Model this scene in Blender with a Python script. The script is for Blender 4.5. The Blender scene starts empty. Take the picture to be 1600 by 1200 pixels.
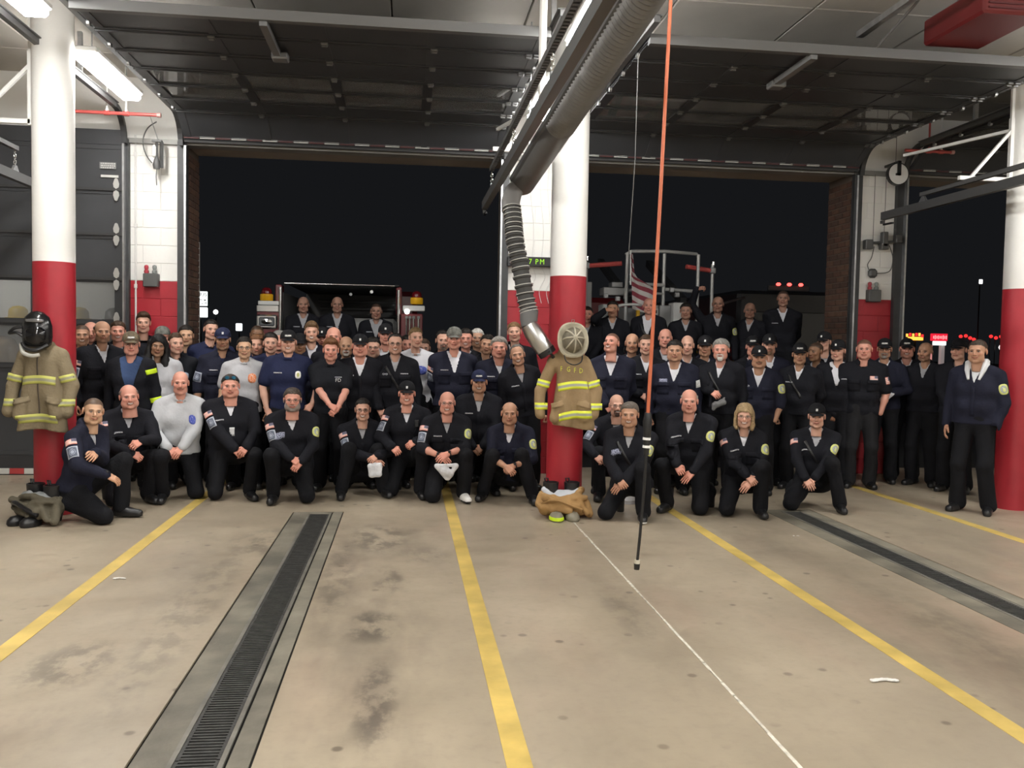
import bpy, math, random
import numpy as np
from mathutils import Matrix, Vector
from mathutils.bvhtree import BVHTree

# ---------------------------------------------------------------- camera, world, exposure
S = bpy.context.scene
C = S.collection
cam_data = bpy.data.cameras.new('camera')
cam = bpy.data.objects.new('camera', cam_data)
C.objects.link(cam)
cam_data.sensor_width = 36.0
cam_data.lens = 30.754
cam_data.clip_end = 400
_f = Vector((0.120977, 0.991544, -0.046966)); _r = Vector((0.992575, -0.120229, 0.018429)); _u = Vector((-0.012626, 0.048847, 0.998726))
cam.matrix_world = Matrix(((_r.x, _u.x, -_f.x, 0), (_r.y, _u.y, -_f.y, 0), (_r.z, _u.z, -_f.z, 1.62), (0, 0, 0, 1)))
S.camera = cam
world = bpy.data.worlds.new('night_sky')
S.world = world
world.use_nodes = True
_bg = world.node_tree.nodes['Background']
_bg.inputs[0].default_value = (0.0075, 0.0080, 0.0092, 1)
_bg.inputs[1].default_value = 1.0
S.view_settings.view_transform = 'Standard'
S.view_settings.look = 'None'
S.view_settings.exposure = 0.0
S.view_settings.gamma = 1.0
S.view_settings.use_curve_mapping = False
LAMP = 70.0          # radiance of the fluorescent diffusers

# ---------------------------------------------------------------- materials
MATS = {}
def mat(name, col=(.5, .5, .5), rough=.6, metal=0., bump=0., bscale=60., var=0., vscale=8., emit=None, estr=1., spec=.5, coat=0.):
    if name in MATS: return MATS[name]
    m = bpy.data.materials.new(name); m.use_nodes = True
    nt = m.node_tree; b = nt.nodes['Principled BSDF']
    b.inputs['Base Color'].default_value = (*col, 1)
    b.inputs['Roughness'].default_value = rough
    b.inputs['Metallic'].default_value = metal
    b.inputs['Specular IOR Level'].default_value = spec
    if coat: b.inputs['Coat Weight'].default_value = coat
    tc = nt.nodes.new('ShaderNodeTexCoord')
    if var > 0:
        n = nt.nodes.new('ShaderNodeTexNoise'); n.inputs['Scale'].default_value = vscale; n.inputs['Detail'].default_value = 5
        nt.links.new(tc.outputs['Object'], n.inputs['Vector'])
        r = nt.nodes.new('ShaderNodeMapRange'); r.inputs[1].default_value = .3; r.inputs[2].default_value = .7
        r.inputs[3].default_value = 1 - var; r.inputs[4].default_value = 1 + var
        nt.links.new(n.outputs[0], r.inputs[0])
        x = nt.nodes.new('ShaderNodeVectorMath'); x.operation = 'SCALE'; x.inputs[0].default_value = col
        nt.links.new(r.outputs[0], x.inputs['Scale']); nt.links.new(x.outputs[0], b.inputs['Base Color'])
    if bump > 0:
        n2 = nt.nodes.new('ShaderNodeTexNoise'); n2.inputs['Scale'].default_value = bscale; n2.inputs['Detail'].default_value = 3
        nt.links.new(tc.outputs['Object'], n2.inputs['Vector'])
        bp = nt.nodes.new('ShaderNodeBump'); bp.inputs['Strength'].default_value = bump; bp.inputs['Distance'].default_value = .01
        nt.links.new(n2.outputs[0], bp.inputs['Height']); nt.links.new(bp.outputs[0], b.inputs['Normal'])
    if emit:
        b.inputs['Emission Color'].default_value = (*emit, 1); b.inputs['Emission Strength'].default_value = estr
    MATS[name] = m
    return m

class NT:
    """tiny node helper for uv driven printed patterns"""
    def __init__(s, name, rough=.7):
        s.m = bpy.data.materials.new(name); s.m.use_nodes = True; s.t = s.m.node_tree
        s.b = s.t.nodes['Principled BSDF']; s.b.inputs['Roughness'].default_value = rough
        s.tc = s.t.nodes.new('ShaderNodeTexCoord')
        sp = s.t.nodes.new('ShaderNodeSeparateXYZ'); s.t.links.new(s.tc.outputs['UV'], sp.inputs[0])
        s.u, s.v = sp.outputs[0], sp.outputs[1]
        MATS[name] = s.m
    def math(s, op, a, b=0., c=None):
        n = s.t.nodes.new('ShaderNodeMath'); n.operation = op
        for i, x in enumerate((a, b) if c is None else (a, b, c)):
            if isinstance(x, (int, float)): n.inputs[i].default_value = x
            else: s.t.links.new(x, n.inputs[i])
        return n.outputs[0]
    def mix(s, f, a, b):
        n = s.t.nodes.new('ShaderNodeMix'); n.data_type = 'RGBA'
        for k, x in ((0, f), (6, a), (7, b)):
            if isinstance(x, tuple): n.inputs[k].default_value = (*x, 1)
            elif isinstance(x, (int, float)): n.inputs[k].default_value = x
            else: s.t.links.new(x, n.inputs[k])
        return n.outputs[2]
    def noise(s, scale, out='UV', detail=2, sc=(1, 1, 1)):
        mp = s.t.nodes.new('ShaderNodeMapping'); mp.inputs['Scale'].default_value = sc
        s.t.links.new(s.tc.outputs[out], mp.inputs[0])
        n = s.t.nodes.new('ShaderNodeTexNoise'); n.inputs['Scale'].default_value = scale; n.inputs['Detail'].default_value = detail
        s.t.links.new(mp.outputs[0], n.inputs['Vector']); return n.outputs[0]
    def dist(s, cx, cy, ax=1., ay=1.):
        dx = s.math('MULTIPLY', s.math('SUBTRACT', s.u, cx), ax); dy = s.math('MULTIPLY', s.math('SUBTRACT', s.v, cy), ay)
        return s.math('SQRT', s.math('ADD', s.math('MULTIPLY', dx, dx), s.math('MULTIPLY', dy, dy)))
    def done(s, col):
        s.t.links.new(col, s.b.inputs['Base Color']); return s.m

def make_prints():
    # flag patch: stripes with a canton
    n = NT('flag_patch_print')
    st = n.math('GREATER_THAN', n.math('FRACT', n.math('MULTIPLY', n.v, 4.5)), .5)
    c = n.mix(st, (.72, .22, .17), (.85, .74, .68))
    can = n.math('MULTIPLY', n.math('GREATER_THAN', n.u, .6), n.math('GREATER_THAN', n.v, .45))
    n.done(n.mix(can, c, (.12, .11, .16)))
    # grey shield shoulder patch
    n = NT('shield_patch_print')
    d = n.dist(.5, .5, 1., 1.15)
    ring = n.math('LESS_THAN', d, .30)
    base = n.mix(n.math('GREATER_THAN', n.noise(6), .60), (.10, .115, .155), (.27, .30, .37))
    edge = n.math('MAXIMUM', n.math('GREATER_THAN', n.math('ABSOLUTE', n.math('SUBTRACT', n.u, .5)), .42), n.math('GREATER_THAN', n.math('ABSOLUTE', n.math('SUBTRACT', n.v, .5)), .44))
    c = n.mix(ring, base, (.33, .36, .44))
    c = n.mix(n.math('LESS_THAN', n.math('ABSOLUTE', n.math('SUBTRACT', d, .22)), .035), c, (.09, .10, .14))
    n.done(n.mix(edge, c, (.42, .45, .52)))
    # yellow green oval patch
    n = NT('oval_patch_print')
    d = n.dist(.5, .5)
    c = n.mix(n.math('LESS_THAN', d, .36), (.60, .62, .20), (.30, .33, .33))
    c = n.mix(n.math('LESS_THAN', n.dist(.55, .45, 1.2, 1.), .2), c, (.62, .63, .18))
    n.done(n.mix(n.math('MULTIPLY', n.math('LESS_THAN', d, .3), n.math('GREATER_THAN', n.noise(7), .58)), c, (.55, .58, .52)))
    # stitched name strip: pale strokes on navy
    n = NT('name_strip_print')
    k = n.math('GREATER_THAN', n.noise(1., sc=(26, 3, 1), detail=0), .47)
    m = n.math('MULTIPLY', k, n.math('LESS_THAN', n.math('ABSOLUTE', n.math('SUBTRACT', n.v, .5)), .3))
    n.done(n.mix(m, (.03, .03, .045), (.62, .62, .64)))
    n = NT('cap_letters_print')
    k = n.math('GREATER_THAN', n.noise(1., sc=(16, 2.5, 1), detail=0), .44)
    m = n.math('MULTIPLY', k, n.math('LESS_THAN', n.math('ABSOLUTE', n.math('SUBTRACT', n.v, .5)), .38))
    n.done(n.mix(m, (.02, .02, .022), (.75, .74, .70)))
    n = NT('box_name_print')
    k = n.math('GREATER_THAN', n.noise(1., sc=(14, 7, 1), detail=0), .5)
    n.done(n.mix(k, (.05, .055, .09), (.36, .38, .50)))
    n = NT('round_emblem_print')
    d = n.dist(.5, .5)
    c = n.mix(n.math('GREATER_THAN', n.noise(8), .5), (.12, .15, .22), (.42, .48, .56))
    n.done(n.mix(n.math('LESS_THAN', n.math('ABSOLUTE', n.math('SUBTRACT', d, .4)), .06), c, (.5, .54, .6)))
    n = NT('badge_print')
    d = n.dist(.5, .5, 1.2, 1.)
    n.done(n.mix(n.math('LESS_THAN', d, .28), (.86, .86, .80), (.45, .45, .16)))
    n = NT('orange_emblem_print')
    n.done(n.mix(n.math('GREATER_THAN', n.noise(6), .54), (.72, .22, .08), (.66, .42, .33)))
    n = NT('blue_emblem_print')
    n.done(n.mix(n.math('GREATER_THAN', n.noise(6), .58), (.05, .08, .38), (.25, .27, .5)))
    n = NT('white_badge_print')
    n.done(n.mix(n.math('GREATER_THAN', n.noise(9), .56), (.8, .8, .78), (.35, .36, .38)))
    n = NT('chevron_print')
    n.done(n.mix(n.math('GREATER_THAN', n.math('FRACT', n.math('MULTIPLY', n.math('ADD', n.v, n.math('ABSOLUTE', n.math('SUBTRACT', n.u, .5))), 3)), .5), (.03, .03, .045), (.30, .31, .33)))
    # reflective trim: lime / silver / lime
    n = NT('reflective_trim_print', .4)
    mid = n.math('LESS_THAN', n.math('ABSOLUTE', n.math('SUBTRACT', n.v, .5)), .17)
    n.done(n.mix(mid, (.78, .85, .06), (.40, .42, .34)))
    n = NT('dull_trim_print', .5)
    mid = n.math('LESS_THAN', n.math('ABSOLUTE', n.math('SUBTRACT', n.v, .5)), .17)
    n.done(n.mix(mid, (.50, .50, .12), (.30, .29, .20)))
    n = NT('sign_letters_print')
    k = n.math('GREATER_THAN', n.noise(1., sc=(9, 3, 1), detail=1), .5)
    n.done(n.mix(k, (.8, .8, .8), (.0, .0, .0)))
make_prints()

def cloth(name, col, bump=.35):
    return mat(name, col, .85, 0, bump, 45, .12, 6, spec=.2)
NAVY_DARK = cloth('dark_navy_cloth', (.0085, .0088, .0125))
NAVY_MID = cloth('navy_cloth', (.0125, .0135, .026))
NAVY_TEE = cloth('navy_tee_cloth', (.014, .018, .050))
BLACK_TEE = cloth('black_tee_cloth', (.0085, .0095, .013))
TROUSER = cloth('black_trouser_cloth', (.0068, .007, .009))
TROUSER_GREY = cloth('charcoal_trouser_cloth', (.016, .016, .018))
GREY_TEE = cloth('grey_tee_cloth', (.42, .42, .44))
GREY_SWEAT = cloth('grey_sweatshirt_cloth', (.43, .44, .46))
WHITE_TEE = cloth('white_tee_cloth', (.62, .62, .66))
GREYU_TEE = cloth('grey_undershirt_cloth', (.36, .36, .38))
DENIM = cloth('denim_shirt_cloth', (.045, .075, .16))
HOODIE = cloth('white_hoodie_cloth', (.62, .63, .64))
BOOT = mat('black_boot_leather', (.010, .010, .011), .35, 0, .2, 40)
SOLE = mat('rubber_sole', (.012, .012, .012), .7)
WHITE_SHOE = mat('white_shoe', (.75, .74, .72), .5)
WHITE_SOLE = mat('white_sole', (.65, .65, .63), .5)
BLACK_PLASTIC = mat('black_plastic', (.012, .012, .013), .35)
BLACK_CAP = cloth('black_cap_cloth', (.010, .010, .012))
NAVY_CAP = cloth('navy_cap_cloth', (.018, .022, .055))
CAMO_CAP = mat('camo_cap_cloth', (.10, .075, .045), .85, 0, .2, 60, .6, 30)
GREY_CAP = mat('grey_camo_cap_cloth', (.13, .13, .115), .85, 0, .2, 60, .5, 30)
CHROME = mat('chrome', (.75, .75, .75), .15, 1)
GALV = mat('galvanised_steel', (.50, .51, .52), .38, .9, .1, 30, .15, 12)
DARK_STEEL = mat('dark_painted_steel', (.045, .046, .048), .5, .2, .1, 25, .2, 5)
RAIL_GREY = mat('grey_rail_paint', (.11, .11, .11), .5, .3)
WHITE_PAINT = mat('white_paint_metal', (.82, .82, .80), .4)
RED_PIPE = mat('red_pipe_paint', (.55, .10, .09), .4)
YELLOW_P = mat('yellow_plastic', (.72, .42, .02), .4)

def skin_material():
    m = bpy.data.materials.new('skin'); m.use_nodes = True; nt = m.node_tree; b = nt.nodes['Principled BSDF']
    a = nt.nodes.new('ShaderNodeAttribute'); a.attribute_name = 'Col'
    nt.links.new(a.outputs['Color'], b.inputs['Base Color'])
    b.inputs['Roughness'].default_value = .48; b.inputs['Specular IOR Level'].default_value = .35
    return m
SKIN = skin_material()

# ---------------------------------------------------------------- mesh helpers
def raw_mesh(name, V, F, mats=(), mi=None, smooth=True, col=None, uv=None):
    V = np.asarray(V, np.float32); me = bpy.data.meshes.new(name)
    if isinstance(F, np.ndarray):
        m, k = F.shape
        me.vertices.add(len(V)); me.vertices.foreach_set('co', V.ravel())
        me.loops.add(m * k); me.loops.foreach_set('vertex_index', F.astype(np.int32).ravel())
        me.polygons.add(m); me.polygons.foreach_set('loop_start', np.arange(0, m * k, k, dtype=np.int32))
        me.update(calc_edges=True)
    else:
        me.from_pydata([tuple(map(float, v)) for v in V], [], [tuple(int(i) for i in f) for f in F]); me.update()
    for x in mats: me.materials.append(x)
    if mi is not None: me.polygons.foreach_set('material_index', np.asarray(mi, np.int32))
    me.polygons.foreach_set('use_smooth', np.full(len(me.polygons), smooth))
    if col is not None:
        a = me.color_attributes.new('Col', 'FLOAT_COLOR', 'POINT')
        a.data.foreach_set('color', np.concatenate([col, np.ones((len(col), 1))], 1).astype(np.float32).ravel())
    if uv is not None:
        l = me.uv_layers.new(name='UVMap'); idx = np.zeros(len(me.loops), np.int32); me.loops.foreach_get('vertex_index', idx)
        l.data.foreach_set('uv', np.asarray(uv, np.float32)[idx].ravel())
    return me

def link(name, me, parent=None, loc=None, rotz=None):
    o = bpy.data.objects.new(name, me); C.objects.link(o)
    if parent is not None: o.parent = parent
    if loc is not None: o.location = loc
    if rotz is not None: o.rotation_euler = (0, 0, rotz)
    return o
def tag(o, label, cat, group=None, kind=None):
    if label: o['label'] = label
    if cat: o['category'] = cat
    if group: o['group'] = group
    if kind: o['kind'] = kind
    return o
def thing(name, label, cat, loc=(0, 0, 0), rotz=0, group=None):
    return tag(link(name, None, None, loc, rotz), label, cat, group)
def struct(o): o['kind'] = 'structure'; return o

class MB:
    def __init__(s): s.v = []; s.f = []
    def add(s, V, F):
        n = len(s.v); s.v += [tuple(map(float, v)) for v in V]; s.f += [tuple(i + n for i in f) for f in F]; return s
    def box(s, c, d, R=None, bevel=0.):
        x, y, z = d[0] / 2, d[1] / 2, d[2] / 2
        if bevel > 0:
            b = min(bevel, x * .9, y * .9, z * .9); P = []
            for sx in (-1, 1):
                for sy in (-1, 1):
                    for sz in (-1, 1):
                        P += [(sx * (x - b), sy * (y - b), sz * z), (sx * (x - b), sy * y, sz * (z - b)), (sx * x, sy * (y - b), sz * (z - b))]
            import bmesh
            bm = bmesh.new(); vs = [bm.verts.new(p) for p in P]; r = bmesh.ops.convex_hull(bm, input=vs)
            bm.verts.index_update(); V = [v.co.copy() for v in bm.verts]; F = [[v.index for v in f.verts] for f in bm.faces]; bm.free()
        else:
            V = [(sx * x, sy * y, sz * z) for sx in (-1, 1) for sy in (-1, 1) for sz in (-1, 1)]
            F = [(0, 1, 3, 2), (4, 6, 7, 5), (0, 4, 5, 1), (2, 3, 7, 6), (0, 2, 6, 4), (1, 5, 7, 3)]
        if R is not None: V = [R @ Vector(v) for v in V]
        return s.add([(v[0] + c[0], v[1] + c[1], v[2] + c[2]) for v in V], F)
    def span(s, a, b, bevel=0.):
        return s.box([(a[i] + b[i]) / 2 for i in range(3)], [abs(a[i] - b[i]) for i in range(3)], None, bevel)
    def tube(s, pts, r, n=8, closed=False, caps=True):
        pts = [Vector(p) for p in pts]; N = len(pts); rr = r if hasattr(r, '__len__') else [r] * N
        rings = []; up = None
        for i in range(N):
            a = pts[(i - 1) % N] if (closed or i > 0) else pts[i]; b = pts[(i + 1) % N] if (closed or i < N - 1) else pts[i]
            t = (b - a).normalized()
            if up is None:
                up = Vector((0, 0, 1)) if abs(t.z) < .9 else Vector((0, 1, 0))
            x = t.cross(up)
            if x.length < 1e-5: x = t.orthogonal()
            x.normalize(); y = x.cross(t); up = y
            rings.append([pts[i] + (x * math.cos(2 * math.pi * k / n) + y * math.sin(2 * math.pi * k / n)) * rr[i] for k in range(n)])
        V = [v for q in rings for v in q]; F = []
        for i in range(N if closed else N - 1):
            j = (i + 1) % N
            for k in range(n):
                F.append((i * n + k, i * n + (k + 1) % n, j * n + (k + 1) % n, j * n + k))
        if caps and not closed:
            F.append(tuple(range(n))[::-1]); F.append(tuple((N - 1) * n + k for k in range(n)))
        return s.add(V, F)
    def bar(s, a, b, w, h, up=(0, 0, 1)):
        a, b = Vector(a), Vector(b); t = b - a; L = t.length; t.normalize(); u = Vector(up)
        x = t.cross(u)
        if x.length < 1e-4: x = t.orthogonal()
        x.normalize(); u = x.cross(t)
        R = Matrix((x, t, u)).transposed()
        return s.box((a + b) / 2, (w, L, h), R)
    def lathe(s, prof, n=16, axis='z', c=(0, 0, 0), sx=1., sy=1., caps=True):
        V = []; F = []
        for (r, z) in prof:
            for k in range(n):
                a = 2 * math.pi * k / n; p = (r * math.cos(a) * sx, r * math.sin(a) * sy, z)
                if axis == 'y': p = (p[0], -p[2], p[1])
                if axis == 'x': p = (p[2], p[0], p[1])
                V.append((p[0] + c[0], p[1] + c[1], p[2] + c[2]))
        for i in range(len(prof) - 1):
            for k in range(n):
                F.append((i * n + k, i * n + (k + 1) % n, (i + 1) * n + (k + 1) % n, (i + 1) * n + k))
        if caps and prof[0][0] > 1e-6: F.append(tuple(range(n))[::-1])
        if caps and prof[-1][0] > 1e-6: F.append(tuple((len(prof) - 1) * n + k for k in range(n)))
        return s.add(V, F)
    def prism(s, poly, y0, y1, fn=None):
        """poly in (a,b); default mapping (a, y, b)"""
        n = len(poly); fn = fn or (lambda a, b, y: (a, y, b))
        V = [fn(a, b, y0) for a, b in poly] + [fn(a, b, y1) for a, b in poly]
        F = [tuple(range(n)), tuple(range(2 * n - 1, n - 1, -1))] + [(i, n + i, n + (i + 1) % n, (i + 1) % n) for i in range(n)]
        return s.add(V, F)
    def mesh(s, name, m, smooth=False):
        me = raw_mesh(name, s.v, s.f, [m] if m else [], None, smooth)
        if smooth: me.set_sharp_from_angle(angle=math.radians(42))
        return me
    def obj(s, name, m, parent=None, smooth=False, loc=None, rotz=None):
        import bmesh
        me = s.mesh(name, m, smooth)
        bm = bmesh.new(); bm.from_mesh(me); bmesh.ops.recalc_face_normals(bm, faces=bm.faces); bm.to_mesh(me); bm.free()
        return link(name, me, parent, loc, rotz)

def text_obj(name, txt, size, m, loc, rot, parent=None, extrude=.002, align='CENTER', sx=1.):
    cu = bpy.data.curves.new(name, 'FONT'); cu.body = txt; cu.size = size; cu.extrude = extrude; cu.align_x = align; cu.align_y = 'CENTER'
    cu.resolution_u = 2
    t = bpy.data.objects.new(name + '_curve', cu); C.objects.link(t)
    dg = bpy.context.evaluated_depsgraph_get(); me = bpy.data.meshes.new_from_object(t.evaluated_get(dg))
    C.objects.unlink(t); bpy.data.objects.remove(t)
    me.materials.clear(); me.materials.append(m)
    o = link(name, me, parent); o.location = loc; o.rotation_euler = rot; o.scale = (sx, 1, 1)
    return o

# ---------------------------------------------------------------- signed distance fields and surface nets
class Grid:
    def __init__(s, lo, hi, h):
        s.lo = np.array(lo, float); s.h = h
        n = np.ceil((np.array(hi) - s.lo) / h).astype(int) + 1
        s.ax = [s.lo[i] + h * np.arange(n[i]) for i in range(3)]
        s.D = np.full(n, .25)
    def coords(s): return s.ax[0][:, None, None], s.ax[1][None, :, None], s.ax[2][None, None, :]
    def _win(s, lo, hi):
        sl = []
        for i in range(3):
            a = max(0, int(math.floor((lo[i] - s.lo[i]) / s.h))); b = min(len(s.ax[i]), int(math.ceil((hi[i] - s.lo[i]) / s.h)) + 1)
            if b <= a: return None
            sl.append(slice(a, b))
        return tuple(sl)
    def _mix(s, w, d, k, sub=False):
        A = s.D[w]
        if sub:
            d = -d
            h = np.clip(.5 - .5 * (d - A) / k, 0, 1) if k > 0 else None
            s.D[w] = (d * (1 - h) + A * h + k * h * (1 - h)) if k > 0 else np.maximum(A, d)
        else:
            if k > 0:
                h = np.clip(.5 + .5 * (d - A) / k, 0, 1); s.D[w] = d * (1 - h) + A * h - k * h * (1 - h)
            else: s.D[w] = np.minimum(A, d)
    def cap(s, a, b, ra, rb, k=.02, sub=False):
        a = np.asarray(a, float); b = np.asarray(b, float); m = max(ra, rb) + k + 3 * s.h
        w = s._win(np.minimum(a, b) - m, np.maximum(a, b) + m)
        if w is None: return
        x = s.ax[0][w[0]][:, None, None] - a[0]; y = s.ax[1][w[1]][None, :, None] - a[1]; z = s.ax[2][w[2]][None, None, :] - a[2]
        ba = b - a; L = float(ba @ ba)
        t = np.clip((x * ba[0] + y * ba[1] + z * ba[2]) / L, 0, 1) if L > 1e-12 else np.zeros(np.broadcast_shapes(x.shape, y.shape, z.shape))
        d = np.sqrt((x - t * ba[0]) ** 2 + (y - t * ba[1]) ** 2 + (z - t * ba[2]) ** 2) - (ra + t * (rb - ra))
        s._mix(w, d, k, sub)
    def ell(s, c, r, k=.02, sub=False):
        c = np.asarray(c, float); r = np.asarray(r, float); m = r + k + 3 * s.h
        w = s._win(c - m, c + m)
        if w is None: return
        x = s.ax[0][w[0]][:, None, None] - c[0]; y = s.ax[1][w[1]][None, :, None] - c[1]; z = s.ax[2][w[2]][None, None, :] - c[2]
        k0 = np.sqrt((x / r[0]) ** 2 + (y / r[1]) ** 2 + (z / r[2]) ** 2); k1 = np.sqrt((x / r[0] ** 2) ** 2 + (y / r[1] ** 2) ** 2 + (z / r[2] ** 2) ** 2)
        s._mix(w, k0 * (k0 - 1) / np.maximum(k1, 1e-6), k, sub)
    def wrinkle(s, amp, freq, rng, zsq=.6):
        x, y, z = s.coords(); N = 0
        for i in range(3):
            v = rng.normal(size=3); v /= np.linalg.norm(v); v[2] *= zsq; fq = freq * (1 + .7 * i); ph = rng.uniform(0, 6.28, 4)
            N = N + np.sin(fq * (v[0] * x + v[1] * y + v[2] * z) + ph[0] + 1.3 * np.sin(fq * .6 * (v[2] * x + v[0] * z - v[1] * y) + ph[1])) / (1 + .6 * i)
        s.D += amp * N / 2
    def net(s):
        D = s.D; D = np.pad(D, 1, constant_values=.2); ins = D < 0
        n = np.array(D.shape) - 1
        cnt = np.zeros(n, np.int8)
        for i in (0, 1):
            for j in (0, 1):
                for k in (0, 1): cnt += ins[i:i + n[0], j:j + n[1], k:k + n[2]]
        mx = (cnt > 0) & (cnt < 8); ijk = np.argwhere(mx)
        if len(ijk) == 0: return np.zeros((0, 3)), np.zeros((0, 4), int)
        idx = np.full(n, -1); idx[mx] = np.arange(len(ijk))
        cor = np.array([(i, j, k) for i in (0, 1) for j in (0, 1) for k in (0, 1)])
        val = np.stack([D[ijk[:, 0] + c[0], ijk[:, 1] + c[1], ijk[:, 2] + c[2]] for c in cor], 1)
        pos = np.zeros((len(ijk), 3)); m = np.zeros(len(ijk))
        for a in range(8):
            for b in range(a + 1, 8):
                if np.abs(cor[a] - cor[b]).sum() != 1: continue
                va, vb = val[:, a], val[:, b]; cr = (va < 0) != (vb < 0)
                t = np.where(cr, va / np.where(cr, va - vb, 1), 0)
                pos += np.where(cr[:, None], cor[a] + t[:, None] * (cor[b] - cor[a]), 0); m += cr
        V = (ijk + pos / m[:, None] - 1) * s.h + s.lo
        Fs = []
        for ax in range(3):
            u, v = (ax + 1) % 3, (ax + 2) % 3
            A = np.moveaxis(ins, (ax, u, v), (0, 1, 2)); I = np.moveaxis(idx, (ax, u, v), (0, 1, 2))
            a0 = A[:-1, 1:-1, 1:-1]; a1 = A[1:, 1:-1, 1:-1]; e = np.argwhere(a0 != a1)
            if len(e) == 0: continue
            i, j, k = e[:, 0], e[:, 1] + 1, e[:, 2] + 1
            q = np.stack([I[i, j - 1, k - 1], I[i, j, k - 1], I[i, j, k], I[i, j - 1, k]], 1)
            flip = ~a0[e[:, 0], e[:, 1], e[:, 2]]; q[flip] = q[flip][:, ::-1]; Fs.append(q)
        F = np.concatenate(Fs); F = F[(F >= 0).all(1)]
        return V, F

# ---------------------------------------------------------------- setting: floor, ceiling, walls
CEIL = 4.6; WY = 10.71; RED = 2.265
COLS = ((-3.148, 8.347), (1.545, 8.347), (6.287, 8.347))
def floor_material():
    m = bpy.data.materials.new('concrete_floor'); m.use_nodes = True; t = m.node_tree; b = t.nodes['Principled BSDF']
    def node(k, **kw):
        n = t.nodes.new(k)
        for a, v in kw.items(): setattr(n, a, v)
        return n
    def lk(a, b_): t.links.new(a, b_)
    geo = node('ShaderNodeNewGeometry'); pos = geo.outputs['Position']
    sep = node('ShaderNodeSeparateXYZ'); lk(pos, sep.inputs[0])
    def noise(scale, det=4, sc=(1, 1, 1), loc=(0, 0, 0), rough=.55):
        mp = node('ShaderNodeMapping'); mp.inputs['Scale'].default_value = sc; mp.inputs['Location'].default_value = loc; lk(pos, mp.inputs[0])
        n = node('ShaderNodeTexNoise'); n.inputs['Scale'].default_value = scale; n.inputs['Detail'].default_value = det; n.inputs['Roughness'].default_value = rough; lk(mp.outputs[0], n.inputs['Vector']); return n.outputs[0]
    def ramp(x, a, b2, c=0., d=1.):
        r = node('ShaderNodeMapRange', interpolation_type='SMOOTHSTEP'); r.inputs[1].default_value = a; r.inputs[2].default_value = b2; r.inputs[3].default_value = c; r.inputs[4].default_value = d; lk(x, r.inputs[0]); return r.outputs[0]
    def mth(op, a, b2=0.):
        n = node('ShaderNodeMath', operation=op)
        for i, v in enumerate((a, b2)):
            if isinstance(v, (int, float)): n.inputs[i].default_value = v
            else: lk(v, n.inputs[i])
        return n.outputs[0]
    def mix(f, a, b2):
        n = node('ShaderNodeMix', data_type='RGBA')
        for k, v in ((0, f), (6, a), (7, b2)):
            if isinstance(v, tuple): n.inputs[k].default_value = (*v, 1)
            elif isinstance(v, (int, float)): n.inputs[k].default_value = v
            else: lk(v, n.inputs[k])
        return n.outputs[2]
    col = mix(ramp(noise(.55, 5), .35, .65), (.325, .272, .20), (.40, .338, .25))
    col = mix(mth('MULTIPLY', ramp(noise(1.1, 4, (1, .35, 1), (3, 7, 0)), .5, .72), .55), col, (.40, .30, .225))
    col = mix(mth('MULTIPLY', ramp(noise(2.2, 6, (1, .5, 1), (9, 1, 0), .65), .55, .75), .4), col, (.235, .195, .15))
    col = mix(mth('MULTIPLY', ramp(noise(18, 4), .45, .8), .25), col, (.24, .20, .15))
    def band(cx, half, soft, wob):
        d = mth('ABSOLUTE', mth('SUBTRACT', mth('ADD', sep.outputs[0], mth('MULTIPLY', mth('SUBTRACT', noise(1.3, 3, loc=(cx, 0, 0)), .5), wob)), cx)); return ramp(d, half + soft, half)
    # tyre tracks and greasy marks along the bays
    for cx, half, k in ((-.18, .22, .55), (-1.75, .25, .28), (3.05, .3, .35), (4.5, .35, .35), (.9, .5, .2), (2.2, .5, .12)):
        f = mth('MULTIPLY', mth('MULTIPLY', band(cx, half, .35, .5), ramp(noise(1.6, 5, (1, .35, 1), (cx * 3, 0, 0), .6), .42, .68)), k); col = mix(f, col, (.13, .105, .085))
    # drips and spots
    v = node('ShaderNodeTexVoronoi'); v.inputs['Scale'].default_value = 5.; lk(pos, v.inputs['Vector'])
    sp = mth('MULTIPLY', mth('MULTIPLY', ramp(v.outputs['Distance'], .16, .08), ramp(noise(.9, 3, loc=(5, 5, 0)), .46, .58)), .75); col = mix(sp, col, (.10, .08, .06))
    for (cx, cy, rx, ry, k) in ((-.17, 4.95, .16, .28, .8), (-1.62, 4.45, .2, .35, .55), (-.2, 7.2, .25, .5, .65), (-1.0, 7.1, .35, .5, .55), (.15, 6.6, .2, .3, .3), (-.12, 3.9, .10, .5, .7), (-.1, 5.9, .10, .35, .6), (-1.25, 5.4, .16, 1.6, .35), (-.45, 6.0, .12, 1.0, .45), (1.35, 5.2, .12, .6, .3), (3.2, 4.6, .2, .9, .25)):
        dx = mth('DIVIDE', mth('SUBTRACT', sep.outputs[0], cx), rx); dy = mth('DIVIDE', mth('SUBTRACT', sep.outputs[1], cy), ry)
        d = mth('ADD', mth('MULTIPLY', dx, dx), mth('MULTIPLY', dy, dy)); f = mth('MULTIPLY', mth('MULTIPLY', ramp(d, 1.6, .1), ramp(noise(7, 5, (1, .6, 1), (cx, cy, 0), .65), .42, .6)), k); col = mix(f, col, (.075, .065, .055))
    lk(col, b.inputs['Base Color'])
    lk(ramp(noise(3, 4), .3, .7, .30, .46), b.inputs['Roughness'])
    bp = node('ShaderNodeBump'); bp.inputs['Strength'].default_value = .12; bp.inputs['Distance'].default_value = .004; lk(noise(40, 4), bp.inputs['Height']); lk(bp.outputs[0], b.inputs['Normal'])
    b.inputs['Specular IOR Level'].default_value = .45
    return m
FLOOR = floor_material()
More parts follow.
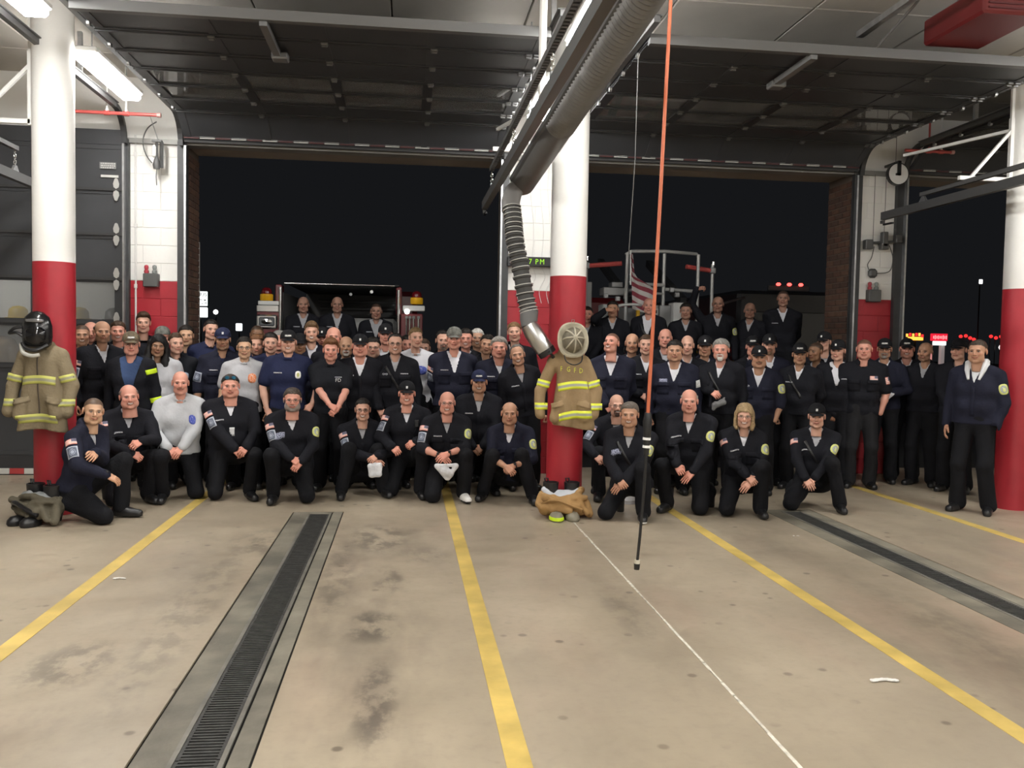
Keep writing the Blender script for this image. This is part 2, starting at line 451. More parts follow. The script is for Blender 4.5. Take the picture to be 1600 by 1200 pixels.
# slab poured in strips: gaps hold the two trench drains
m = MB()
for x0, x1 in ((-14, -1.03), (-.56, 1.528), (1.540, 3.55), (4.06, 14)): m.span((x0, -12, -.15), (x1, 11.25, 0))
m.span((-1.03, 8.32, -.15), (-.56, 11.25, 0)); m.span((3.55, 8.32, -.15), (4.06, 11.25, 0)); m.span((1.528, 8.5, -.15), (1.54, 11.25, 0))
struct(m.obj('floor', FLOOR))
m = MB(); m.span((-60, 11.25, -.2), (80, 140, -.02)); struct(m.obj('ground', mat('asphalt', (.012, .012, .013), .85, 0, .3, 60)))
# painted lines, slightly proud of the slab
YL = mat('yellow_floor_paint', (.58, .42, .115), .5, 0, .1, 40, .28, 3)
for k, (x, y1) in enumerate(((-2.016, 10.5), (.4533, 10.5), (2.6095, 10.5), (5.2745, 10.5), (-6.6, 10.5))):
    m = MB(); m.span((x - .05, -11, .0), (x + .05, y1, .003)); o = m.obj('trim_%d' % (k + 1), YL); struct(o)
m = MB(); rg = random.Random(4); y = -10.
while y < 8.2:
    L = rg.uniform(.05, .22); w = rg.uniform(.005, .0085); m.span((1.534 - w + rg.uniform(-.003, .003), y, -.02), (1.534 + w, y + L - (.012 if rg.random() < .45 else 0), .003)); y += L
o = m.obj('trim_6', mat('white_joint_sealant', (.62, .58, .50), .7, 0, .3, 80, .25, 25)); o['kind'] = 'structure'
m = MB(); m.span((1.527, -12, -.16), (1.541, 8.5, -.004)); struct(m.obj('trim_7', mat('joint_dirt', (.06, .05, .04), .9)))
# trench drains with cast iron grates
APR = mat('trench_apron_concrete', (.17, .155, .12), .6, 0, .2, 35, .4, 3); IRON = mat('cast_iron', (.055, .055, .052), .55, .4, .3, 60, .4, 9)
FRAMEM = mat('trench_frame_steel', (.19, .18, .155), .5, .3, .1, 30, .3, 6); PIT = mat('trench_pit', (.01, .01, .01), .9)
def trench(xc, x0, x1, y1, label):
    t = thing('trench_drain', label, 'floor drain', (xc, 0, 0))
    m = MB()
    for a, b in ((x0, xc - .105), (xc + .105, x1)): m.span((a - xc + .012, -12, -.15), (b - xc - (.012 if b == x1 else 0), y1, -.002))
    m.span((-.105, y1 - .10, -.15), (.105, y1, -.002)); m.obj('apron', APR, t)
    m = MB(); m.span((x0 - xc, -12, -.16), (x1 - xc, y1 + .01, -.012)); m.obj('pit', PIT, t)
    m = MB()
    for s in (-1, 1): m.span((s * .105, -12, -.1), (s * .085, y1 - .10, .001))
    m.span((-.105, y1 - .12, -.1), (.105, y1 - .10, .001)); m.obj('grate_frame', FRAMEM, t)
    sec = MB(); L = .6
    for s in (-1, 1): sec.span((s * .083, .004, -.03), (s * .070, L - .004, -.001))
    y = .012
    while y < L - .01: sec.span((-.071, y, -.03), (.071, y + .014, -.002)); y += .0262
    me = sec.mesh('grate_section', IRON)
    y = y1 - .12 - L; k = 0
    while y > -6: o = link('grate_section', me, t, (0, y, 0)); y -= L; k += 1
    return t
trench(-.773, -1.03, -.56, 8.32, 'long iron trench drain running toward the kneeling row, between the left yellow lines')
trench(3.818, 3.55, 4.06, 8.32, 'long dark trench drain at the right, ending at the squatting cap wearer')

WALLW = mat('white_wall_paint', (.80, .79, .76), .55, 0, .12, 30); REDW = mat('red_wall_paint', (.36, .018, .029), .42, 0, .10, 25, .10, 4)
m = MB()
for x0, x1 in ((-14, -7.0), (10.05, 14)): m.span((x0, WY, 0), (x1, WY + .5, CEIL))
m.span((-7, WY, 3.95), (10.05, WY + .12, CEIL)); struct(m.obj('wall_front', WALLW))
m = MB(); m.span((-14.2, -12, 0), (-14, 11.2, CEIL)); struct(m.obj('wall_left', WALLW))
m = MB(); m.span((14, -12, 0), (14.2, 11.2, CEIL)); struct(m.obj('wall_right', WALLW))
m = MB(); m.span((-14, -12.2, 0), (14, -12, CEIL)); struct(m.obj('wall_back', WALLW))
# ceiling of precast planks
CM = mat('ceiling_concrete', (.46, .43, .385), .75, 0, .15, 18, .1, 1.2); co = None
m = MB(); m.span((-14, -12, CEIL + .035), (14, 11.2, CEIL + .2)); co = struct(m.obj('ceiling', mat('ceiling_joint_gap', (.2, .18, .16), .9)))  # darker slab visible in the joints between planks
pm = MB(); pm.box((0, 0, 0), (1.218, 2.386, .05), None, .008); pme = pm.mesh('plank', CM)
for i in range(-13, 11):
    for j in range(-8, 2):
        x = 2.295 + 1.23 * (i + .5); y = 7.45 + 2.4 * (j + .5)
        if abs(x) < 13.9: link('plank', pme, co, (x, y, CEIL + .025))
# block piers
def blocks(parent, x0, x1, y0, dep, rows, rh, z0, matf, rng):
    cache = {}
    for r in range(rows):
        xs = [x0]; off = 0 if r % 2 else .2
        x = x0 + (off if off else .4)
        while x < x1 - .05: xs.append(x); x += .4
        xs.append(x1)
        for a, b in zip(xs[:-1], xs[1:]):
            red = z0 + (r + .5) * rh < RED; key = (round(b - a, 3), red)
            if key not in cache:
                q = MB(); q.box((0, 0, 0), (b - a - .004, dep, rh - .004), None, .004); cache[key] = q.mesh('block', matf(red))
            link('block', cache[key], parent, ((a + b) / 2, y0 + dep / 2 + rng.uniform(-.0008, .0008), z0 + (r + .5) * rh))
rg = random.Random(2); MORT = mat('painted_mortar', (.42, .36, .34), .7)
for nm, x0, x1 in (('wall_pier_left', -3.26, -2.58), ('wall_pier_centre', 1.15, 1.93), ('wall_pier_right', 5.665, 6.305)):
    q = MB(); q.span((x0 + .002, WY + .006, RED), (x1 - .002, WY + .12, 3.95)); b = struct(q.obj(nm, WALLW)); q = MB(); q.span((x0 + .002, WY + .006, 0), (x1 - .002, WY + .12, RED)); q.obj('painted_band', REDW, b)
    blocks(b, x0, x1, WY, .11, 19, RED / 11, 0, lambda red: REDW if red else WALLW, rg)
# outer brick jambs and lintel
BRK = [mat('dark_red_brick_%s' % n, c, .85, 0, .3, 40, .2, 12) for n, c in (('a', (.085, .040, .026)), ('b', (.065, .034, .024)), ('c', (.10, .052, .032)))]
bm_ = [MB().box((0, 0, 0), (.06, .192, .064), None, .004).mesh('brick', k) for k in BRK]; bh_ = [MB().box((0, 0, 0), (.06, .092, .064), None, .004).mesh('brick', k) for k in BRK]
MORTAR = mat('brick_mortar', (.11, .085, .065), .9)
for nm, xf, s, back in (('wall_jamb_left', -2.565, -1, -3.24), ('wall_jamb_centre_left', 1.16, 1, 1.5), ('wall_jamb_centre_right', 1.92, -1, 1.5), ('wall_jamb_right', 5.645, 1, 6.0), ('wall_jamb_far', 6.315, -1, 6.0)):
    q = MB(); q.span((xf + s * .01, 10.73, 0), (back, 11.34, 3.86)); b = struct(q.obj(nm, MORTAR))
    if nm in ('wall_jamb_left', 'wall_jamb_right'):
        for r in range(50):
            y = 10.73; z = .038 + r * .0755; half = r % 2
            while y < 11.33:
                L = .1 if half else .2; half = 0; L = min(L, 11.34 - y)
                if L > .08:
                    k = rg.randrange(3); me = (bm_ if L > .15 else bh_)[k]; o = link('brick', me, b, (xf + s * .03 - s * .003 * rg.random(), y + L / 2, z))
                y += L
m = MB(); m.span((-7, 10.85, 3.86), (10.05, 11.34, CEIL + .3)); struct(m.obj('trim_8', mat('outer_lintel_brick_paint', (.30, .26, .22), .85, 0, .2, 20)))
m = MB(); m.span((-7, 10.66, 3.845), (10.05, 10.86, 3.90)); struct(m.obj('trim_9', mat('lintel_angle_steel', (.26, .255, .24), .5, .2)))
# round columns
for i, (x, y) in enumerate(COLS):
    q = MB(); q.lathe([(.1744, RED), (.1744, CEIL)], 40); c = q.obj('column', WALLW, None, True, (x, y, 0)); struct(c)
    q = MB(); q.lathe([(.1750, 0), (.1750, RED)], 40); q.obj('painted_band', REDW, c, True)
# ---------------------------------------------------------------- overhead doors
DOORM = mat('charcoal_door_panel', (.050, .052, .057), .45, .1, .06, 20, .1, 2); DOORF = mat('charcoal_door_rail', (.036, .037, .040), .5, .1)
STRUT = mat('door_strut_steel', (.055, .055, .056), .45, .3)
def glass_mat():
    m = bpy.data.materials.new('window_glass'); m.use_nodes = True; t = m.node_tree; t.nodes.remove(t.nodes['Principled BSDF']); o = t.nodes['Material Output']
    tr = t.nodes.new('ShaderNodeBsdfTransparent'); tr.inputs[0].default_value = (.82, .83, .83, 1); g = t.nodes.new('ShaderNodeBsdfGlossy'); g.inputs['Roughness'].default_value = .03
    fr = t.nodes.new('ShaderNodeFresnel'); fr.inputs[0].default_value = 1.5; mx = t.nodes.new('ShaderNodeMixShader'); t.links.new(fr.outputs[0], mx.inputs[0]); t.links.new(tr.outputs[0], mx.inputs[1]); t.links.new(g.outputs[0], mx.inputs[2]); df = t.nodes.new('ShaderNodeBsdfDiffuse'); df.inputs[0].default_value = (.55, .56, .57, 1); m2 = t.nodes.new('ShaderNodeMixShader'); m2.inputs[0].default_value = .16; t.links.new(mx.outputs[0], m2.inputs[1]); t.links.new(df.outputs[0], m2.inputs[2]); t.links.new(m2.outputs[0], o.inputs[0]); return m  # diffuse veil mixed in so panes look grey, as if lit behind
GLASS = glass_mat()
HINGE = mat('galvanised_hinge', (.62, .62, .60), .4, .7)
TAPEW = mat('white_tape', (.62, .62, .58), .6); TAPE_SHADED = mat('shaded_red_tape', (.10, .02, .02), .6); TAPER = mat('red_tape', (.45, .05, .05), .6)  # raised doors get a darker red tape, shade put into its colour
def section_meshes(w, h):
    """solid section, glazed section frame, pane; local x along the door, z up the section, inner face at y=-.025"""
    out = {}
    q = MB(); q.span((-w / 2, -.006, 0), (w / 2, .025, h))
    for z0, z1 in ((0, .055), (h - .055, h)): q.span((-w / 2, -.016, z0 + .003), (w / 2, .0, z1 - .003))
    for i in range(5): x = -w / 2 + .05 + (w - .1) * i / 4; q.span((x - .035, -.013, .055), (x + .035, 0, h - .055))
    out['solid'] = q.mesh('section', DOORM)
    q = MB()
    for z0, z1 in ((0, .045), (h - .045, h)): q.span((-w / 2, -.018, z0 + .002), (w / 2, .012, z1 - .002))
    for i in range(5): x = -w / 2 + .05 + (w - .1) * i / 4; q.span((x - .05, -.018, .045), (x + .05, .012, h - .045))
    out['glazed'] = q.mesh('section', DOORF)
    pw = (w - .1) / 4 - .1; q = MB(); q.span((-pw / 2, -.004, .045), (pw / 2, .004, h - .045)); out['pane'] = q.mesh('pane', GLASS); out['pw'] = pw
    return out
def diamond():
    q = MB(); pl = [(0, 0), (.028, .02), (.034, .06), (.016, .115), (0, .125), (-.016, .115), (-.034, .06), (-.028, .02)]; q.prism(pl, -.004, .004); return q.mesh('hinge_leaf', HINGE)
DIA = diamond()
def door(name, x0, x1, label, opened):
    w = x1 - x0; xc = (x0 + x1) / 2; h = 3.82 / 7.5 if opened else .51
    D = link(name, None, None, (xc, 0, 0)); struct(D); D['label'] = label
    secs = section_meshes(w, .51)
    def path(s):
        r = .24; y0, z0 = 10.58, 3.895
        a = r * math.pi / 2
        if s < a: t = s / r; return (y0 - r * (1 - math.cos(t)), z0 + r * math.sin(t))
        return (y0 - r - (s - a), z0 + r)
    n = 8 if opened else 7
    if opened: joints = [path(i * .51) for i in range(n)]
    else: joints = [(10.62, z) for z in (.23, .74, 1.25, 1.76, 2.27, 2.78, 3.29, 3.80)]
    if opened: joints = joints[:8]
    for i in range(len(joints) - 1):
        (ya, za), (yb, zb) = joints[i], joints[i + 1]; ang = math.atan2(-(yb - ya), zb - za)   # tilt from vertical toward -Y
        kind = 'glazed' if i in ((2, 3)) else 'solid'
        o = link('section', secs[kind], D, (0, ya, za)); o.rotation_euler = (ang, 0, 0)
        if kind == 'glazed':
            for k in range(4):
                p = link('pane', secs['pane'], o, (-w / 2 + .05 + (w - .1) * (k + .5) / 4, 0, 0))
        if i > 0:
            q = MB()
            if opened: q.box((0, -.020, 0), (w, .012, .02))
            else: q.box((0, -.032, 0), (w, .012, .03))
            s = q.obj('strut', STRUT, D); s.location = (0, ya, za); s.rotation_euler = (ang, 0, 0)
            hx = [w * t for t in (-.5 + .02, -.25, 0, .25, .5 - .02)] if not opened else [w * -.25, 0, w * .25, w / 2 - .105, w / 2 - .035]
            for x in hx:
                for sg in ((1, -1) if not opened else (1,)):
                    if opened:
                        if x == hx[0] and i == 1:
                            q = MB(); q.box((0, -.025, 0), (.06, .022, .07), None, .006); q.box((0, -.04, .0), (.05, .02, .02), None, .004); door.h = q.mesh('hinge', mat('hinge_steel', (.16, .16, .16), .4, .5))
                        e = link('hinge', door.h, D, (x, ya, za)); e.rotation_euler = (ang, 0, 0)
                    else: e = link('hinge_leaf', DIA, D, (x, ya - .035, za + sg * .006)); e.scale = (1, 1, sg)
    # bottom edge with striped tape
    if opened:
        k = int(w / .17)
        for i in range(k):
            q = MB(); q.span((-.083, -.008, -.016), (.083, .008, .016)); e = q.obj('tape_dash', TAPEW if i % 2 else TAPE_SHADED, D); e.location = (-w / 2 + (i + .5) * w / k, 10.54, 3.915)
        q = MB(); q.span((-w / 2, 10.57, 3.86), (w / 2, 10.61, 3.90)); q.obj('bottom_seal', mat('rubber_seal', (.03, .03, .03), .7), D)
        yb, zb = joints[-1]; q = MB(); q.span((-w / 2, yb - .06, zb - .05), (w / 2, yb + .01, zb + .03)); q.obj('top_rail', mat('door_top_rail', (.16, .16, .16), .45, .4), D)
        q = MB(); q.box((-.42, yb + .35, zb - .06), (.06, .75, .05)); q.box((-.40, yb + .78, zb - .07), (.14, .14, .06), None, .01); q.obj('operator_bracket', mat('bracket_steel', (.20, .20, .20), .45, .4), D)
    else:
        q = MB(); q.span((-w / 2, 10.60, .07), (w / 2, 10.645, .23)); q.obj('bottom_rail', DOORF, D)
        k = int(w / .155)
        for i in range(k):
            q = MB(); q.span((-.0765, -.01, -.032), (.0765, .01, .032)); e = q.obj('tape_dash', TAPEW if i % 2 else TAPER, D); e.location = (-w / 2 + (i + .5) * w / k, 10.60, .045)
        q = MB(); q.span((-w / 2, 10.60, 0), (w / 2, 10.645, .07)); q.obj('bottom_seal', DOORF, D)
        q = MB()
        q.box((w / 2 - .17, 10.60, 3.56), (.18, .01, .075)); q.obj('notice_label', mat('label_grey', (.2, .2, .2), .5), D)
        q = MB(); q.box((w / 2 - .15, 10.60, 3.44), (.19, .01, .028)); q.obj('notice_strip', mat('label_white', (.55, .55, .53), .5), D)
        for q_, z in ((-.0, 3.582), (-.0, 3.558), (-.0, 3.535)):
            q = MB(); rr = random.Random(int(z * 999)); x = w / 2 - .245
            while x < w / 2 - .10: L = rr.uniform(.01, .03); q.box((x + L / 2, 10.594, z), (L, .004, .012)); x += L + .007
            q.obj('notice_print', mat('label_white', (.55, .55, .53), .5), D)
    # fill between the top joint and the header when closed
    if not opened:
        q = MB(); q.span((-w / 2, 10.60, 3.80), (w / 2, 10.65, 3.97)); q.obj('top_seal', DOORM, D)
    return D
door('door_1', -7.0, -3.24, 'closed charcoal sectional door behind the left column', False)
door('door_2', -2.56, 1.13, 'raised charcoal sectional door over the left engine', True)
door('door_3', 1.95, 5.645, 'raised charcoal sectional door over the right truck', True)
door('door_4', 6.325, 10.03, 'raised charcoal sectional door at the right edge', True)
# door tracks
def track(x, s, label, closed=False):
    t = thing('door_track', label, 'door track', (x, 0, 0))
    hw = .026 if closed else .055; q = MB(); q.span((-hw, 10.64, 0), (hw, WY, 3.88)); q.obj('wall_angle', DARK_STEEL, t)
    q = MB(); q.span((s * (hw - .022), 10.575, .0), (s * hw, 10.645, 3.82)); q.obj('vertical_track', GALV, t)
    pts = [(0, 10.58 - .34 * (1 - math.cos(a)), 3.82 + .34 * math.sin(a)) for a in [math.pi / 2 * i / 8 for i in range(9)]]
    q = MB()
    for a, b in zip(pts[:-1], pts[1:]): q.bar(a, b, .05, .055, (1, 0, 0))
    q.obj('curved_track', DARK_STEEL, t)
    q = MB(); q.span((-.025, 6.75, 4.135), (.025, 10.25, 4.19)); q.span((-.025 - .02, 6.75, 4.185), (.045, 10.25, 4.195)); q.obj('horizontal_track', mat('track_dark_galv', (.13, .13, .13), .45, .5), t)
    for y in (7.2, 9.2): q = MB(); q.span((-.02, y, 4.19), (.02, y + .04, CEIL)); q.obj('hanger', GALV, t)
    if not closed:
        for i in range(6): q = MB(); q.lathe([(.028, -.012), (.028, .012)], 10, 'x', (s * .045, 10.2 - .51 * (i + .3), 4.12)); q.obj('roller', GALV, t)
    return t
for x, s, l, c in ((-3.222, -1, 'door track of the closed door beside the left pier', True), (-2.60, 1, 'door track on the right edge of the left pier', False), (1.17, -1, 'door track on the left edge of the central pier', False), (1.91, 1, 'door track on the right edge of the central pier, behind the column', False), (5.70, -1, 'door track on the left edge of the right pier', False), (6.29, 1, 'door track on the right edge of the right pier', False)): track(x, s, l, c)

# ---------------------------------------------------------------- fluorescent fixtures
LAMPM = mat('lit_diffuser', (1, 1, 1), .5, emit=(1., .985, .95), estr=LAMP)
fl = None; FY = (9.12, 6.72, 4.32, 1.92, -.5, -2.9, -5.3, -7.7)
hb = MB(); hb.box((0, 0, .045), (.22, 1.42, .05), None, .01); HB = hb.mesh('housing', WHITE_PAINT)
db = MB(); db.box((0, 0, -.01), (.20, 1.36, .085), None, .025); DB = db.mesh('diffuser', LAMPM)
rb = MB(); rb.tube([(0, -.5, .07), (0, -.5, CEIL - 4.15)], .006, 6); RB = rb.mesh('hanger_rod', GALV)
names = {-2.91: 'left column row', 1.41: 'central column row', 6.3: 'right column row'}
for x in (-2.91, 1.41, 6.3):
    for i, y in enumerate(FY):
        if x > 6 and i < 1: continue
        if i < 2 and x < 6: lab = 'glaring fluorescent ceiling fixture over the %s, %s' % (names[x], ('the one closest to the doors', 'second from the doors')[i]); gp = 'fluorescent fixtures'
        else: lab = 'long fluorescent ceiling fixture hung above or behind the viewpoint'; gp = 'fixtures behind the viewpoint'
        t = thing('fluorescent_light', lab, 'ceiling light', (x, y, 4.15), 0, gp)
        link('housing', HB, t); link('diffuser', DB, t); link('hanger_rod', RB, t); link('hanger_rod', RB, t, (0, 1.0, 0))

# ---------------------------------------------------------------- people
def V3(*a): return np.array(a, float)
def nrm(v): v = np.asarray(v, float); return v / max(1e-9, np.linalg.norm(v))
def rotz(a): c, s = math.cos(a), math.sin(a); return np.array([[c, -s, 0], [s, c, 0], [0, 0, 1.]])
def rotx(a): c, s = math.cos(a), math.sin(a); return np.array([[1, 0, 0], [0, c, -s], [0, s, c]])
def roty(a): c, s = math.cos(a), math.sin(a); return np.array([[c, 0, s], [0, 1, 0], [-s, 0, c]])
def sstep(a, b, x): t = np.clip((x - a) / (b - a), 0, 1); return t * t * (3 - 2 * t)

HAIRLINE_A = [0, 35, 55, 72, 80, 95, 112, 135, 180]
HAIRLINE_Z = [.066, .064, .052, .040, -.005, .018, .012, -.035, -.062]
def hairline(x, y, recede=0.):
    az = np.degrees(np.arctan2(np.abs(x), -(y - .01)))
    return np.interp(az, HAIRLINE_A, [z + (recede * .03 if a < 60 else 0) for a, z in zip(HAIRLINE_A, HAIRLINE_Z)]), az

def head_field(g, p):
    """p: dict w (width), j (jaw), n (nose), f (fleshy), smile"""
    w, j, n, f = p.get('w', 1.), p.get('j', 1.), p.get('n', 1.), p.get('f', 0.)
    g.ell((0, .017, .036), (.074 * w, .094, .078), 0)
    g.ell((0, -.022, -.022), (.063 * w, .070, .080), .02)
    g.cap((-.034 * w * j, -.030, -.072), (.034 * w * j, -.030, -.072), .031 + .006 * f, .031 + .006 * f, .025)
    g.cap((-.008 * j, -.066, -.093), (.008 * j, -.066, -.093), .0185, .0185, .02)
    for s in (-1, 1):
        g.ell((s * .041 * w, -.060, -.020), (.024, .024, .022), .015)
        if f: g.ell((s * .046 * w, -.040, -.055), (.022 * f + .01, .026, .030), .02)
        g.cap((s * .012, -.086, .021), (s * .040 * w, -.077, .020), .0095, .0085, .012)
    g.cap((0, .022, -.06), (0, .035, -.22), .0475 * (1 + .15 * f) * p.get('nk', 1.), .056 * (1 + .12 * f) * p.get('nk', 1.), .025)
    for s in (-1, 1):
        g.ell((s * .031, -.102, .002), (.0175, .017, .0125), .008, sub=True)
    g.cap((0, -.089, .012), (0, -.109 - .004 * (n - 1), -.026), .0075, .0125 * n, .010)
    for s in (-1, 1): g.ell((s * .0125 * n, -.100, -.031), (.0085, .010, .008), .006)
    g.ell((0, -.082, -.056), (.028, .014, .018), .012)
    sm = p.get('smile', .5)
    for s in (-1, 1):
        g.cap((0, -.0965, -.0535), (s * .023, -.086, -.054 + .005 * sm), .0052, .003, .005)
        g.cap((0, -.0945, -.0635), (s * .021, -.085, -.059 + .005 * sm), .0062, .003, .005)
        g.ell((s * (.076 * w + .002), .014, -.002), (.0085, .019, .031), .006)
    if p.get('teeth'):
        g.ell((0, -.099, -.058), (.019, .007, .0042), .003, sub=True)

def head_mesh(p, res):
    g = Grid((-.105, -.135, -.20), (.105, .13, .13), res); head_field(g, p); V, F = g.net(); return V, F

def mixc(c, d, m): return c * (1 - m[:, None]) + np.asarray(d)[None, :] * m[:, None]
TONES = {'fair': (.60, .345, .255), 'pink': (.62, .30, .225), 'tan': (.46, .255, .165), 'olive': (.40, .225, .14), 'brown': (.22, .115, .065), 'asian': (.55, .335, .215), 'shaded': (.36, .20, .145), 'warm': (.30, .17, .105)}  # one skin is darkened to put shade on people in the dark
def paint_head(V, p):
    x, y, z = V.T; tone = np.array(TONES[p['tone']]); c = np.tile(tone, (len(V), 1)); w = p.get('w', 1.)
    ax = np.abs(x); front = sstep(-.03, -.06, y)
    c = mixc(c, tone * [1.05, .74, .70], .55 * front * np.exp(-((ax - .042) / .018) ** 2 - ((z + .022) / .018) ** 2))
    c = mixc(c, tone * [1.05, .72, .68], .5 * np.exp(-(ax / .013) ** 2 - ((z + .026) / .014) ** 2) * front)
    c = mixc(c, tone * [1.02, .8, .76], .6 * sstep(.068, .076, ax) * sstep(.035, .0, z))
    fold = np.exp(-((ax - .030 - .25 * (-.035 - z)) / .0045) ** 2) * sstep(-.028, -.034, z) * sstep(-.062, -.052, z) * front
    c = mixc(c, tone * [.66, .56, .54], (.25 + .5 * p.get('smile', .5)) * fold)  # smile creases drawn as shade in the skin colour
    c = mixc(c, tone * .55, .75 * front * np.exp(-((ax - .031) / .016) ** 2 - ((z - .001) / .009) ** 2))  # eye sockets darkened, their shade put into the skin colour
    hc = np.array(p.get('hc', (.04, .025, .015)))
    # brows
    br = np.exp(-((ax - .029) / .015) ** 4 - ((z - .0195 + .12 * np.maximum(ax - .03, 0)) / .0052) ** 2) * front
    c = mixc(c, hc * .9 + .01, .85 * br * p.get('brow', 1.))
    # lashes
    la = np.exp(-((ax - .031) / .013) ** 4 - ((z - .0080) / .0034) ** 2) * front
    c = mixc(c, (.05, .03, .025), .85 * la)
    sm = p.get('smile', .5); zm = -.0585 + sm * .0055 * (ax / .022) ** 2
    mm = sstep(.031, .025, ax) * front
    lip = np.array(tone) * [.80, .42, .42]
    c = mixc(c, lip, .8 * mm * np.exp(-((z - zm) / .0085) ** 4))
    if p.get('teeth'):
        c = mixc(c, (.10, .04, .035), .8 * mm * np.exp(-((z - zm) / .0075) ** 4)); c = mixc(c, (.74, .70, .64), .95 * sstep(.023, .018, ax) * front * np.exp(-((z - zm - .001) / .0048) ** 4))
    else:
        c = mixc(c, (.08, .03, .028), .85 * mm * np.exp(-((z - zm) / .0032) ** 2))
    # facial hair
    b = p.get('beard'); bc = np.array(p.get('bc', hc))
    jz = (np.interp(ax, [0, .02, .045, .075], [-.070, -.069, -.045, .0]))
    if b in ('full', 'stubble'):
        m = sstep(jz + .004, jz - .006, z) * sstep(-.125, -.115, z) * sstep(.045, .02, y)
        ms = sstep(.034, .028, ax) * front * np.exp(-((z + .045) / .006) ** 2)
        m = np.maximum(m, ms); m *= 1 - .8 * mm * np.exp(-((z - zm) / .007) ** 4)
        c = mixc(c, bc, m * (.9 if b == 'full' else .42))
    if b in ('goatee', 'mustache'):
        m = sstep(.036, .030, ax) * front * np.exp(-((z + .0455 + .15 * ax) / .0068) ** 4)
        if b == 'goatee':
            m = np.maximum(m, sstep(.030, .022, ax) * front * sstep(-.066, -.072, z))
            m = np.maximum(m, front * np.exp(-((ax - .031) / .006) ** 2) * sstep(-.040, -.048, z) * sstep(-.10, -.08, z))
        c = mixc(c, bc, .9 * m)
    # painted short hair
    st = p.get('hair', 'short'); hz, az = hairline(x, y, p.get('recede', 0))
    if st in ('buzz', 'short', 'crop', 'long', 'bob', 'side'):
        m = sstep(hz - .004, hz + .006, z) * (1 - sstep(.071, .076, ax) * sstep(.04, .03, z) * (np.abs(y - .014) < .022))
        if st == 'buzz': m = m * .85
        if st == 'side': m = m * sstep(.068, .055, z) * sstep(52, 68, az) * .9
        c = mixc(c, hc, m)
    elif st == 'bald':
        m = sstep(hz, hz + .01, z) * sstep(60, 80, az) * sstep(.06, .045, z) * .30
        c = mixc(c, hc * .6 + tone * .4, m)
    neck = sstep(-.105, -.125, z); c = mixc(c, tone * .96, neck)
    return np.clip(c, .003, .95)

def eyes_mesh(p):
    """two eyeballs with iris, inside the lids"""
    Vs, Fs, Cs = [], [], []; n = 10
    for s in (-1, 1):
        base = sum(len(v) for v in Vs); V = []; F = []
        for i in range(7):
            th = math.pi * i / 6
            for k in range(n):
                a = 2 * math.pi * k / n; V.append((math.sin(th) * math.cos(a), -math.cos(th), math.sin(th) * math.sin(a)))
        for i in range(6):
            for k in range(n): F.append((base + i * n + k, base + i * n + (k + 1) % n, base + (i + 1) * n + (k + 1) % n, base + (i + 1) * n + k))
        V = np.array(V); iris = sstep(.72, .84, -V[:, 1]); c = mixc(np.tile([.34, .29, .26], (len(V), 1)), p.get('iris', (.04, .03, .025)), iris)
        Vs.append(V * [.0122, .0115, .0052 + .0014 * (1 - p.get('smile', .5))] + [s * .031, -.0795, .002]); Fs.append(np.array(F)[:, ::-1]); Cs.append(c)
    return np.concatenate(Vs), np.concatenate(Fs), np.concatenate(Cs)

def hair_mesh(p, res, rng):
    st = p.get('hair', 'short')
    lo, hi = (-.12, -.13, -.15), (.12, .14, .15)
    if st in ('long', 'bob'): lo = (-.16, -.13, -.36 if st == 'long' else -.17); hi = (.16, .16, .15)
    g = Grid(lo, hi, res); x, y, z = g.coords(); w = p.get('w', 1.)
    t = {'short': .011, 'crop': .007, 'side': .007, 'full': .016, 'long': .014, 'bob': .014}.get(st, .01)
    top = p.get('quiff', 0.)
    if st in ('long', 'bob'):
        g.ell((0, .020, .036), (.074 * w + t, .096 + t, .080 + t), 0)
        if st == 'long':
            for s in (-1, 1):
                g.cap((s * .073, .0, .03), (s * .092, -.015, -.16), .030, .040, .03); g.cap((s * .092, -.015, -.16), (s * .10, -.06, -.30), .040, .028, .03)
            g.cap((0, .06, .0), (0, .085, -.25), .07, .06, .03)
        else:
            for s in (-1, 1): g.cap((s * .070, .005, .03), (s * .075, -.01, -.085), .022, .026, .03); g.cap((s * .075, -.01, -.085), (s * .074, -.03, -.115), .025, .018, .02)
            g.cap((0, .06, .02), (0, .075, -.09), .07, .06, .03)
        # face opening
        dx = np.abs(x + (.006 if st == 'bob' else 0)) / (.066 if st == 'bob' else .071); dz = (z + .042) / (.098)
        face = np.maximum((np.sqrt(dx ** 2 + dz ** 2) - 1) * .06, y + .0) + 0 * x
        g.D = np.maximum(g.D, -face)
    else:
        g.ell((0, .017, .036), (.074 * w + t, .094 + t * 1.1, .078 + t + top), 0)
        if top: g.ell((.01, -.045, .088), (.055, .045, .026 + top), .02)
        hz, az = hairline(x + 0 * z, y + 0 * z, p.get('recede', 0))
        cut = (hz - z) * .8
        if st == 'side': cut = np.maximum(cut, np.maximum(z - .055, (66 - az) * .0012))
        ear = np.sqrt(((np.abs(x) - .078) / .9) ** 2 + (y - .012) ** 2 + ((z + .004) / 1.4) ** 2) - .027
        te = .0025 + (t - .0025) * sstep(.0, .034, z - hz); g.D = np.maximum(np.maximum(g.D + (t - te), cut), -ear)
    g.wrinkle(.0035 if st not in ('long', 'bob') else .006, 150 if st not in ('long', 'bob') else 70, rng, .4)
    return g.net()

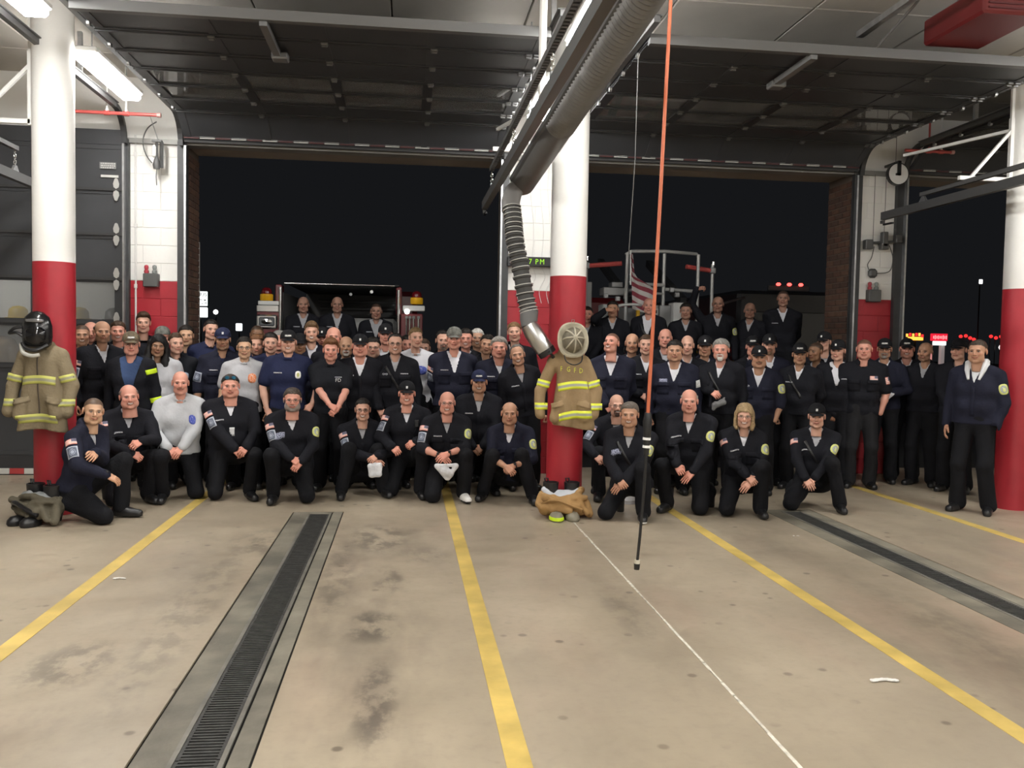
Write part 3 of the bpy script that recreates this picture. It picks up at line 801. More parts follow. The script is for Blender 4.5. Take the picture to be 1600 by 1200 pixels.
_hand_cache = {}
def hand_mesh(kind, res=.0048):
    k = (kind, res)
    if k in _hand_cache: return _hand_cache[k]
    g = Grid((-.05, -.065, -.085), (.20, .095, .05), res)
    c0 = {'relax': (10, 22, 20), 'grip': (35, 62, 40), 'flat': (4, 8, 6), 'lap': (18, 34, 26)}[kind]
    g.cap((-.04, 0, 0), (.0, 0, 0), .026, .024, .01)
    for yy in (-.026, -.009, .009, .026): g.cap((.008, yy * .7, 0), (.082, yy * 1.05, .002), .0165, .0125, .012)
    for yy, L, r, sp in ((.030, .070, .0092, .07), (.0105, .079, .0096, .02), (-.0105, .073, .0092, -.03), (-.029, .056, .0082, -.09)):
        p = np.array([.084, yy, .002]); a = 0.
        for q, ph in enumerate((.45, .32, .23)):
            a += math.radians(c0[q]); d = np.array([math.cos(a) * math.cos(sp), math.sin(sp), -math.sin(a)]); e = p + d * L * ph * 1.15
            g.cap(p, e, r * (1 - .08 * q), r * (1 - .08 * (q + 1)), .003); p = e
    g.cap((.018, .022, -.008), (.050, .052, -.018), .0155, .0115, .012)
    g.cap((.050, .052, -.018), (.076, .055 if kind != 'grip' else .040, -.026 if kind != 'grip' else -.042), .0112, .0105, .003)
    g.cap((.076, .055 if kind != 'grip' else .040, -.026 if kind != 'grip' else -.042), (.098, .050 if kind != 'grip' else .02, -.034 if kind != 'grip' else -.05), .0100, .0085, .003)
    _hand_cache[k] = g.net(); return _hand_cache[k]

_foot_cache = {}
def foot_mesh(kind):
    if kind in _foot_cache: return _foot_cache[kind]
    g = Grid((-.075, -.235, -.10), (.075, .10, .14), .0095)
    g.cap((0, .045, -.045), (0, -.05, -.048), .040, .042, .02); g.cap((0, -.06, -.055), (.004, -.165, -.060), .046, .040, .02)
    g.cap((0, .02, -.03), (0, .015, .12 if kind == 'boot' else .05), .043, .050, .03)
    g.cap((0, -.02, -.02), (0, -.09, -.045), .036, .034, .03)
    x, y, z = g.coords(); g.D = np.maximum(g.D, -(z + .088) + 0 * x + 0 * y)
    V, F = g.net(); ms = {'boot': [BOOT, SOLE], 'white': [WHITE_SHOE, SOLE], 'sneaker': [BLACK_PLASTIC, WHITE_SOLE]}[kind]
    zc = V[F].mean(1)[:, 2]; me = raw_mesh('shoe', V, F, ms, (zc < -.070).astype(int)); _foot_cache[kind] = me; return me

def cap_parts():
    """ball cap in head coordinates: dome, bill, button"""
    m = MB(); n = 20; prof = [(1.03, .0), (1.04, .02), (1.0, .045), (.86, .072), (.62, .093), (.30, .105), (.0, .109)]; V = []; F = []
    for r, z in prof:
        for k in range(n):
            a = 2 * math.pi * k / n; V.append((r * .083 * math.cos(a), .012 + r * .101 * math.sin(a), .030 + z + (.014 if math.sin(a) < -.2 and z < .03 else 0) * (-math.sin(a))))
    for i in range(len(prof) - 1):
        for k in range(n): F.append((i * n + k, i * n + (k + 1) % n, (i + 1) * n + (k + 1) % n, (i + 1) * n + k))
    m.add(V, F); dome = m.mesh('cap', None, True); b = MB(); V = []; F = []; nu, nv = 11, 6
    for top in (1, 0):
        for j in range(nv):
            for i in range(nu):
                u = -1 + 2 * i / (nu - 1); v = j / (nv - 1); ang = u * 1.05
                bx = .083 * math.sin(ang); by = .012 - .101 * math.cos(ang)
                L = .070 * (1 - u * u) ** .5 * v
                V.append((bx * (1 - .05 * v), by - L, .046 + .002 * top - .020 * v * (1 - u * u) ** .5 - .020 * u * u - .004))
    o = nu * nv
    for j in range(nv - 1):
        for i in range(nu - 1):
            q = (j * nu + i, j * nu + i + 1, (j + 1) * nu + i + 1, (j + 1) * nu + i); F.append(q[::-1]); F.append(tuple(o + t for t in q))
    for i in range(nu - 1):
        j = nv - 1; F.append((j * nu + i, j * nu + i + 1, o + j * nu + i + 1, o + j * nu + i))
    b.add(V, F); return dome, b.mesh('bill', None, True)
_capcache = {}
def cap_for(m):
    if m.name not in _capcache:
        if 'base' not in _capcache: _capcache['base'] = cap_parts()
        q = []
        for me in _capcache['base']:
            k = me.copy(); k.materials.clear(); k.materials.append(m); q.append(k)
        _capcache[m.name] = q
    return _capcache[m.name]
def curved_strip(w, h, z0, ry, rx, y0, m, name):
    """print wrapped on the front of a cap"""
    V = []; F = []; U = []; n = 7
    for j in range(2):
        for i in range(n):
            a = (i / (n - 1) - .5) * w / ry; s = 1. if j == 0 else .955
            V.append((rx * s * math.sin(a), y0 - ry * s * math.cos(a), z0 + j * h)); U.append((i / (n - 1), j))
    for i in range(n - 1): F.append((i, i + 1, n + i + 1, n + i))
    return raw_mesh(name, V, F, [m], None, True, None, U)
_gl = {}
def glasses_mesh(dark):
    if dark in _gl: return _gl[dark]
    m = MB()
    for s in (-1, 1):
        pts = [(s * (.031 + .0205 * math.cos(a) * (1 - .12 * abs(math.sin(a)))), -.101 + .004 * abs(math.cos(a)), .001 + .0155 * math.sin(a)) for a in [2 * math.pi * i / 12 for i in range(12)]]
        m.tube(pts, .0022 if dark else .0016, 5, True); m.tube([(s * .052, -.098, .006), (s * .070, -.07, .007), (s * .082, .012, .004), (s * .080, .03, -.012)], .0018, 5)
    m.tube([(-.011, -.103, .004), (0, -.106, .006), (.011, -.103, .004)], .0018, 5)
    _gl[dark] = m.mesh('glasses', mat('dark_spectacle_frame', (.015, .012, .01), .3) if dark else mat('thin_spectacle_frame', (.22, .18, .15), .25, .6), True); return _gl[dark]
def sunglasses_mesh():
    m = MB()
    for s in (-1, 1):
        m.lathe([(.0, -.003), (.021, -.002), (.021, .002), (.0, .003)], 12, 'y', (s * .031, -.078, .092), 1., .8); m.tube([(s * .052, -.075, .094), (s * .078, -.03, .07), (s * .083, .02, .03)], .0025, 5)
    m.tube([(-.011, -.08, .094), (.011, -.08, .094)], .0025, 5)
    return m.mesh('sunglasses', mat('blue_mirror_lens', (.03, .16, .28), .12, .7), True)

def two_bone(A, T, l1, l2, hint):
    A, T = np.asarray(A, float), np.asarray(T, float); d = T - A; L = np.linalg.norm(d); u = d / max(L, 1e-6); L = min(L, .985 * (l1 + l2)); T = A + u * L
    a = (l1 * l1 - l2 * l2 + L * L) / (2 * L); h = math.sqrt(max(l1 * l1 - a * a, 1e-6)); q = np.asarray(hint, float); q = q - u * (q @ u); q = nrm(q); return A + u * a + q * h, T

class Body:
    pass
def decal(name, bvh, centre, out, up, w, h, m, root, nx=5, ny=5, lift=.004, bend=0., edge=True):
    """cloth patch that follows the garment under it"""
    out = nrm(out); up = nrm(np.asarray(up) - out * (np.asarray(up) @ out)); rt = np.cross(up, out); c = np.asarray(centre, float)
    base = bvh.ray_cast(Vector(c + out * .25), Vector(-out), .5)
    if base[0] is None: return None
    c0 = np.array(base[0]); V = []; U = []
    for j in range(ny):
        for i in range(nx):
            u, v = i / (nx - 1), j / (ny - 1); p = c0 + rt * (u - .5) * w + up * ((v - .5) * h + bend * (1 - 4 * (u - .5) ** 2))
            q = bvh.ray_cast(Vector(p + out * .12), Vector(-out), .24)
            if q[0] is not None and abs((np.array(q[0]) - c0) @ out) < .05 + w * .25: r = np.array(q[0]) + np.array(q[1]) * lift * .5 + out * lift * .5
            else: r = p - out * .01 * (abs(u - .5) * 2) ** 2
            V.append(r); U.append((u, v))
    V = np.array(V); F = [(j * nx + i, j * nx + i + 1, (j + 1) * nx + i + 1, (j + 1) * nx + i) for j in range(ny - 1) for i in range(nx - 1)]
    if edge:
        ring = [i for i in range(nx)] + [j * nx + nx - 1 for j in range(1, ny)] + [(ny - 1) * nx + i for i in range(nx - 2, -1, -1)] + [j * nx for j in range(ny - 2, 0, -1)]
        b = len(V); V = np.concatenate([V, V[ring] - out * lift * 2]); U += [U[i] for i in ring]
        for k in range(len(ring)): F.append((ring[k], b + k, b + (k + 1) % len(ring), ring[(k + 1) % len(ring)]))
    return link(name, raw_mesh(name, V, F, [m], None, True, None, U), root)

def oval_decal(name, bvh, centre, out, up, w, h, m, root, lift=.004):
    out = nrm(out); up = nrm(np.asarray(up) - out * (np.asarray(up) @ out)); rt = np.cross(up, out)
    base = bvh.ray_cast(Vector(np.asarray(centre) + out * .25), Vector(-out), .5)
    if base[0] is None: return None
    c0 = np.array(base[0]); V = []; U = []; n = 16
    for r in (0., .55, 1., 1.0):
        for k in range(n):
            a = 2 * math.pi * k / n; u, v = r * math.cos(a), r * math.sin(a)
            if True:
                e = (abs(u) ** 3 + abs(v) ** 3) ** (1 / 3.) / max(1e-6, math.hypot(u, v)) if r else 1; u /= max(e, .8); v /= max(e, .8)
            p = c0 + rt * u * w / 2 + up * v * h / 2; q = bvh.ray_cast(Vector(p + out * .12), Vector(-out), .24)
            z = np.array(q[0]) + out * lift if q[0] is not None and abs((np.array(q[0]) - c0) @ out) < .06 else p
            V.append(z); U.append((u / 2 + .5, v / 2 + .5))
    V = np.array(V); V[3 * n:] -= out * lift * 2
    F = [(i * n + k, i * n + (k + 1) % n, (i + 1) * n + (k + 1) % n, (i + 1) * n + k) for i in range(3) for k in range(n)]
    return link(name, raw_mesh(name, V, F, [m], None, True, None, U), root)

RNG = np.random.default_rng(7)
def build_person(P):
    rng = np.random.default_rng(P['id'] * 13 + 5)
    near = P.get('near', False); W = P.get('w', 1.0); belly = P.get('belly', 1.0); kneel = P['pose'] == 'kneel'
    floor = P.get('floor', 0.); top = P['top'] - floor; X, Y = P['x'], P['y']
    allow = .030 if P.get('cap') else {'bald': .0, 'buzz': .002, 'side': .0}.get(P.get('hair', 'short'), .014 + P.get('quiff', 0) * .5)
    hs = P.get('hs', 1.0); htop = .115 * hs; crown = top - allow
    yaw = math.radians(P.get('yaw', 0)) - .7 * math.atan2(X, Y)
    Rz = rotz(yaw); R = Rz.T
    root_xy = np.array([X, Y])
    lean = math.radians(P.get('lean', 18 if kneel else 2)); side = math.radians(P.get('side', 0))
    # ---- torso frame
    if kneel:
        s = P.get('s', .97)
        hz = .715 * s; pz = crown - htop - math.cos(lean) * math.cos(side) * hz + .0
        pz = float(np.clip(pz, .20, .60)); hz = (crown - htop - pz) / (math.cos(lean) * math.cos(side))
    else:
        s = crown / 1.78; pz = .94 * s; hz = (crown - htop - pz) / (math.cos(lean) * math.cos(side))
    T = roty(side) @ rotx(lean)           # positive lean tips the chest to -Y
    pel = V3(0, 0, pz); headc = pel + T @ V3(0, -.015, hz)
    # keep the head over the given point: shift root
    off = Rz @ V3(headc[0], headc[1], 0); loc = V3(X - off[0], Y - off[1], floor)
    def tl(x, y, z): return pel + T @ (V3(x, y, z) * s)
    def tolocal(w): return R @ (np.asarray(w, float) - loc)
    sh = {k: tl(q * .190 * (.6 + .4 * W), .008, .484) for k, q in (('R', -1), ('L', 1))}
    hip = {k: tl(q * .088, 0, -.01) for k, q in (('R', -1), ('L', 1))}
    # ---- legs
    knee, ank, toe = {}, {}, {}; tl1, tl2 = .435 * s, .425 * s
    if kneel:
        up = P.get('up', 'L'); dn = 'R' if up == 'L' else 'L'; sp = P.get('spread', .15)
        for k, q in (('R', -1), ('L', 1)):
            if k == up or P.get('squat'):
                fy = -P.get('fy', .34) if k == up else -P.get('fy2', .22); t = V3(q * (sp + .02) + P.get('shift', 0), fy, .095)
                kk, a = two_bone(hip[k], t, tl1, tl2, V3(q * .25, -1, .6)); knee[k], ank[k] = kk, a; toe[k] = nrm(V3(q * .18, -1, 0))
            else:
                kz = .075; dy = math.sqrt(max(tl1 ** 2 - (hip[k][2] - kz) ** 2 - (sp - .09) ** 2, .01)); knee[k] = V3(q * sp, hip[k][1] - dy, kz)
                ank[k] = knee[k] + nrm(V3(-q * .05, 1, .24)) * tl2; toe[k] = nrm(V3(0, .12, -1))
    else:
        fs = P.get('stance', .115)
        for k, q in (('R', -1), ('L', 1)):
            ank[k] = V3(q * fs, .02 + q * P.get('step', 0), .088); knee[k], ank[k] = two_bone(hip[k], ank[k], tl1, tl2, V3(q * .1, -1, 0)); toe[k] = nrm(V3(q * .22, -1, 0))
    # ---- arms
    al1, al2 = .285 * s, .255 * s; elb, wri = {}, {}; arms = P.get('arms', 'down'); hk = {}
    for k, q in (('R', -1), ('L', 1)):
        a = arms if isinstance(arms, str) else arms[0 if k == 'R' else 1]
        if isinstance(a, (tuple, list)): t = tolocal(a[:3]); hint = V3(q * 1., .5, -.5)
        elif a == 'down': t = tl(q * (.25 + .03 * W), -.03, -.13); hint = V3(q * .5, 1, 0)
        elif a == 'clasp': t = tl(q * .055, -.235 * (.6 + .4 * belly), .03 + .015 * q); hint = V3(q * 1., .4, -.3)
        elif a == 'behind': t = tl(q * .08, .17, .02); hint = V3(q * 1., .3, 0)
        elif a == 'pocket': t = tl(q * .205, -.06, -.035); hint = V3(q * 1.8, .5, 0)
        elif a == 'fold': t = tl(-q * .10, -.20 * (.6 + .4 * belly), .22); hint = V3(q * 1., -.2, -.6)
        elif a == 'hug': t = tl(q * .34, .16, .42); hint = V3(q * 1, .3, -.4)
        if P.get('elbow_out') and isinstance(a, (tuple, list)): hint = V3(q * 1., -.3, -1.)
        elb[k], wri[k] = two_bone(sh[k], t, al1, al2, hint)
    # ---- skin mesh: head, neck, hidden core, bare forearms, hands
    res = .0056 if near else .0068
    hp = dict(P.get('face', {})); hp.update({k: P[k] for k in ('tone', 'hair', 'hc', 'beard', 'bc', 'recede', 'quiff', 'teeth', 'smile') if k in P}); hp.setdefault('tone', 'fair')
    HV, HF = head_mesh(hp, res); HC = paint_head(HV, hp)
    EV, EF, EC = eyes_mesh(hp)
    hyaw = math.radians(P.get('hyaw', 0)) - math.atan2(X, Y) - yaw
    HR = rotz(hyaw) @ roty(math.radians(P.get('tilt', 0))) @ rotx(math.radians(P.get('nod', 2)))
    def hput(v): return headc + (np.asarray(v) * hs) @ HR.T
    Vs, Fs, Cs = [hput(HV), hput(EV)], [HF, EF + len(HV)], [HC, EC]; nV = len(HV) + len(EV); tone = np.array(TONES[hp['tone']])
    def addp(V, F, c):
        nonlocal nV
        if len(V) == 0: return
        Vs.append(V); Fs.append(F + nV); Cs.append(np.tile(c, (len(V), 1))); nV += len(V)
    def torso(g, e, wid=W, bl=belly, k=.05, low=True):
        if low: g.cap(tl(-.075 * wid, .01, .0), tl(.075 * wid, .01, .0), (.118) * s + e, .118 * s + e, k)
        g.cap(tl(-.065 * wid, -.015 * bl, .16), tl(.065 * wid, -.015 * bl, .16), .112 * s * (.55 + .45 * bl) + e, .112 * s * (.55 + .45 * bl) + e, k)
        g.cap(tl(-.085 * wid, -.005, .33), tl(.085 * wid, -.005, .33), .116 * s + e, .116 * s + e, k)
        g.cap(tl(-.10 * wid, .01, .44), tl(.10 * wid, .01, .44), .082 * s + e, .082 * s + e, k)
        for q in (-1, 1):
            g.cap(tl(q * .03, .02, .555), tl(q * .13 * wid, .012, .512), .045 * s + e, .050 * s + e, .03)
    def arm(g, k, e, end=1., k2=.03, cuff=0.):
        g.cap(sh[k], elb[k], .056 * s + e, .047 * s + e, k2); w = elb[k] + (wri[k] - elb[k]) * end
        if end > 0: g.cap(elb[k], w, .046 * s + e, .031 * s + (.016) * (1 - end) + e + cuff, .02)
    def leg(g, k, e, k2=.03, cuff=0.):
        g.cap(hip[k], knee[k], .083 * s + e, .058 * s + e, k2); g.cap(knee[k], ank[k], .056 * s + e, .042 * s + e + cuff, .03)
    allp = np.array([*sh.values(), *elb.values(), *wri.values(), *hip.values(), *knee.values(), *ank.values(), headc])
    g = Grid(allp.min(0) - .15, allp.max(0) + .15, .030); torso(g, -.022)
    for k in 'RL': arm(g, k, -.016, .9); leg(g, k, -.018)
    addp(*g.net(), tone)
    style = P.get('style', 'jump'); short = style in ('tee', 'shortuni') or P.get('rolled'); vis = P.get('hands', '')
    frame = {}
    for k, q in (('R', -1), ('L', 1)):
        fd = nrm(wri[k] - elb[k])
        if short:
            pts = np.array([sh[k], elb[k], wri[k]]); g = Grid(pts.min(0) - .09, pts.max(0) + .09, .011)
            a0 = sh[k] + (elb[k] - sh[k]) * .3; g.cap(a0, elb[k], .046 * s, .038 * s, 0); g.cap(elb[k], elb[k] + (wri[k] - elb[k]) * .35, .040 * s, .040 * s, .02); g.cap(elb[k] + (wri[k] - elb[k]) * .35, wri[k], .040 * s, .026 * s, .02); addp(*g.net(), tone)
        kind = vis[0 if k == 'R' else 1] if vis else 'g'
        hk[k] = kind
        if kind == '-': continue
        kn = {'r': 'relax', 'g': 'grip', 'f': 'flat', 'l': 'lap'}[kind]
        hv, hf = hand_mesh(kn, .0055 if vis else .008)
        a = arms if isinstance(arms, str) else arms[0 if k == 'R' else 1]
        # hand axes: x fingers, z back of hand
        if a == 'down' or a == 'pocket': xd = nrm(fd + V3(0, -.15, -.25)); zd = V3(q, -.35, 0)
        elif a in ('clasp',): xd = nrm(fd * .6 + V3(-q * .75, -.05, -.35)); zd = V3(0, -1, .25)
        elif kneel or isinstance(a, (tuple, list)): xd = nrm(fd * .7 + V3(-q * P.get('hin', .55), -.15, -.45)); zd = V3(q * .25, -.8, .75)
        else: xd = fd; zd = V3(0, 1, 0)
        zd = nrm(zd - xd * (zd @ xd)); yd = np.cross(zd, xd)
        # thumb side (+y') must point to the body's middle / up: mirror as needed
        M3 = np.stack([xd, yd, zd], 1); mir = P.get('mir', {}).get(k, None)
        flip = (q > 0) if mir is None else mir
        hv2 = hv * ([1, -1, 1] if flip else [1, 1, 1]); sc = .93 * s * P.get('hands_s', 1.)
        frame[k] = (wri[k], xd, yd, zd)
        addp(wri[k] + (hv2 * sc) @ M3.T, hf[:, ::-1] if flip else hf, tone * [1.02, .92, .9])
    me = raw_mesh('person', np.concatenate(Vs), np.concatenate(Fs), [SKIN], None, True, np.concatenate(Cs))
    root = link('person', me, None, tuple(loc), yaw); tag(root, P['label'], 'person', P.get('group'))
    # ---- garments
    jm = P.get('jm', NAVY_DARK); um = P.get('um', GREYU_TEE); gr = .0125 if near else .016
    out = V3(0, -1, 0)
    ptsj = np.array([*sh.values(), *elb.values(), *wri.values(), *hip.values(), headc - V3(0, 0, .1)])
    g = Grid(ptsj.min(0) - .17, ptsj.max(0) + .13, gr); e = .014
    if style == 'tee': e = .010
    torso(g, e)
    if style in ('tee', 'shortuni'):
        for k in 'RL':
            g.cap(sh[k], sh[k] + (elb[k] - sh[k]) * (.72 if style == 'tee' else .85), .060 * s + e, .058 * s + e * 1.3, .03)
    elif P.get('rolled'):
        for k in 'RL': arm(g, k, e, .22, .03, .004)
    else:
        for k in 'RL': arm(g, k, e, .97, .03, .004)
    if style in ('jump', 'shortuni', 'open', 'sweatneck', 'hood'):
        nr = 16
        for i in range(nr):   # collar stand
            a = 2 * math.pi * i / nr; b = 2 * math.pi * (i + 1) / nr
            if abs(((a + math.pi) % (2 * math.pi)) - math.pi - (-math.pi / 2)) < .5 or math.sin(a) < -.86 or math.sin(b) < -.86: continue
            z = lambda t: .592 + .020 * math.sin(t)
            g.cap(tl(.070 * math.cos(a), .018 + .066 * math.sin(a), z(a)), tl(.070 * math.cos(b), .018 + .066 * math.sin(b), z(b)), .016, .016, .008)
            g.cap(tl(.078 * math.cos(a), .018 + .074 * math.sin(a), z(a) - .025), tl(.078 * math.cos(b), .018 + .074 * math.sin(b), z(b) - .025), .017, .017, .012)
    else:
        for i in range(12):
            a = 2 * math.pi * i / 12; b = 2 * math.pi * (i + 1) / 12; z = lambda t: .560 + .022 * math.sin(t)
            g.cap(tl(.068 * math.cos(a), .016 + .068 * math.sin(a), z(a)), tl(.068 * math.cos(b), .016 + .068 * math.sin(b), z(b)), .013, .013, .012)
    if not (style == 'tee'): g.wrinkle(.0105, 20, rng)
    else: g.wrinkle(.006, 14, rng)
    xs, ys, zs = g.coords(); Ti = T.T / s
    xt = Ti[0, 0] * (xs - pel[0]) + Ti[0, 1] * (ys - pel[1]) + Ti[0, 2] * (zs - pel[2])
    yt = Ti[1, 0] * (xs - pel[0]) + Ti[1, 1] * (ys - pel[1]) + Ti[1, 2] * (zs - pel[2])
    zt = Ti[2, 0] * (xs - pel[0]) + Ti[2, 1] * (ys - pel[1]) + Ti[2, 2] * (zs - pel[2])
    vdep = P.get('v', .40)
    if style in ('jump', 'shortuni', 'open', 'hood'):
        wv = P.get('vw', .36)
        if style == 'shortuni': vdep = .49
        cutv = np.maximum((np.abs(xt - P.get('vx', 0)) - (zt - vdep) * wv) * s * .93, (yt + .0) * s)
        g.D = np.maximum(g.D, -cutv)
    # neck hole and hem
    ncut = np.maximum((np.sqrt(xt ** 2 + (yt - .0) ** 2) - .052) * s, (.52 - zt) * s); g.D = np.maximum(g.D, -ncut)
    hem = P.get('hem', -.04 if style in ('tee', 'shortuni') else -.02)
    g.D = np.maximum(g.D, np.minimum((hem - zt) * s, (.26 - np.abs(xt)) * s) if kneel else np.minimum((hem - zt) * s, (.215 * (.5 + .5 * W) - np.abs(xt)) * s))
    JV, JF = g.net()
    gname = {'jump': 'jumpsuit_top', 'tee': 't_shirt', 'shortuni': 'uniform_shirt', 'sweat': 'sweatshirt', 'open': 'jacket', 'hood': 'jacket', 'sweatneck': 'sweater'}[style]
    jo = link(gname, raw_mesh(gname, JV, JF, [jm]), root)
    bvh = BVHTree.FromPolygons([Vector(v) for v in JV], [tuple(map(int, f)) for f in JF])
    if style in ('jump', 'open', 'hood'):
        c = tl(0, -.05, .42); g = Grid(c - .24, c + .24, .013)
        torso(g, e - .011, W, belly, .05, False)
        xs, ys, zs = g.coords(); u0 = T.T / s
        xt = u0[0, 0] * (xs - pel[0]) + u0[0, 1] * (ys - pel[1]) + u0[0, 2] * (zs - pel[2]); zt = u0[2, 0] * (xs - pel[0]) + u0[2, 1] * (ys - pel[1]) + u0[2, 2] * (zs - pel[2])
        yt = u0[1, 0] * (xs - pel[0]) + u0[1, 1] * (ys - pel[1]) + u0[1, 2] * (zs - pel[2])
        lowz = .30 if style != 'open' else .12
        g.D = np.maximum(g.D, np.maximum(np.maximum(np.abs(xt) - .13, lowz - zt), np.maximum(zt - .600, yt - .03)) * s)
        g.D = np.maximum(g.D, -np.maximum((np.sqrt(xt ** 2 + (yt - .0) ** 2) - .050) * s, (.545 - zt) * s))
        UV_, UF = g.net()
        if len(UV_): link('undershirt' if style != 'open' else 'shirt', raw_mesh('undershirt', UV_, UF, [um]), root)
    if style == 'hood':
        m = MB(); m.tube([tl(-.05, -.115, .44), tl(-.075, -.07, .53), tl(-.085, .0, .60), tl(-.06, .08, .61), tl(.0, .11, .60), tl(.06, .08, .61), tl(.085, .0, .60), tl(.075, -.07, .53), tl(.05, -.115, .44)], [.012, .024, .033, .04, .045, .04, .033, .024, .012], 8); m.obj('hood', HOODIE, root, True)
    # trousers
    tm = P.get('tm', TROUSER); g = Grid(np.array([*hip.values(), *knee.values(), *ank.values()]).min(0) - .16, np.array([*hip.values(), *knee.values(), *ank.values()]).max(0) + .15, .015 if near else .022)
    g.cap(tl(-.075 * W, .01, .0), tl(.075 * W, .01, .0), .122 * s, .122 * s, .04); g.cap(tl(-.06 * W, .0, .09), tl(.06 * W, .0, .09), .112 * s, .112 * s, .04)
    for k in 'RL': leg(g, k, .016, .035, .022 if not kneel else .014)
    g.wrinkle(.010, 15, rng); x, y, z = g.coords(); g.D = np.maximum(g.D, -(z - .012) + 0 * x + 0 * y)
    tv, tf = g.net(); link('trousers', raw_mesh('trousers', tv, tf, [tm]), root)
    sk = P.get('shoes', 'boot'); f2 = foot_mesh(sk)
    for k in 'RL':
        o = link({'boot': 'boot', 'white': 'white_shoe', 'sneaker': 'sneaker'}[sk], f2, root); td = toe[k]; upv = V3(0, 0, 1) if abs(td[2]) < .7 else nrm(knee[k] - ank[k])
        yv = -td; upv = nrm(upv - yv * (upv @ yv)); xv = np.cross(yv, upv); m = np.eye(4); m[:3, 0], m[:3, 1], m[:3, 2] = xv * s, yv * s, upv * s; m[:3, 3] = ank[k] + V3(0, 0, 0)
        o.matrix_local = Matrix(m.tolist())
    # ---- hair, cap, glasses
    hm = Matrix([[*(HR[i] * hs), headc[i]] for i in range(3)] + [[0, 0, 0, 1]])
    st = P.get('hair', 'short')
    if st in ('short', 'crop', 'side', 'long', 'bob', 'full') and (not P.get('cap') or st in ('long', 'bob')):
        hv, hf = hair_mesh(hp, .0062 if near else .0075, rng)
        if len(hv):
            hcn = tuple(round(c, 3) for c in P.get('hc', (.04, .025, .015))); hmname = 'hair_%d_%d_%d' % tuple(int(c * 1000) for c in hcn)
            ho = link('hair', raw_mesh('hair', hv, hf, [mat(hmname, hcn, .55, 0, .5, 120, .35, 60, spec=.3)]), root); ho.matrix_local = hm
    elif P.get('cap') and st not in ('bald', 'buzz'):
        q = dict(hp); q['hair'] = 'crop'; hv, hf = hair_mesh(q, .0085, rng); keep = (hv[hf][:, :, 2] < .05).all(1); hf = hf[keep]
        hcn = tuple(round(c, 3) for c in P.get('hc', (.04, .025, .015))); ho = link('hair', raw_mesh('hair', hv, hf, [mat('hair_%d_%d_%d' % tuple(int(c * 1000) for c in hcn), hcn, .55, 0, .5, 120, .35, 60, spec=.3)]), root); ho.matrix_local = hm
    if P.get('cap'):
        cm, print_ = P['cap']
        co = link('cap', cap_for(cm)[0], root); co.matrix_local = hm
        if P.get('cap_kind') != 'beanie':
            bl = link('bill', cap_for(cm)[1], co)
        if print_ == 'letters': link('cap_lettering', curved_strip(.085, .024, .062, .1085, .0905, .012, MATS['cap_letters_print'], 'cap_lettering'), co)
        elif print_ == 'emblem': link('cap_emblem', curved_strip(.024, .024, .064, .1085, .0905, .012, MATS['white_badge_print'], 'cap_emblem'), co)
    if P.get('glasses'): link('glasses', glasses_mesh(P['glasses'] == 'dark'), root).matrix_local = hm
    if P.get('sunglasses'): link('sunglasses', sunglasses_mesh(), root).matrix_local = hm
    if P.get('chinhair'):
        m = MB(); m.lathe([(.0, -.030), (.020, -.024), (.030, -.006), (.026, .010), (.012, .016), (.0, .017)], 10, 'z', (0, -.071, -.092), 1., .8)
        bo = m.obj('beard', mat('white_beard_hair', P.get('bc', (.6, .58, .55)), .7, 0, .5, 150), root, True); bo.matrix_local = hm
    # ---- prints and badges on the cloth
    UPt = T @ V3(0, 0, 1); OUTt = T @ V3(0, -1, 0)
    def chest(name, x, z, w, h, m, **kw): return decal(name, bvh, tl(x, -.10, z), OUTt, UPt, w, h, m, root, **kw)
    for b in P.get('marks', ()):
        if b == 'name': chest('name_strip', -.095 * W, .385, .085, .017, MATS['name_strip_print'], nx=5, ny=3)
        elif b == 'namebox': chest('name_patch', -.095 * W, .375, .085, .05, MATS['box_name_print'], nx=5, ny=4)
        elif b == 'nameL': chest('name_strip', .095 * W, .385, .085, .017, MATS['name_strip_print'], nx=5, ny=3)
        elif b == 'badgeL': oval_decal('badge', bvh, tl(.10 * W, -.1, .365), OUTt, UPt, .06, .078, MATS['badge_print'], root)
        elif b == 'flagL': chest('flag_patch', .10 * W, .385, .085, .05, MATS['flag_patch_print'])
        elif b == 'orange': oval_decal('emblem', bvh, tl(.10 * W, -.1, .37), OUTt, UPt, .085, .10, MATS['orange_emblem_print'], root)
        elif b == 'blue': oval_decal('emblem', bvh, tl(.10 * W, -.1, .36), OUTt, UPt, .062, .08, MATS['blue_emblem_print'], root)
        elif b == 'bluebig': oval_decal('emblem', bvh, tl(.06 * W, -.1, .36), OUTt, UPt, .14, .10, MATS['blue_emblem_print'], root)
        elif b == 'round': oval_decal('emblem', bvh, tl(.10 * W, -.1, .345), OUTt, UPt, .085, .085, MATS['round_emblem_print'], root)
        elif b == 'fd':
            chest('emblem_arc', .09 * W, .405, .075, .012, MATS['name_strip_print'], nx=5, ny=3)
            c = bvh.ray_cast(Vector(tl(.09 * W, -.35, .37)), Vector(-OUTt), .5)[0]
            if c is not None:
                o = text_obj('chest_letters', 'FD', .052, mat('white_print', (.7, .7, .7), .7), (0, 0, 0), (0, 0, 0), root, .003); xv = T @ V3(1, 0, 0)
                m = np.eye(4); m[:3, 0], m[:3, 1], m[:3, 2] = xv, UPt, OUTt; m[:3, 3] = np.array(c) + OUTt * .004; o.matrix_local = Matrix(m.tolist())
        elif b == 'chevron': chest('chevron_badge', -.10 * W, .36, .06, .055, MATS['chevron_print'])
        elif b == 'idcard':
            chest('id_card', .01, .26, .05, .085, mat('white_card', (.6, .6, .6), .4), lift=.006)
        elif b == 'pockets':
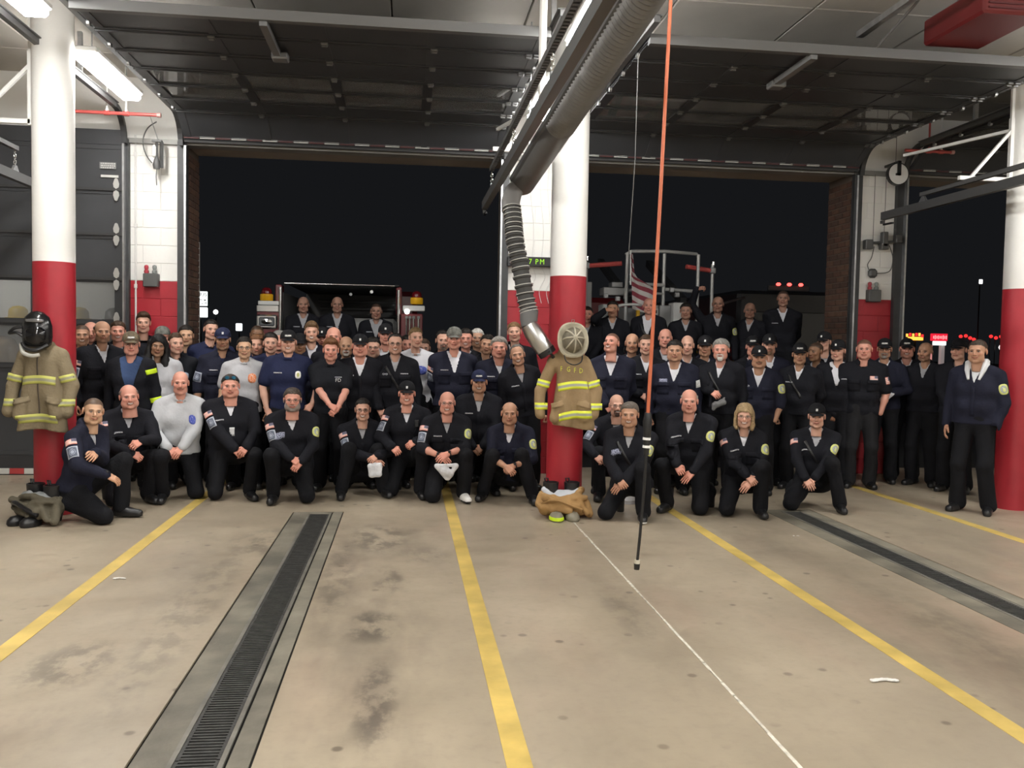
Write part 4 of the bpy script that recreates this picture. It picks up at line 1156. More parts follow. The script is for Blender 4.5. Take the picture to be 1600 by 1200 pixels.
            for q in (-1, 1):
                chest('chest_pocket', q * .095 * W, .285, .125, .115, jm, lift=.006); chest('pocket_flap', q * .095 * W, .342, .13, .045, jm, lift=.011, ny=4)
        elif b == 'placket': chest('placket', 0, .22, .035, .30, jm, nx=3, ny=9, lift=.006)
        elif b == 'radio':
            m = MB(); c = tl(.115 * W, -.135, .42); m.box(c, (.045, .035, .075), None, .006); m.tube([c + V3(0, 0, -.03), tl(.07, -.16, .30), tl(.10, -.15, .16)], .005, 6); m.obj('radio_microphone', BLACK_PLASTIC, root, True)
        elif b == 'strap': decal('shoulder_strap', bvh, tl(-.03, -.1, .33), OUTt, T @ V3(-.6, 0, 1), .03, .30, BLACK_PLASTIC, root, nx=3, ny=9, lift=.005)
        elif b in ('flagR', 'shieldR', 'ovalL', 'patchL', 'flagLarm', 'rpatch'):
            k = 'L' if b in ('ovalL', 'patchL', 'flagLarm') else 'R'; q = 1 if k == 'L' else -1
            ad = nrm(elb[k] - sh[k]); f_ = {'flagR': .30, 'shieldR': .66, 'ovalL': .52, 'patchL': .5, 'flagLarm': .5, 'rpatch': .5}[b]
            cpos = sh[k] + (elb[k] - sh[k]) * f_; camd = nrm(R @ V3(-X, -Y, .15)); o_ = nrm(camd * P.get('pf', .65) + V3(q, 0, 0) * (1 - P.get('pf', .65)) * 1.2); o_ = nrm(o_ - ad * (o_ @ ad))
            if b == 'flagR': decal('flag_patch', bvh, cpos, o_, -ad, .088, .052, MATS['flag_patch_print'], root)
            elif b == 'shieldR': decal('shoulder_patch', bvh, cpos, o_, -ad, .085, .105, MATS['shield_patch_print'], root)
            elif b == 'ovalL': oval_decal('shoulder_patch', bvh, cpos, o_, -ad, .085, .105, MATS['oval_patch_print'], root)
            elif b == 'flagLarm': decal('shoulder_patch', bvh, cpos, o_, -ad, .045, .085, MATS['flag_patch_print'], root)
            else: decal('shoulder_patch', bvh, cpos, o_, -ad, .055, .08, MATS['white_badge_print'], root)
        elif b == 'hivis':
            for f_ in (.25, .95):
                k = 'L'; ad = nrm(elb[k] - sh[k]); cpos = sh[k] + (elb[k] - sh[k]) * f_ + (wri[k] - elb[k]) * (.5 if f_ > .9 else 0)
                o_ = nrm(R @ V3(-X, -Y, 0)); decal('reflective_stripe', bvh, cpos, o_, -ad, .11, .05, mat('lime_stripe', (.62, .85, .02), .5), root)
    def watch(k, col=BLACK_PLASTIC):
        if k in frame:
            w_, xd, yd, zd = frame[k]; m = MB(); c = w_ - xd * .012
            m.tube([c + (yd * math.cos(a) * 1.1 + zd * math.sin(a) * .95) * .030 * s for a in [2 * math.pi * i / 12 for i in range(12)]], .0065, 6, True); m.box(c + zd * .032 * s, (.026, .026, .026), None, .006); m.obj('wristwatch', col, root, True)
    for k in P.get('watch', ''): watch(k)
    return dict(root=root, frame=frame, loc=loc, yaw=yaw, wri=wri, elb=elb, s=s, Rz=Rz)

def world_pt(b, p): return b['loc'] + b['Rz'] @ np.asarray(p, float)

# ---------------------------------------------------------------- exhaust rails, hoses and hanging gear
def at_col(i): return COLS[i]
def rail_set(x, lab, yu, yl, zu, zl):
    t = thing('exhaust_rail', 'grey exhaust rails hung one under the other, ' + lab, 'rail', (x, 0, 0))
    q = MB()   # slotted strut channel
    q.span((-.022, -4, zu - .022), (-.018, yu, zu + .022)); q.span((.018, -4, zu - .022), (.022, yu, zu + .022)); q.span((-.022, -4, zu + .018), (.022, yu, zu + .022))
    y = yu - .05
    while y > 2.5: q.span((-.0225, y - .028, zu - .022), (.0225, y, zu - .012)); y -= .055
    q.obj('strut_channel', RAIL_GREY, t)
    q = MB(); q.span((-.03, -4, zl - .045), (.03, yl, zl + .045)); q.span((-.018, yl - .02, zl - .085), (.018, yl + .03, zl - .05)); q.obj('lower_rail', mat('exhaust_rail_alu', (.10, .10, .10), .45, .4), t)
    q = MB(); q.bar((0, yl - .22, zl - .105), (0, yl - .02, zl - .10), .022, .022); q.obj('end_stop', BLACK_PLASTIC, t)
    for yy in (yu - .04, yu - 1.9, yu - 3.8):
        q = MB(); n = 5; z = zu - .03; L = (zu - zl - .12) / n
        for k in range(n):
            zc = z - L * (k + .5); pts = [((.011 * math.sin(a) if k % 2 else 0), yy + (0 if k % 2 else .011 * math.sin(a)), zc + (L * .62) * math.cos(a)) for a in [2 * math.pi * j / 8 for j in range(8)]]; q.tube(pts, .005, 5, True)
        q.obj('chain', CHROME, t); q = MB(); q.prism([(-.07, 0), (.07, 0), (.02, .06), (-.02, .06)], -.012, .012, lambda a, b, y: (y, yy + a, zl + .045 + b)); q.obj('trolley_clamp', GALV, t)
    return t
rail_set(.855, 'beside the big ribbed duct', 9.09, 9.86, 3.405, 3.15)
rail_set(5.60, 'crossing in front of the right column', 9.09, 9.86, 3.33, 3.20)
rail_set(-3.865, 'cut by the left frame edge', 9.33, 9.95, 3.46, 3.18)
def bracket(i, xr, zr, lab):
    x, y = COLS[i]; s = -1; t = thing('rail_bracket', 'white triangular strut bracket ' + lab, 'bracket', (x - .19, y, 0))
    z0 = zr + .045; q = MB(); q.span((-.02, -.02, z0 - .03), (.02, .02, z0 + .62)); q.obj('upright', WHITE_PAINT, t)
    q = MB(); q.span((xr - x + .19 - .06, -.02, z0 - .02), (0, .02, z0 + .02)); q.obj('arm', WHITE_PAINT, t)
    q = MB(); q.bar((xr - x + .19 + .06, 0, z0), (0, 0, z0 + .50), .03, .03); q.obj('brace', WHITE_PAINT, t)
    q = MB(); q.bar((0, .0, z0 + .50), (xr - x + .3, 1.3, z0 + .50), .03, .03); q.obj('tie_rod', WHITE_PAINT, t)
    q = MB(); q.span((-.015, -.015, z0 + .62), (.015, .015, CEIL)); q.obj('drop_rod', WHITE_PAINT, t)
bracket(0, -3.865, 3.46, 'on the left column'); bracket(1, .855, 3.405, 'on the central column behind the duct'); bracket(2, 5.60, 3.33, 'on the right column')
# big ribbed duct
DUCTM = mat('grey_duct_fabric', (.17, .165, .16), .42, .35, .1, 40, .1, 6)
t = thing('exhaust_duct', 'big grey ribbed exhaust duct rising overhead from the central column', 'duct', (0, 0, 0))
D0 = Vector((1.09, 8.5, 3.15)); DD = Vector((.112, -1., .205))
def dp(u, off=(0, 0, 0)): return D0 + DD * u + Vector(off)
pts, rr, u, k = [], [], 1.3, 0
while u < 6.6: pts.append(dp(u)); rr.append(.121 + (.009 if k % 2 else -.004)); u += .024; k += 1
q = MB(); q.tube(pts, rr, 20); q.obj('ribbed_duct', DUCTM, t, True)
SLV = mat('grey_duct_sleeve', (.15, .145, .14), .5, .3, .1, 30, .1, 4)
q = MB(); q.tube([dp(-.02), dp(.0), dp(.05), dp(.6), dp(1.32)], [.07, .105, .120, .121, .121], 22); q.obj('duct_end', SLV, t, True)
q = MB(); q.tube([dp(.15, (-.115, 0, .0)), dp(3.3, (-.115, 0, .02)), dp(6.4, (-.115, 0, .02))], .035, 8); q.obj('side_channel', RAIL_GREY, t, True)
q = MB(); q.tube([dp(.9, (.115, 0, -.045)), dp(3.3, (.12, 0, -.04)), dp(6.4, (.12, 0, -.04))], .008, 6); q.obj('support_cable', CHROME, t, True)
for u in (.3, 2.3, 4.3): q = MB(); c = dp(u); q.tube([(c.x, c.y, c.z + .12), (c.x, c.y, CEIL)], .007, 6); q.obj('hanger_rod', GALV, t, True)
# drop hose with nozzle
def bez(P, n):
    P = [Vector(p) for p in P]; out = []
    for i in range(len(P) - 1):
        p0 = P[max(i - 1, 0)]; p1, p2 = P[i], P[i + 1]; p3 = P[min(i + 2, len(P) - 1)]
        for k in range(n):
            u = k / n; out.append(.5 * ((2 * p1) + (p2 - p0) * u + (2 * p0 - 5 * p1 + 4 * p2 - p3) * u * u + (3 * p1 - p0 - 3 * p2 + p3) * u ** 3))
    out.append(P[-1]); return out
hp = [(.965, 8.35, 3.02), (.985, 8.2, 2.75), (1.0, 8.16, 2.57), (1.05, 8.13, 2.32), (1.105, 8.1, 2.03), (1.135, 8.08, 1.90)]
t = thing('exhaust_hose', 'narrow ribbed grey hose with metal nozzle hanging from the end of the big duct', 'hose', (0, 0, 0))
q = MB(); q.tube([(1.06, 8.42, 3.14), (1.0, 8.38, 3.06), (.972, 8.34, 2.96), (.97, 8.30, 2.87)], [.075, .088, .088, .085], 18); q.obj('hose_collar', mat('hose_collar_sheet', (.30, .29, .28), .45, .3), t, True)
path = bez(hp[1:], 40); rr = [.080 + .006 * math.sin(k * 2 * math.pi / 8.5) for k in range(len(path))]
path = bez([(.97, 8.24, 2.90)] + hp[1:], 34); N_ = len(path); rr = [.079 + (.0075 if math.sin(k * 2 * math.pi / 8.5) > .6 else -.003) for k in range(N_)]
q = MB(); q.tube(path, rr, 18); q.obj('ribbed_hose', mat('dark_hose_fabric', (.055, .054, .052), .6), t, True)
wire = MB()
for k in range(3, N_ - 2, 9):
    a = Vector(path[k - 1]); b = Vector(path[k + 1]); d = (b - a).normalized(); x = d.cross(Vector((0, 1, 0))).normalized(); y = d.cross(x)
    wire = MB(); wire.tube([Vector(path[k]) + (x * math.cos(c) + y * math.sin(c)) * .0855 for c in [2 * math.pi * j / 18 for j in range(18)]], .0048, 5, True); wire.obj('wire_ring', mat('bright_hose_wire', (.62, .61, .58), .4, .3), t, True)
q = MB(); q.tube([(1.135, 8.08, 1.92), (1.13, 8.07, 1.84), (1.135, 8.05, 1.77)], [.086, .084, .075], 18); q.obj('hose_cuff', mat('hose_cuff_rubber', (.13, .13, .128), .5), t, True)
q = MB(); q.tube([(1.132, 8.05, 1.79), (1.17, 8.04, 1.72), (1.27, 8.04, 1.58), (1.29, 8.04, 1.55)], [.078, .088, .086, .080], 20); q.obj('nozzle', mat('brushed_nozzle', (.62, .62, .61), .28, 1), t, True)
q = MB(); q.tube([(1.285, 8.04, 1.565), (1.315, 8.04, 1.52)], [.086, .084], 20); q.tube([(1.30, 7.96, 1.55), (1.36, 8.0, 1.50), (1.33, 8.06, 1.44)], .014, 6); q.obj('nozzle_rim', BLACK_PLASTIC, t, True)
# orange cord reel drop
t = thing('hanging_power_cord', 'orange cord hanging from the ceiling with black lower cable and plug above the floor', 'cord', (0, 0, 0))
q = MB(); q.tube([(1.50, 4.8, CEIL), (1.431, 4.8, 3.53), (1.40, 4.8, 2.4), (1.362, 4.8, 1.23)], .0105, 8); q.obj('orange_cord', mat('orange_cord_rubber', (.50, .125, .055), .45), t, True)
q = MB(); q.tube([(1.362, 4.8, 1.24), (1.361, 4.8, 1.19), (1.36, 4.8, 1.12), (1.358, 4.8, 1.0)], [.018, .028, .022, .016], 10); q.obj('cord_connector', BLACK_PLASTIC, t, True)
for z in (1.10, 1.055): q = MB(); q.tube([(1.3595, 4.8, z), (1.359, 4.8, z - .014)], .0235, 10); q.obj('white_band', WHITE_PAINT, t, True)
q = MB(); q.tube([(1.358, 4.8, 1.01), (1.35, 4.8, .8), (1.335, 4.8, .55), (1.322, 4.8, .39)], .0085, 8); q.obj('black_cable', BLACK_PLASTIC, t, True)
q = MB(); q.tube([(1.322, 4.8, .40), (1.321, 4.8, .378)], .017, 10); q.obj('plug_collar', mat('plug_cream', (.55, .50, .40), .5), t, True)
q = MB(); q.tube([(1.321, 4.8, .38), (1.320, 4.8, .345)], [.019, .016], 10); q.obj('plug_tip', BLACK_PLASTIC, t, True)
t = tag(MB().tube([(1.94, 7.42, 4.12), (2.06, 7.9, 3.3), (2.20, 8.6, 2.5), (2.24, 8.9, 2.1)], .004, 6).obj('pull_rope', mat('grey_rope', (.22, .22, .22), .8), None, True), 'thin grey pull rope hanging from the raised right door', 'rope')
tag(MB().box((.93, 6.2, 3.95), (.05, .05, 1.3), None, .01).obj('drop_hanger', WHITE_PAINT), 'pale vertical hanger bar dropping from the ceiling to the slotted rail', 'hanger')
t = thing('red_unit_heater', 'dark red box hung under the ceiling at the top right', 'heater', (4.62, 6.75, 4.33))
MB().box((0, 0, .0), (.52, .8, .22), None, .02).obj('housing', mat('dark_red_enamel', (.16, .018, .02), .4), t); MB().box((0, 0, .18), (.04, .04, .2)).obj('hanger', GALV, t)
for k in range(5): MB().box((0, -.405, -.07 + .035 * k), (.44, .012, .012)).obj('louvre', mat('dark_red_enamel_louvre', (.10, .014, .016), .4), t)
t = thing('door_operator_rail', 'pale steel operator rail reaching back from the raised right door', 'rail', (0, 0, 0))
MB().bar((3.84, 7.25, 4.32), (3.84, 2.0, 4.40), .06, .05).obj('rail', GALV, t); MB().box((3.84, 2.0, 4.44), (.3, .4, .25), None, .02).obj('motor', RAIL_GREY, t); MB().tube([(3.98, 6.3, 4.5), (3.94, 6.6, 4.33), (3.84, 6.95, 4.12)], .012, 6).obj('release_cord', RAIL_GREY, t, True)
# ---------------------------------------------------------------- sprinkler pipes and pier fittings
def pipe(x0, x1, y, z, drops, lab):
    t = thing('sprinkler_pipe', lab, 'pipe', (0, 0, 0)); MB().tube([(x0, y, z), (x1, y, z)], .019, 10).obj('pipe', RED_PIPE, t, True)
    for i, (d, m_) in enumerate(drops):
        MB().tube([(d, y, z), (d, y, CEIL)], .012, 8).obj('riser', m_, t, True); MB().tube([(d - .03, y, z), (d + .03, y, z)], .027, 10).obj('tee_fitting', RED_PIPE, t, True); MB().tube([(d, y, z), (d, y, z + .05)], [.02, .016], 8).obj('socket', m_, t, True)
    MB().tube([(x1 - .01, y, z), (x1 + .03, y, z)], .026, 10).obj('end_cap', mat('pale_red_fitting', (.55, .3, .28), .4), t, True)
pipe(-3.62, -2.75, 10.2, 4.06, ((-3.289, WHITE_PAINT), (-3.088, WHITE_PAINT)), 'red sprinkler pipe high beside the left column')
pipe(6.05, 6.66, 10.2, 4.07, ((6.36, RED_PIPE), (6.52, WHITE_PAINT)), 'short red sprinkler pipe high beside the right pier')
CONDUIT = mat('painted_conduit', (.70, .69, .67), .5)
t = thing('conduit', 'thin vertical conduit on the left pier', 'conduit', (-3.135, WY, 0)); MB().tube([(0, -.012, .3), (0, -.012, 3.94)], .011, 8).obj('tube', CONDUIT, t, True)
for z in (3.72, 2.9, 2.2, 1.4): MB().box((0, -.012, z), (.035, .024, .05), None, .004).obj('coupling', CONDUIT, t)
GREYBOX = mat('grey_control_box', (.085, .085, .083), .5, .1)
def alarmbox(x, z, lab):
    t = thing('door_control_box', lab, 'control box', (x, WY, z)); MB().box((0, -.05, 0), (.165, .10, .155), None, .008).obj('box', GREYBOX, t)
    for s, c in ((-1, mat('red_indicator', (.42, .05, .07), .35)), (1, mat('grey_indicator', (.22, .24, .23), .4))):
        q = MB(); q.lathe([(.022, 0), (.028, .015), (.028, .035), (.018, .045), (.022, .06), (.026, .075), (.022, .095), (.0, .105)], 12, 'z', (s * .045 - .01, -.05, .075)); q.obj('indicator_lamp', c, t, True)
alarmbox(-2.95, 2.27, 'grey control box with red and grey lamps on the left pier'); alarmbox(5.965, 2.31, 'grey control box with red and grey lamps on the right pier')
t = thing('trouble_light', 'caged hand lamp hanging on its cord at the top of the left pier', 'lamp', (-2.86, 10.55, 3.55))
MB().tube([(.02, -.35, .525), (.02, -.33, .50), (.02, 0, .30)], .004, 5).obj('hook_wire', GALV, t, True); q = MB(); q.lathe([(.0, -.02), (.035, -.015), (.045, .03), (.03, .09), (.016, .12)], 12); q.obj('handle', RAIL_GREY, t, True)
q = MB(); q.bar((-.05, 0, .30), (.06, 0, .30), .05, .02); q.bar((.055, 0, .29), (.055, 0, .0), .03, .03); q.bar((.0, 0, .1), (.0, 0, .29), .02, .02); q.obj('cage', RAIL_GREY, t); MB().lathe([(.0, 0), (.025, .02), (.028, .12), (.0, .16)], 10, 'z', (-.028, 0, .11)).obj('tube_lamp', WHITE_PAINT, t, True)
MB().tube(bez([(.0, 0, .52), (-.10, 0, .44), (-.15, 0, .30), (-.12, 0, .15), (-.05, 0, .05)], 6), .007, 6).obj('cord', RAIL_GREY, t, True); MB().tube([(0, 0, -.02), (-.006, 0, -.10), (.0, 0, -.20)], .006, 6).obj('cord_tail', RAIL_GREY, t, True)
t = thing('cable_pulley', 'white pulley wheel on a black bracket at the top of the right pier', 'pulley', (6.09, 10.42, 3.82))
MB().lathe([(.0, -.02), (.135, -.02), (.125, -.012), (.125, .012), (.135, .02), (.0, .02)], 28, 'y').obj('wheel', mat('white_pulley', (.80, .80, .78), .4), t, True); MB().lathe([(.128, -.026), (.142, -.024), (.142, .024), (.128, .026)], 28, 'y', caps=False).obj('rim', BLACK_PLASTIC, t, True)
q = MB(); q.span((-.022, -.045, -.02), (.022, -.025, .15)); q.span((-.04, -.045, -.02), (.02, -.025, .005)); q.span((-.02, -.045, .13), (.02, .28, .16)); q.obj('bracket', BLACK_PLASTIC, t); MB().tube([(-.03, 0, .1), (-.03, 0, .6)], .004, 5).obj('cable', RAIL_GREY, t, True)
t = thing('photo_eye_assembly', 'grey sensor boxes on a horizontal pipe with looping wires on the right pier', 'sensor', (5.95, WY, 2.96))
MB().tube([(-.08, -.06, .02), (.30, -.06, .05)], .018, 8).obj('pipe', GREYBOX, t, True)
for x, z, w, h in ((-.10, .0, .10, .12), (.115, .07, .07, .19), (.115, -.02, .10, .08), (.30, .08, .08, .1)): MB().box((x, -.08, z), (w, .09, h), None, .008).obj('sensor_box', GREYBOX, t)
MB().box((0, -.035, -.36), (.12, .07, .12), None, .03).obj('junction_box', GREYBOX, t)
MB().tube(bez([(.0, -.05, -.02), (-.03, -.05, -.16), (-.08, -.05, -.26), (-.03, -.05, -.36)], 6), .006, 5).obj('wire', GREYBOX, t, True); MB().tube(bez([(.2, -.06, 0), (.26, -.05, -.16), (.22, -.05, -.33), (.03, -.05, -.36)], 6), .006, 5).obj('wire', GREYBOX, t, True); MB().tube([(-.02, -.05, .9), (-.02, -.05, .02)], .004, 5).obj('wire', GREYBOX, t, True); MB().tube([(.13, -.05, .9), (.13, -.05, .15)], .004, 5).obj('wire', GREYBOX, t, True)
# LED time sign on the centre pier
t = thing('led_message_sign', 'black message sign with green digits between the hose and the central column', 'sign', (1.52, 10.64, 2.612)); MB().box((0, 0, 0), (.62, .08, .115), None, .006).obj('case', mat('sign_case', (.02, .02, .021), .5), t)
for ch, x in (('2', -.085), ('7', -.030), ('P', .050), ('M', .115)): text_obj('lit_digit', ch, .092, mat('green_led', (.02, .05, .0), .5, emit=(.36, .80, .02), estr=1.1), (x, -.0425, -.002), (math.pi / 2, 0, 0), t, .002, sx=.85)
for x in (-.16, .0, .12, .21): MB().tube(bez([(x, .03, .06), (x + .02, .05, .4), (x - .03, .05, .9), (x, .05, 1.33)], 4), .004, 5).obj('wire', CONDUIT, t, True); MB().tube(bez([(x, .03, -.06), (x + .05, .05, -.18), (x - .02, .05, -.34), (x + .01, .05, -.5)], 4), .004, 5).obj('wire', CONDUIT, t, True)
# ---------------------------------------------------------------- turnout coats, helmets, bunker trousers
TAN = cloth('tan_turnout_cloth', (.30, .21, .115), .5); KHAKI = cloth('khaki_turnout_cloth', (.205, .165, .105), .5)
def coat(name, lab, x, y, z, m, trim, spread, seed, letters, hem):
    rng = np.random.default_rng(seed); t = thing(name, lab, 'coat', (x, y, z))
    g = Grid((-.42, -.26, hem - .06), (.42, .20, .16), .0105)
    bx = .045 if spread > 1 else 0.
    for s in (-1, 1): g.cap((s * .02, .02, .03), (s * .14, .0, -.04), .055, .07, .03)
    for s in (-1, 1): g.cap((s * .05 + bx * .4, -.02, -.10), (s * (.11 + .012 * spread) + bx, -.05, hem), .090, .082, .06); g.cap((s * .03 + bx * .4, .02, -.1), (s * .06 + bx, .02, hem), .09, .09, .06)
    sl, sr = (.262, .25) if spread > 1 else (.235, .235)
    for s, ex in ((-1, sl), (1, sr)):
        g.cap((s * .15, .0, -.06), (s * ex, -.01, -.30), .070, .058, .015); g.cap((s * ex, -.01, -.30), (s * (ex + (.01 if s < 0 else -.02)), -.06, -.52), .056, .054, .012)
    for i in range(10):
        a = math.pi * 2 * i / 10; b = math.pi * 2 * (i + 1) / 10; g.cap((.075 * math.cos(a), -.01 + .06 * math.sin(a), .055), (.075 * math.cos(b), -.01 + .06 * math.sin(b), .055), .022, .022, .02)
    for s in (-1, 1): g.cap((s * .13, -.125, -.46), (s * .14, -.12, -.54), .055, .055, .02)
    g.wrinkle(.016, 15, rng, .3); X_, Y_, Z_ = g.coords()
    g.D = np.maximum(g.D, (hem + .022 * np.sin(9 * X_ + seed)) - Z_ + 0 * Y_)
    V, F = g.net(); link('coat_body', raw_mesh('coat_body', V, F, [m]), t); bvh = BVHTree.FromPolygons([Vector(v) for v in V], [tuple(map(int, f)) for f in F])
    tr = MATS[trim]; fr = V3(0, -1, 0); upz = V3(-.09 if spread > 1 else 0, 0, 1)
    decal('chest_stripe', bvh, (bx * .6, -.1, -.26), fr, upz, .27, .072, tr, t, nx=15, ny=4, lift=.004, bend=.016); decal('hem_stripe', bvh, (bx, -.1, hem + .11), fr, upz, .32, .072, tr, t, nx=15, ny=4, bend=.012)
    for s, ex in ((-1, sl), (1, sr)):
        decal('sleeve_stripe', bvh, (s * (ex - .02), -.06, -.235), fr, (s * -.25, 0, 1), .12, .062, tr, t, nx=7, ny=4); decal('sleeve_stripe', bvh, (s * ex, -.08, -.445), fr, (0, 0, 1), .115, .062, tr, t, nx=7, ny=4)
    if spread <= 1: decal('storm_flap', bvh, (-.005, -.1, -.30), fr, (0, 0, 1), .012, .56, mat('dark_seam', (.07, .055, .04), .8), t, nx=3, ny=13, lift=.003)
    for s in (-1, 1): decal('pocket_flap', bvh, (s * .125, -.12, -.425), fr, (s * .25, 0, 1), .115, .05, m, t, nx=6, ny=4, lift=.012)
    MB().tube([(0, .0, .08), (0, .06, .13), (0, .10, .16)], .006, 6).obj('hook', CHROME, t, True)
    if letters:
        for k, ch in enumerate('PGFD'):
            xx = -.085 + .060 * k; c = bvh.ray_cast(Vector((xx, -.4, -.105 + .008 * math.cos(k))), Vector((0, 1, 0)), .8)[0]
            if c is not None: o = text_obj('coat_letter', ch, .066, mat('lime_letter', (.62, .60, .06), .5), (c.x, c.y - .006, c.z), (math.pi / 2 - .15, 0, 0), t, .002, sx=.72)
    return t
coat('turnout_coat', 'tan turnout coat with bright lime stripes and letters hanging on the central column', 1.515, 8.06, 1.485, TAN, 'reflective_trim_print', 1.2, 3, True, -.64)
coat('turnout_coat', 'worn khaki turnout coat with dull stripes hanging on the left column', -3.135, 8.06, 1.475, KHAKI, 'dull_trim_print', 1.0, 8, False, -.70)
# leather style helmet seen from above
t = thing('fire_helmet', 'dusty tan ribbed fire helmet hung over the lettered coat on the central column', 'helmet', (1.528, 7.93, 1.655)); HM = mat('dusty_tan_helmet', (.46, .42, .32), .5, 0, .25, 30, .25, 10); t.rotation_euler = (math.radians(-14), 0, 0)
V = []; F = []; n = 36; rows = [(.62, .03), (.78, .012), (.92, .0), (1.0, .012), (.985, .024), (.8, .030), (.62, .045)]
for r, d in rows:
    for k in range(n):
        a = 2 * math.pi * k / n; V.append((.146 * r * math.copysign(abs(math.cos(a)) ** .8, math.cos(a)), d, .174 * r * math.copysign(abs(math.sin(a)) ** .85, math.sin(a)) + (.012 if math.sin(a) < 0 else 0) * r))
for i in range(len(rows) - 1):
    for k in range(n): F.append((i * n + k, i * n + (k + 1) % n, (i + 1) * n + (k + 1) % n, (i + 1) * n + k))
MB().add(V, F).obj('brim', HM, t, True)
q = MB(); q.lathe([(.100, .02), (.100, -.02), (.092, -.055), (.070, -.085), (.038, -.104), (.0, -.110)], 32, 'z'); q.v = [(v[0] * 1.0, v[2], v[1] * 1.18) for v in q.v]; q.obj('crown', mat('shaded_tan_crown', (.15, .13, .09), .5, 0, .3, 30, .35, 14), t, True)  # crown coloured darker than brim and ribs, standing in for shade
for k in range(8):
    a = math.pi * 2 * k / 8 + (math.pi / 2 if True else 0); pts = [(.101 * r * math.cos(a), -d, .119 * r * math.sin(a)) for r, d in ((1.0, .015), (.93, .056), (.71, .088), (.39, .107), (.03, .114))]; MB().tube(pts, .0075, 6).obj('crown_rib', HM, t, True)
MB().tube([(-.012, .0, .165), (-.012, -.02, .19), (.012, -.02, .19), (.012, .0, .165)], .004, 6).obj('hanging_ring', CHROME, t, True); MB().tube(bez([(-.085, .02, -.12), (-.07, .0, -.20), (0, -.01, -.235), (.07, .0, -.20), (.085, .02, -.12)], 6), .006, 6).obj('chin_strap', BLACK_PLASTIC, t, True)
# black helmet and face mask on the left column
t = thing('fire_helmet', 'glossy black helmet with face mask over the khaki coat on the left column', 'helmet', (-3.15, 7.98, 1.66)); BG = mat('glossy_black_helmet', (.010, .010, .011), .18, 0, .1, 20); VIS = mat('dark_mask_lens', (.006, .006, .007), .05)
q = MB(); q.lathe([(.0, .16), (.05, .150), (.10, .105), (.122, .03), (.125, -.06), (.115, -.13), (.085, -.155), (.0, -.16)], 28, 'z'); q.v = [(v[0] * .98, v[1] * .75, v[2]) for v in q.v]; q.obj('shell', BG, t, True)
q = MB(); q.lathe([(.0, .045), (.05, .040), (.083, .012), (.088, -.03), (.078, -.08), (.05, -.105), (.0, -.11)], 24, 'z'); q.v = [(v[0] + .012, v[1] * .55 - .075, v[2] - .02) for v in q.v]; q.obj('mask_lens', VIS, t, True)
q = MB(); q.lathe([(.0, .02), (.07, .012), (.078, .0), (.07, -.012), (.0, -.02)], 24, 'z', (.01, -.08, .075), 1., .35); q.obj('flip_visor', mat('silver_visor_band', (.30, .30, .31), .15, .7), t, True)
q = MB(); q.tube(bez([(-.10, -.06, -.12), (-.05, -.10, -.165), (.03, -.10, -.175), (.10, -.05, -.13)], 6), .016, 8); q.obj('mask_seal', BLACK_PLASTIC, t, True); q = MB(); q.tube(bez([(-.115, -.04, -.13), (-.075, -.10, -.20), (.0, -.12, -.225), (.06, -.11, -.215)], 6), .017, 8); q.obj('hood_edge', mat('pale_hood_cloth', (.42, .41, .37), .8), t, True)
q = MB(); q.tube(bez([(-.10, .0, .02), (-.17, -.02, .01), (-.225, -.01, -.035), (-.16, -.02, -.03), (-.11, -.02, -.06)], 6), .013, 7); q.obj('strap', BLACK_PLASTIC, t, True)
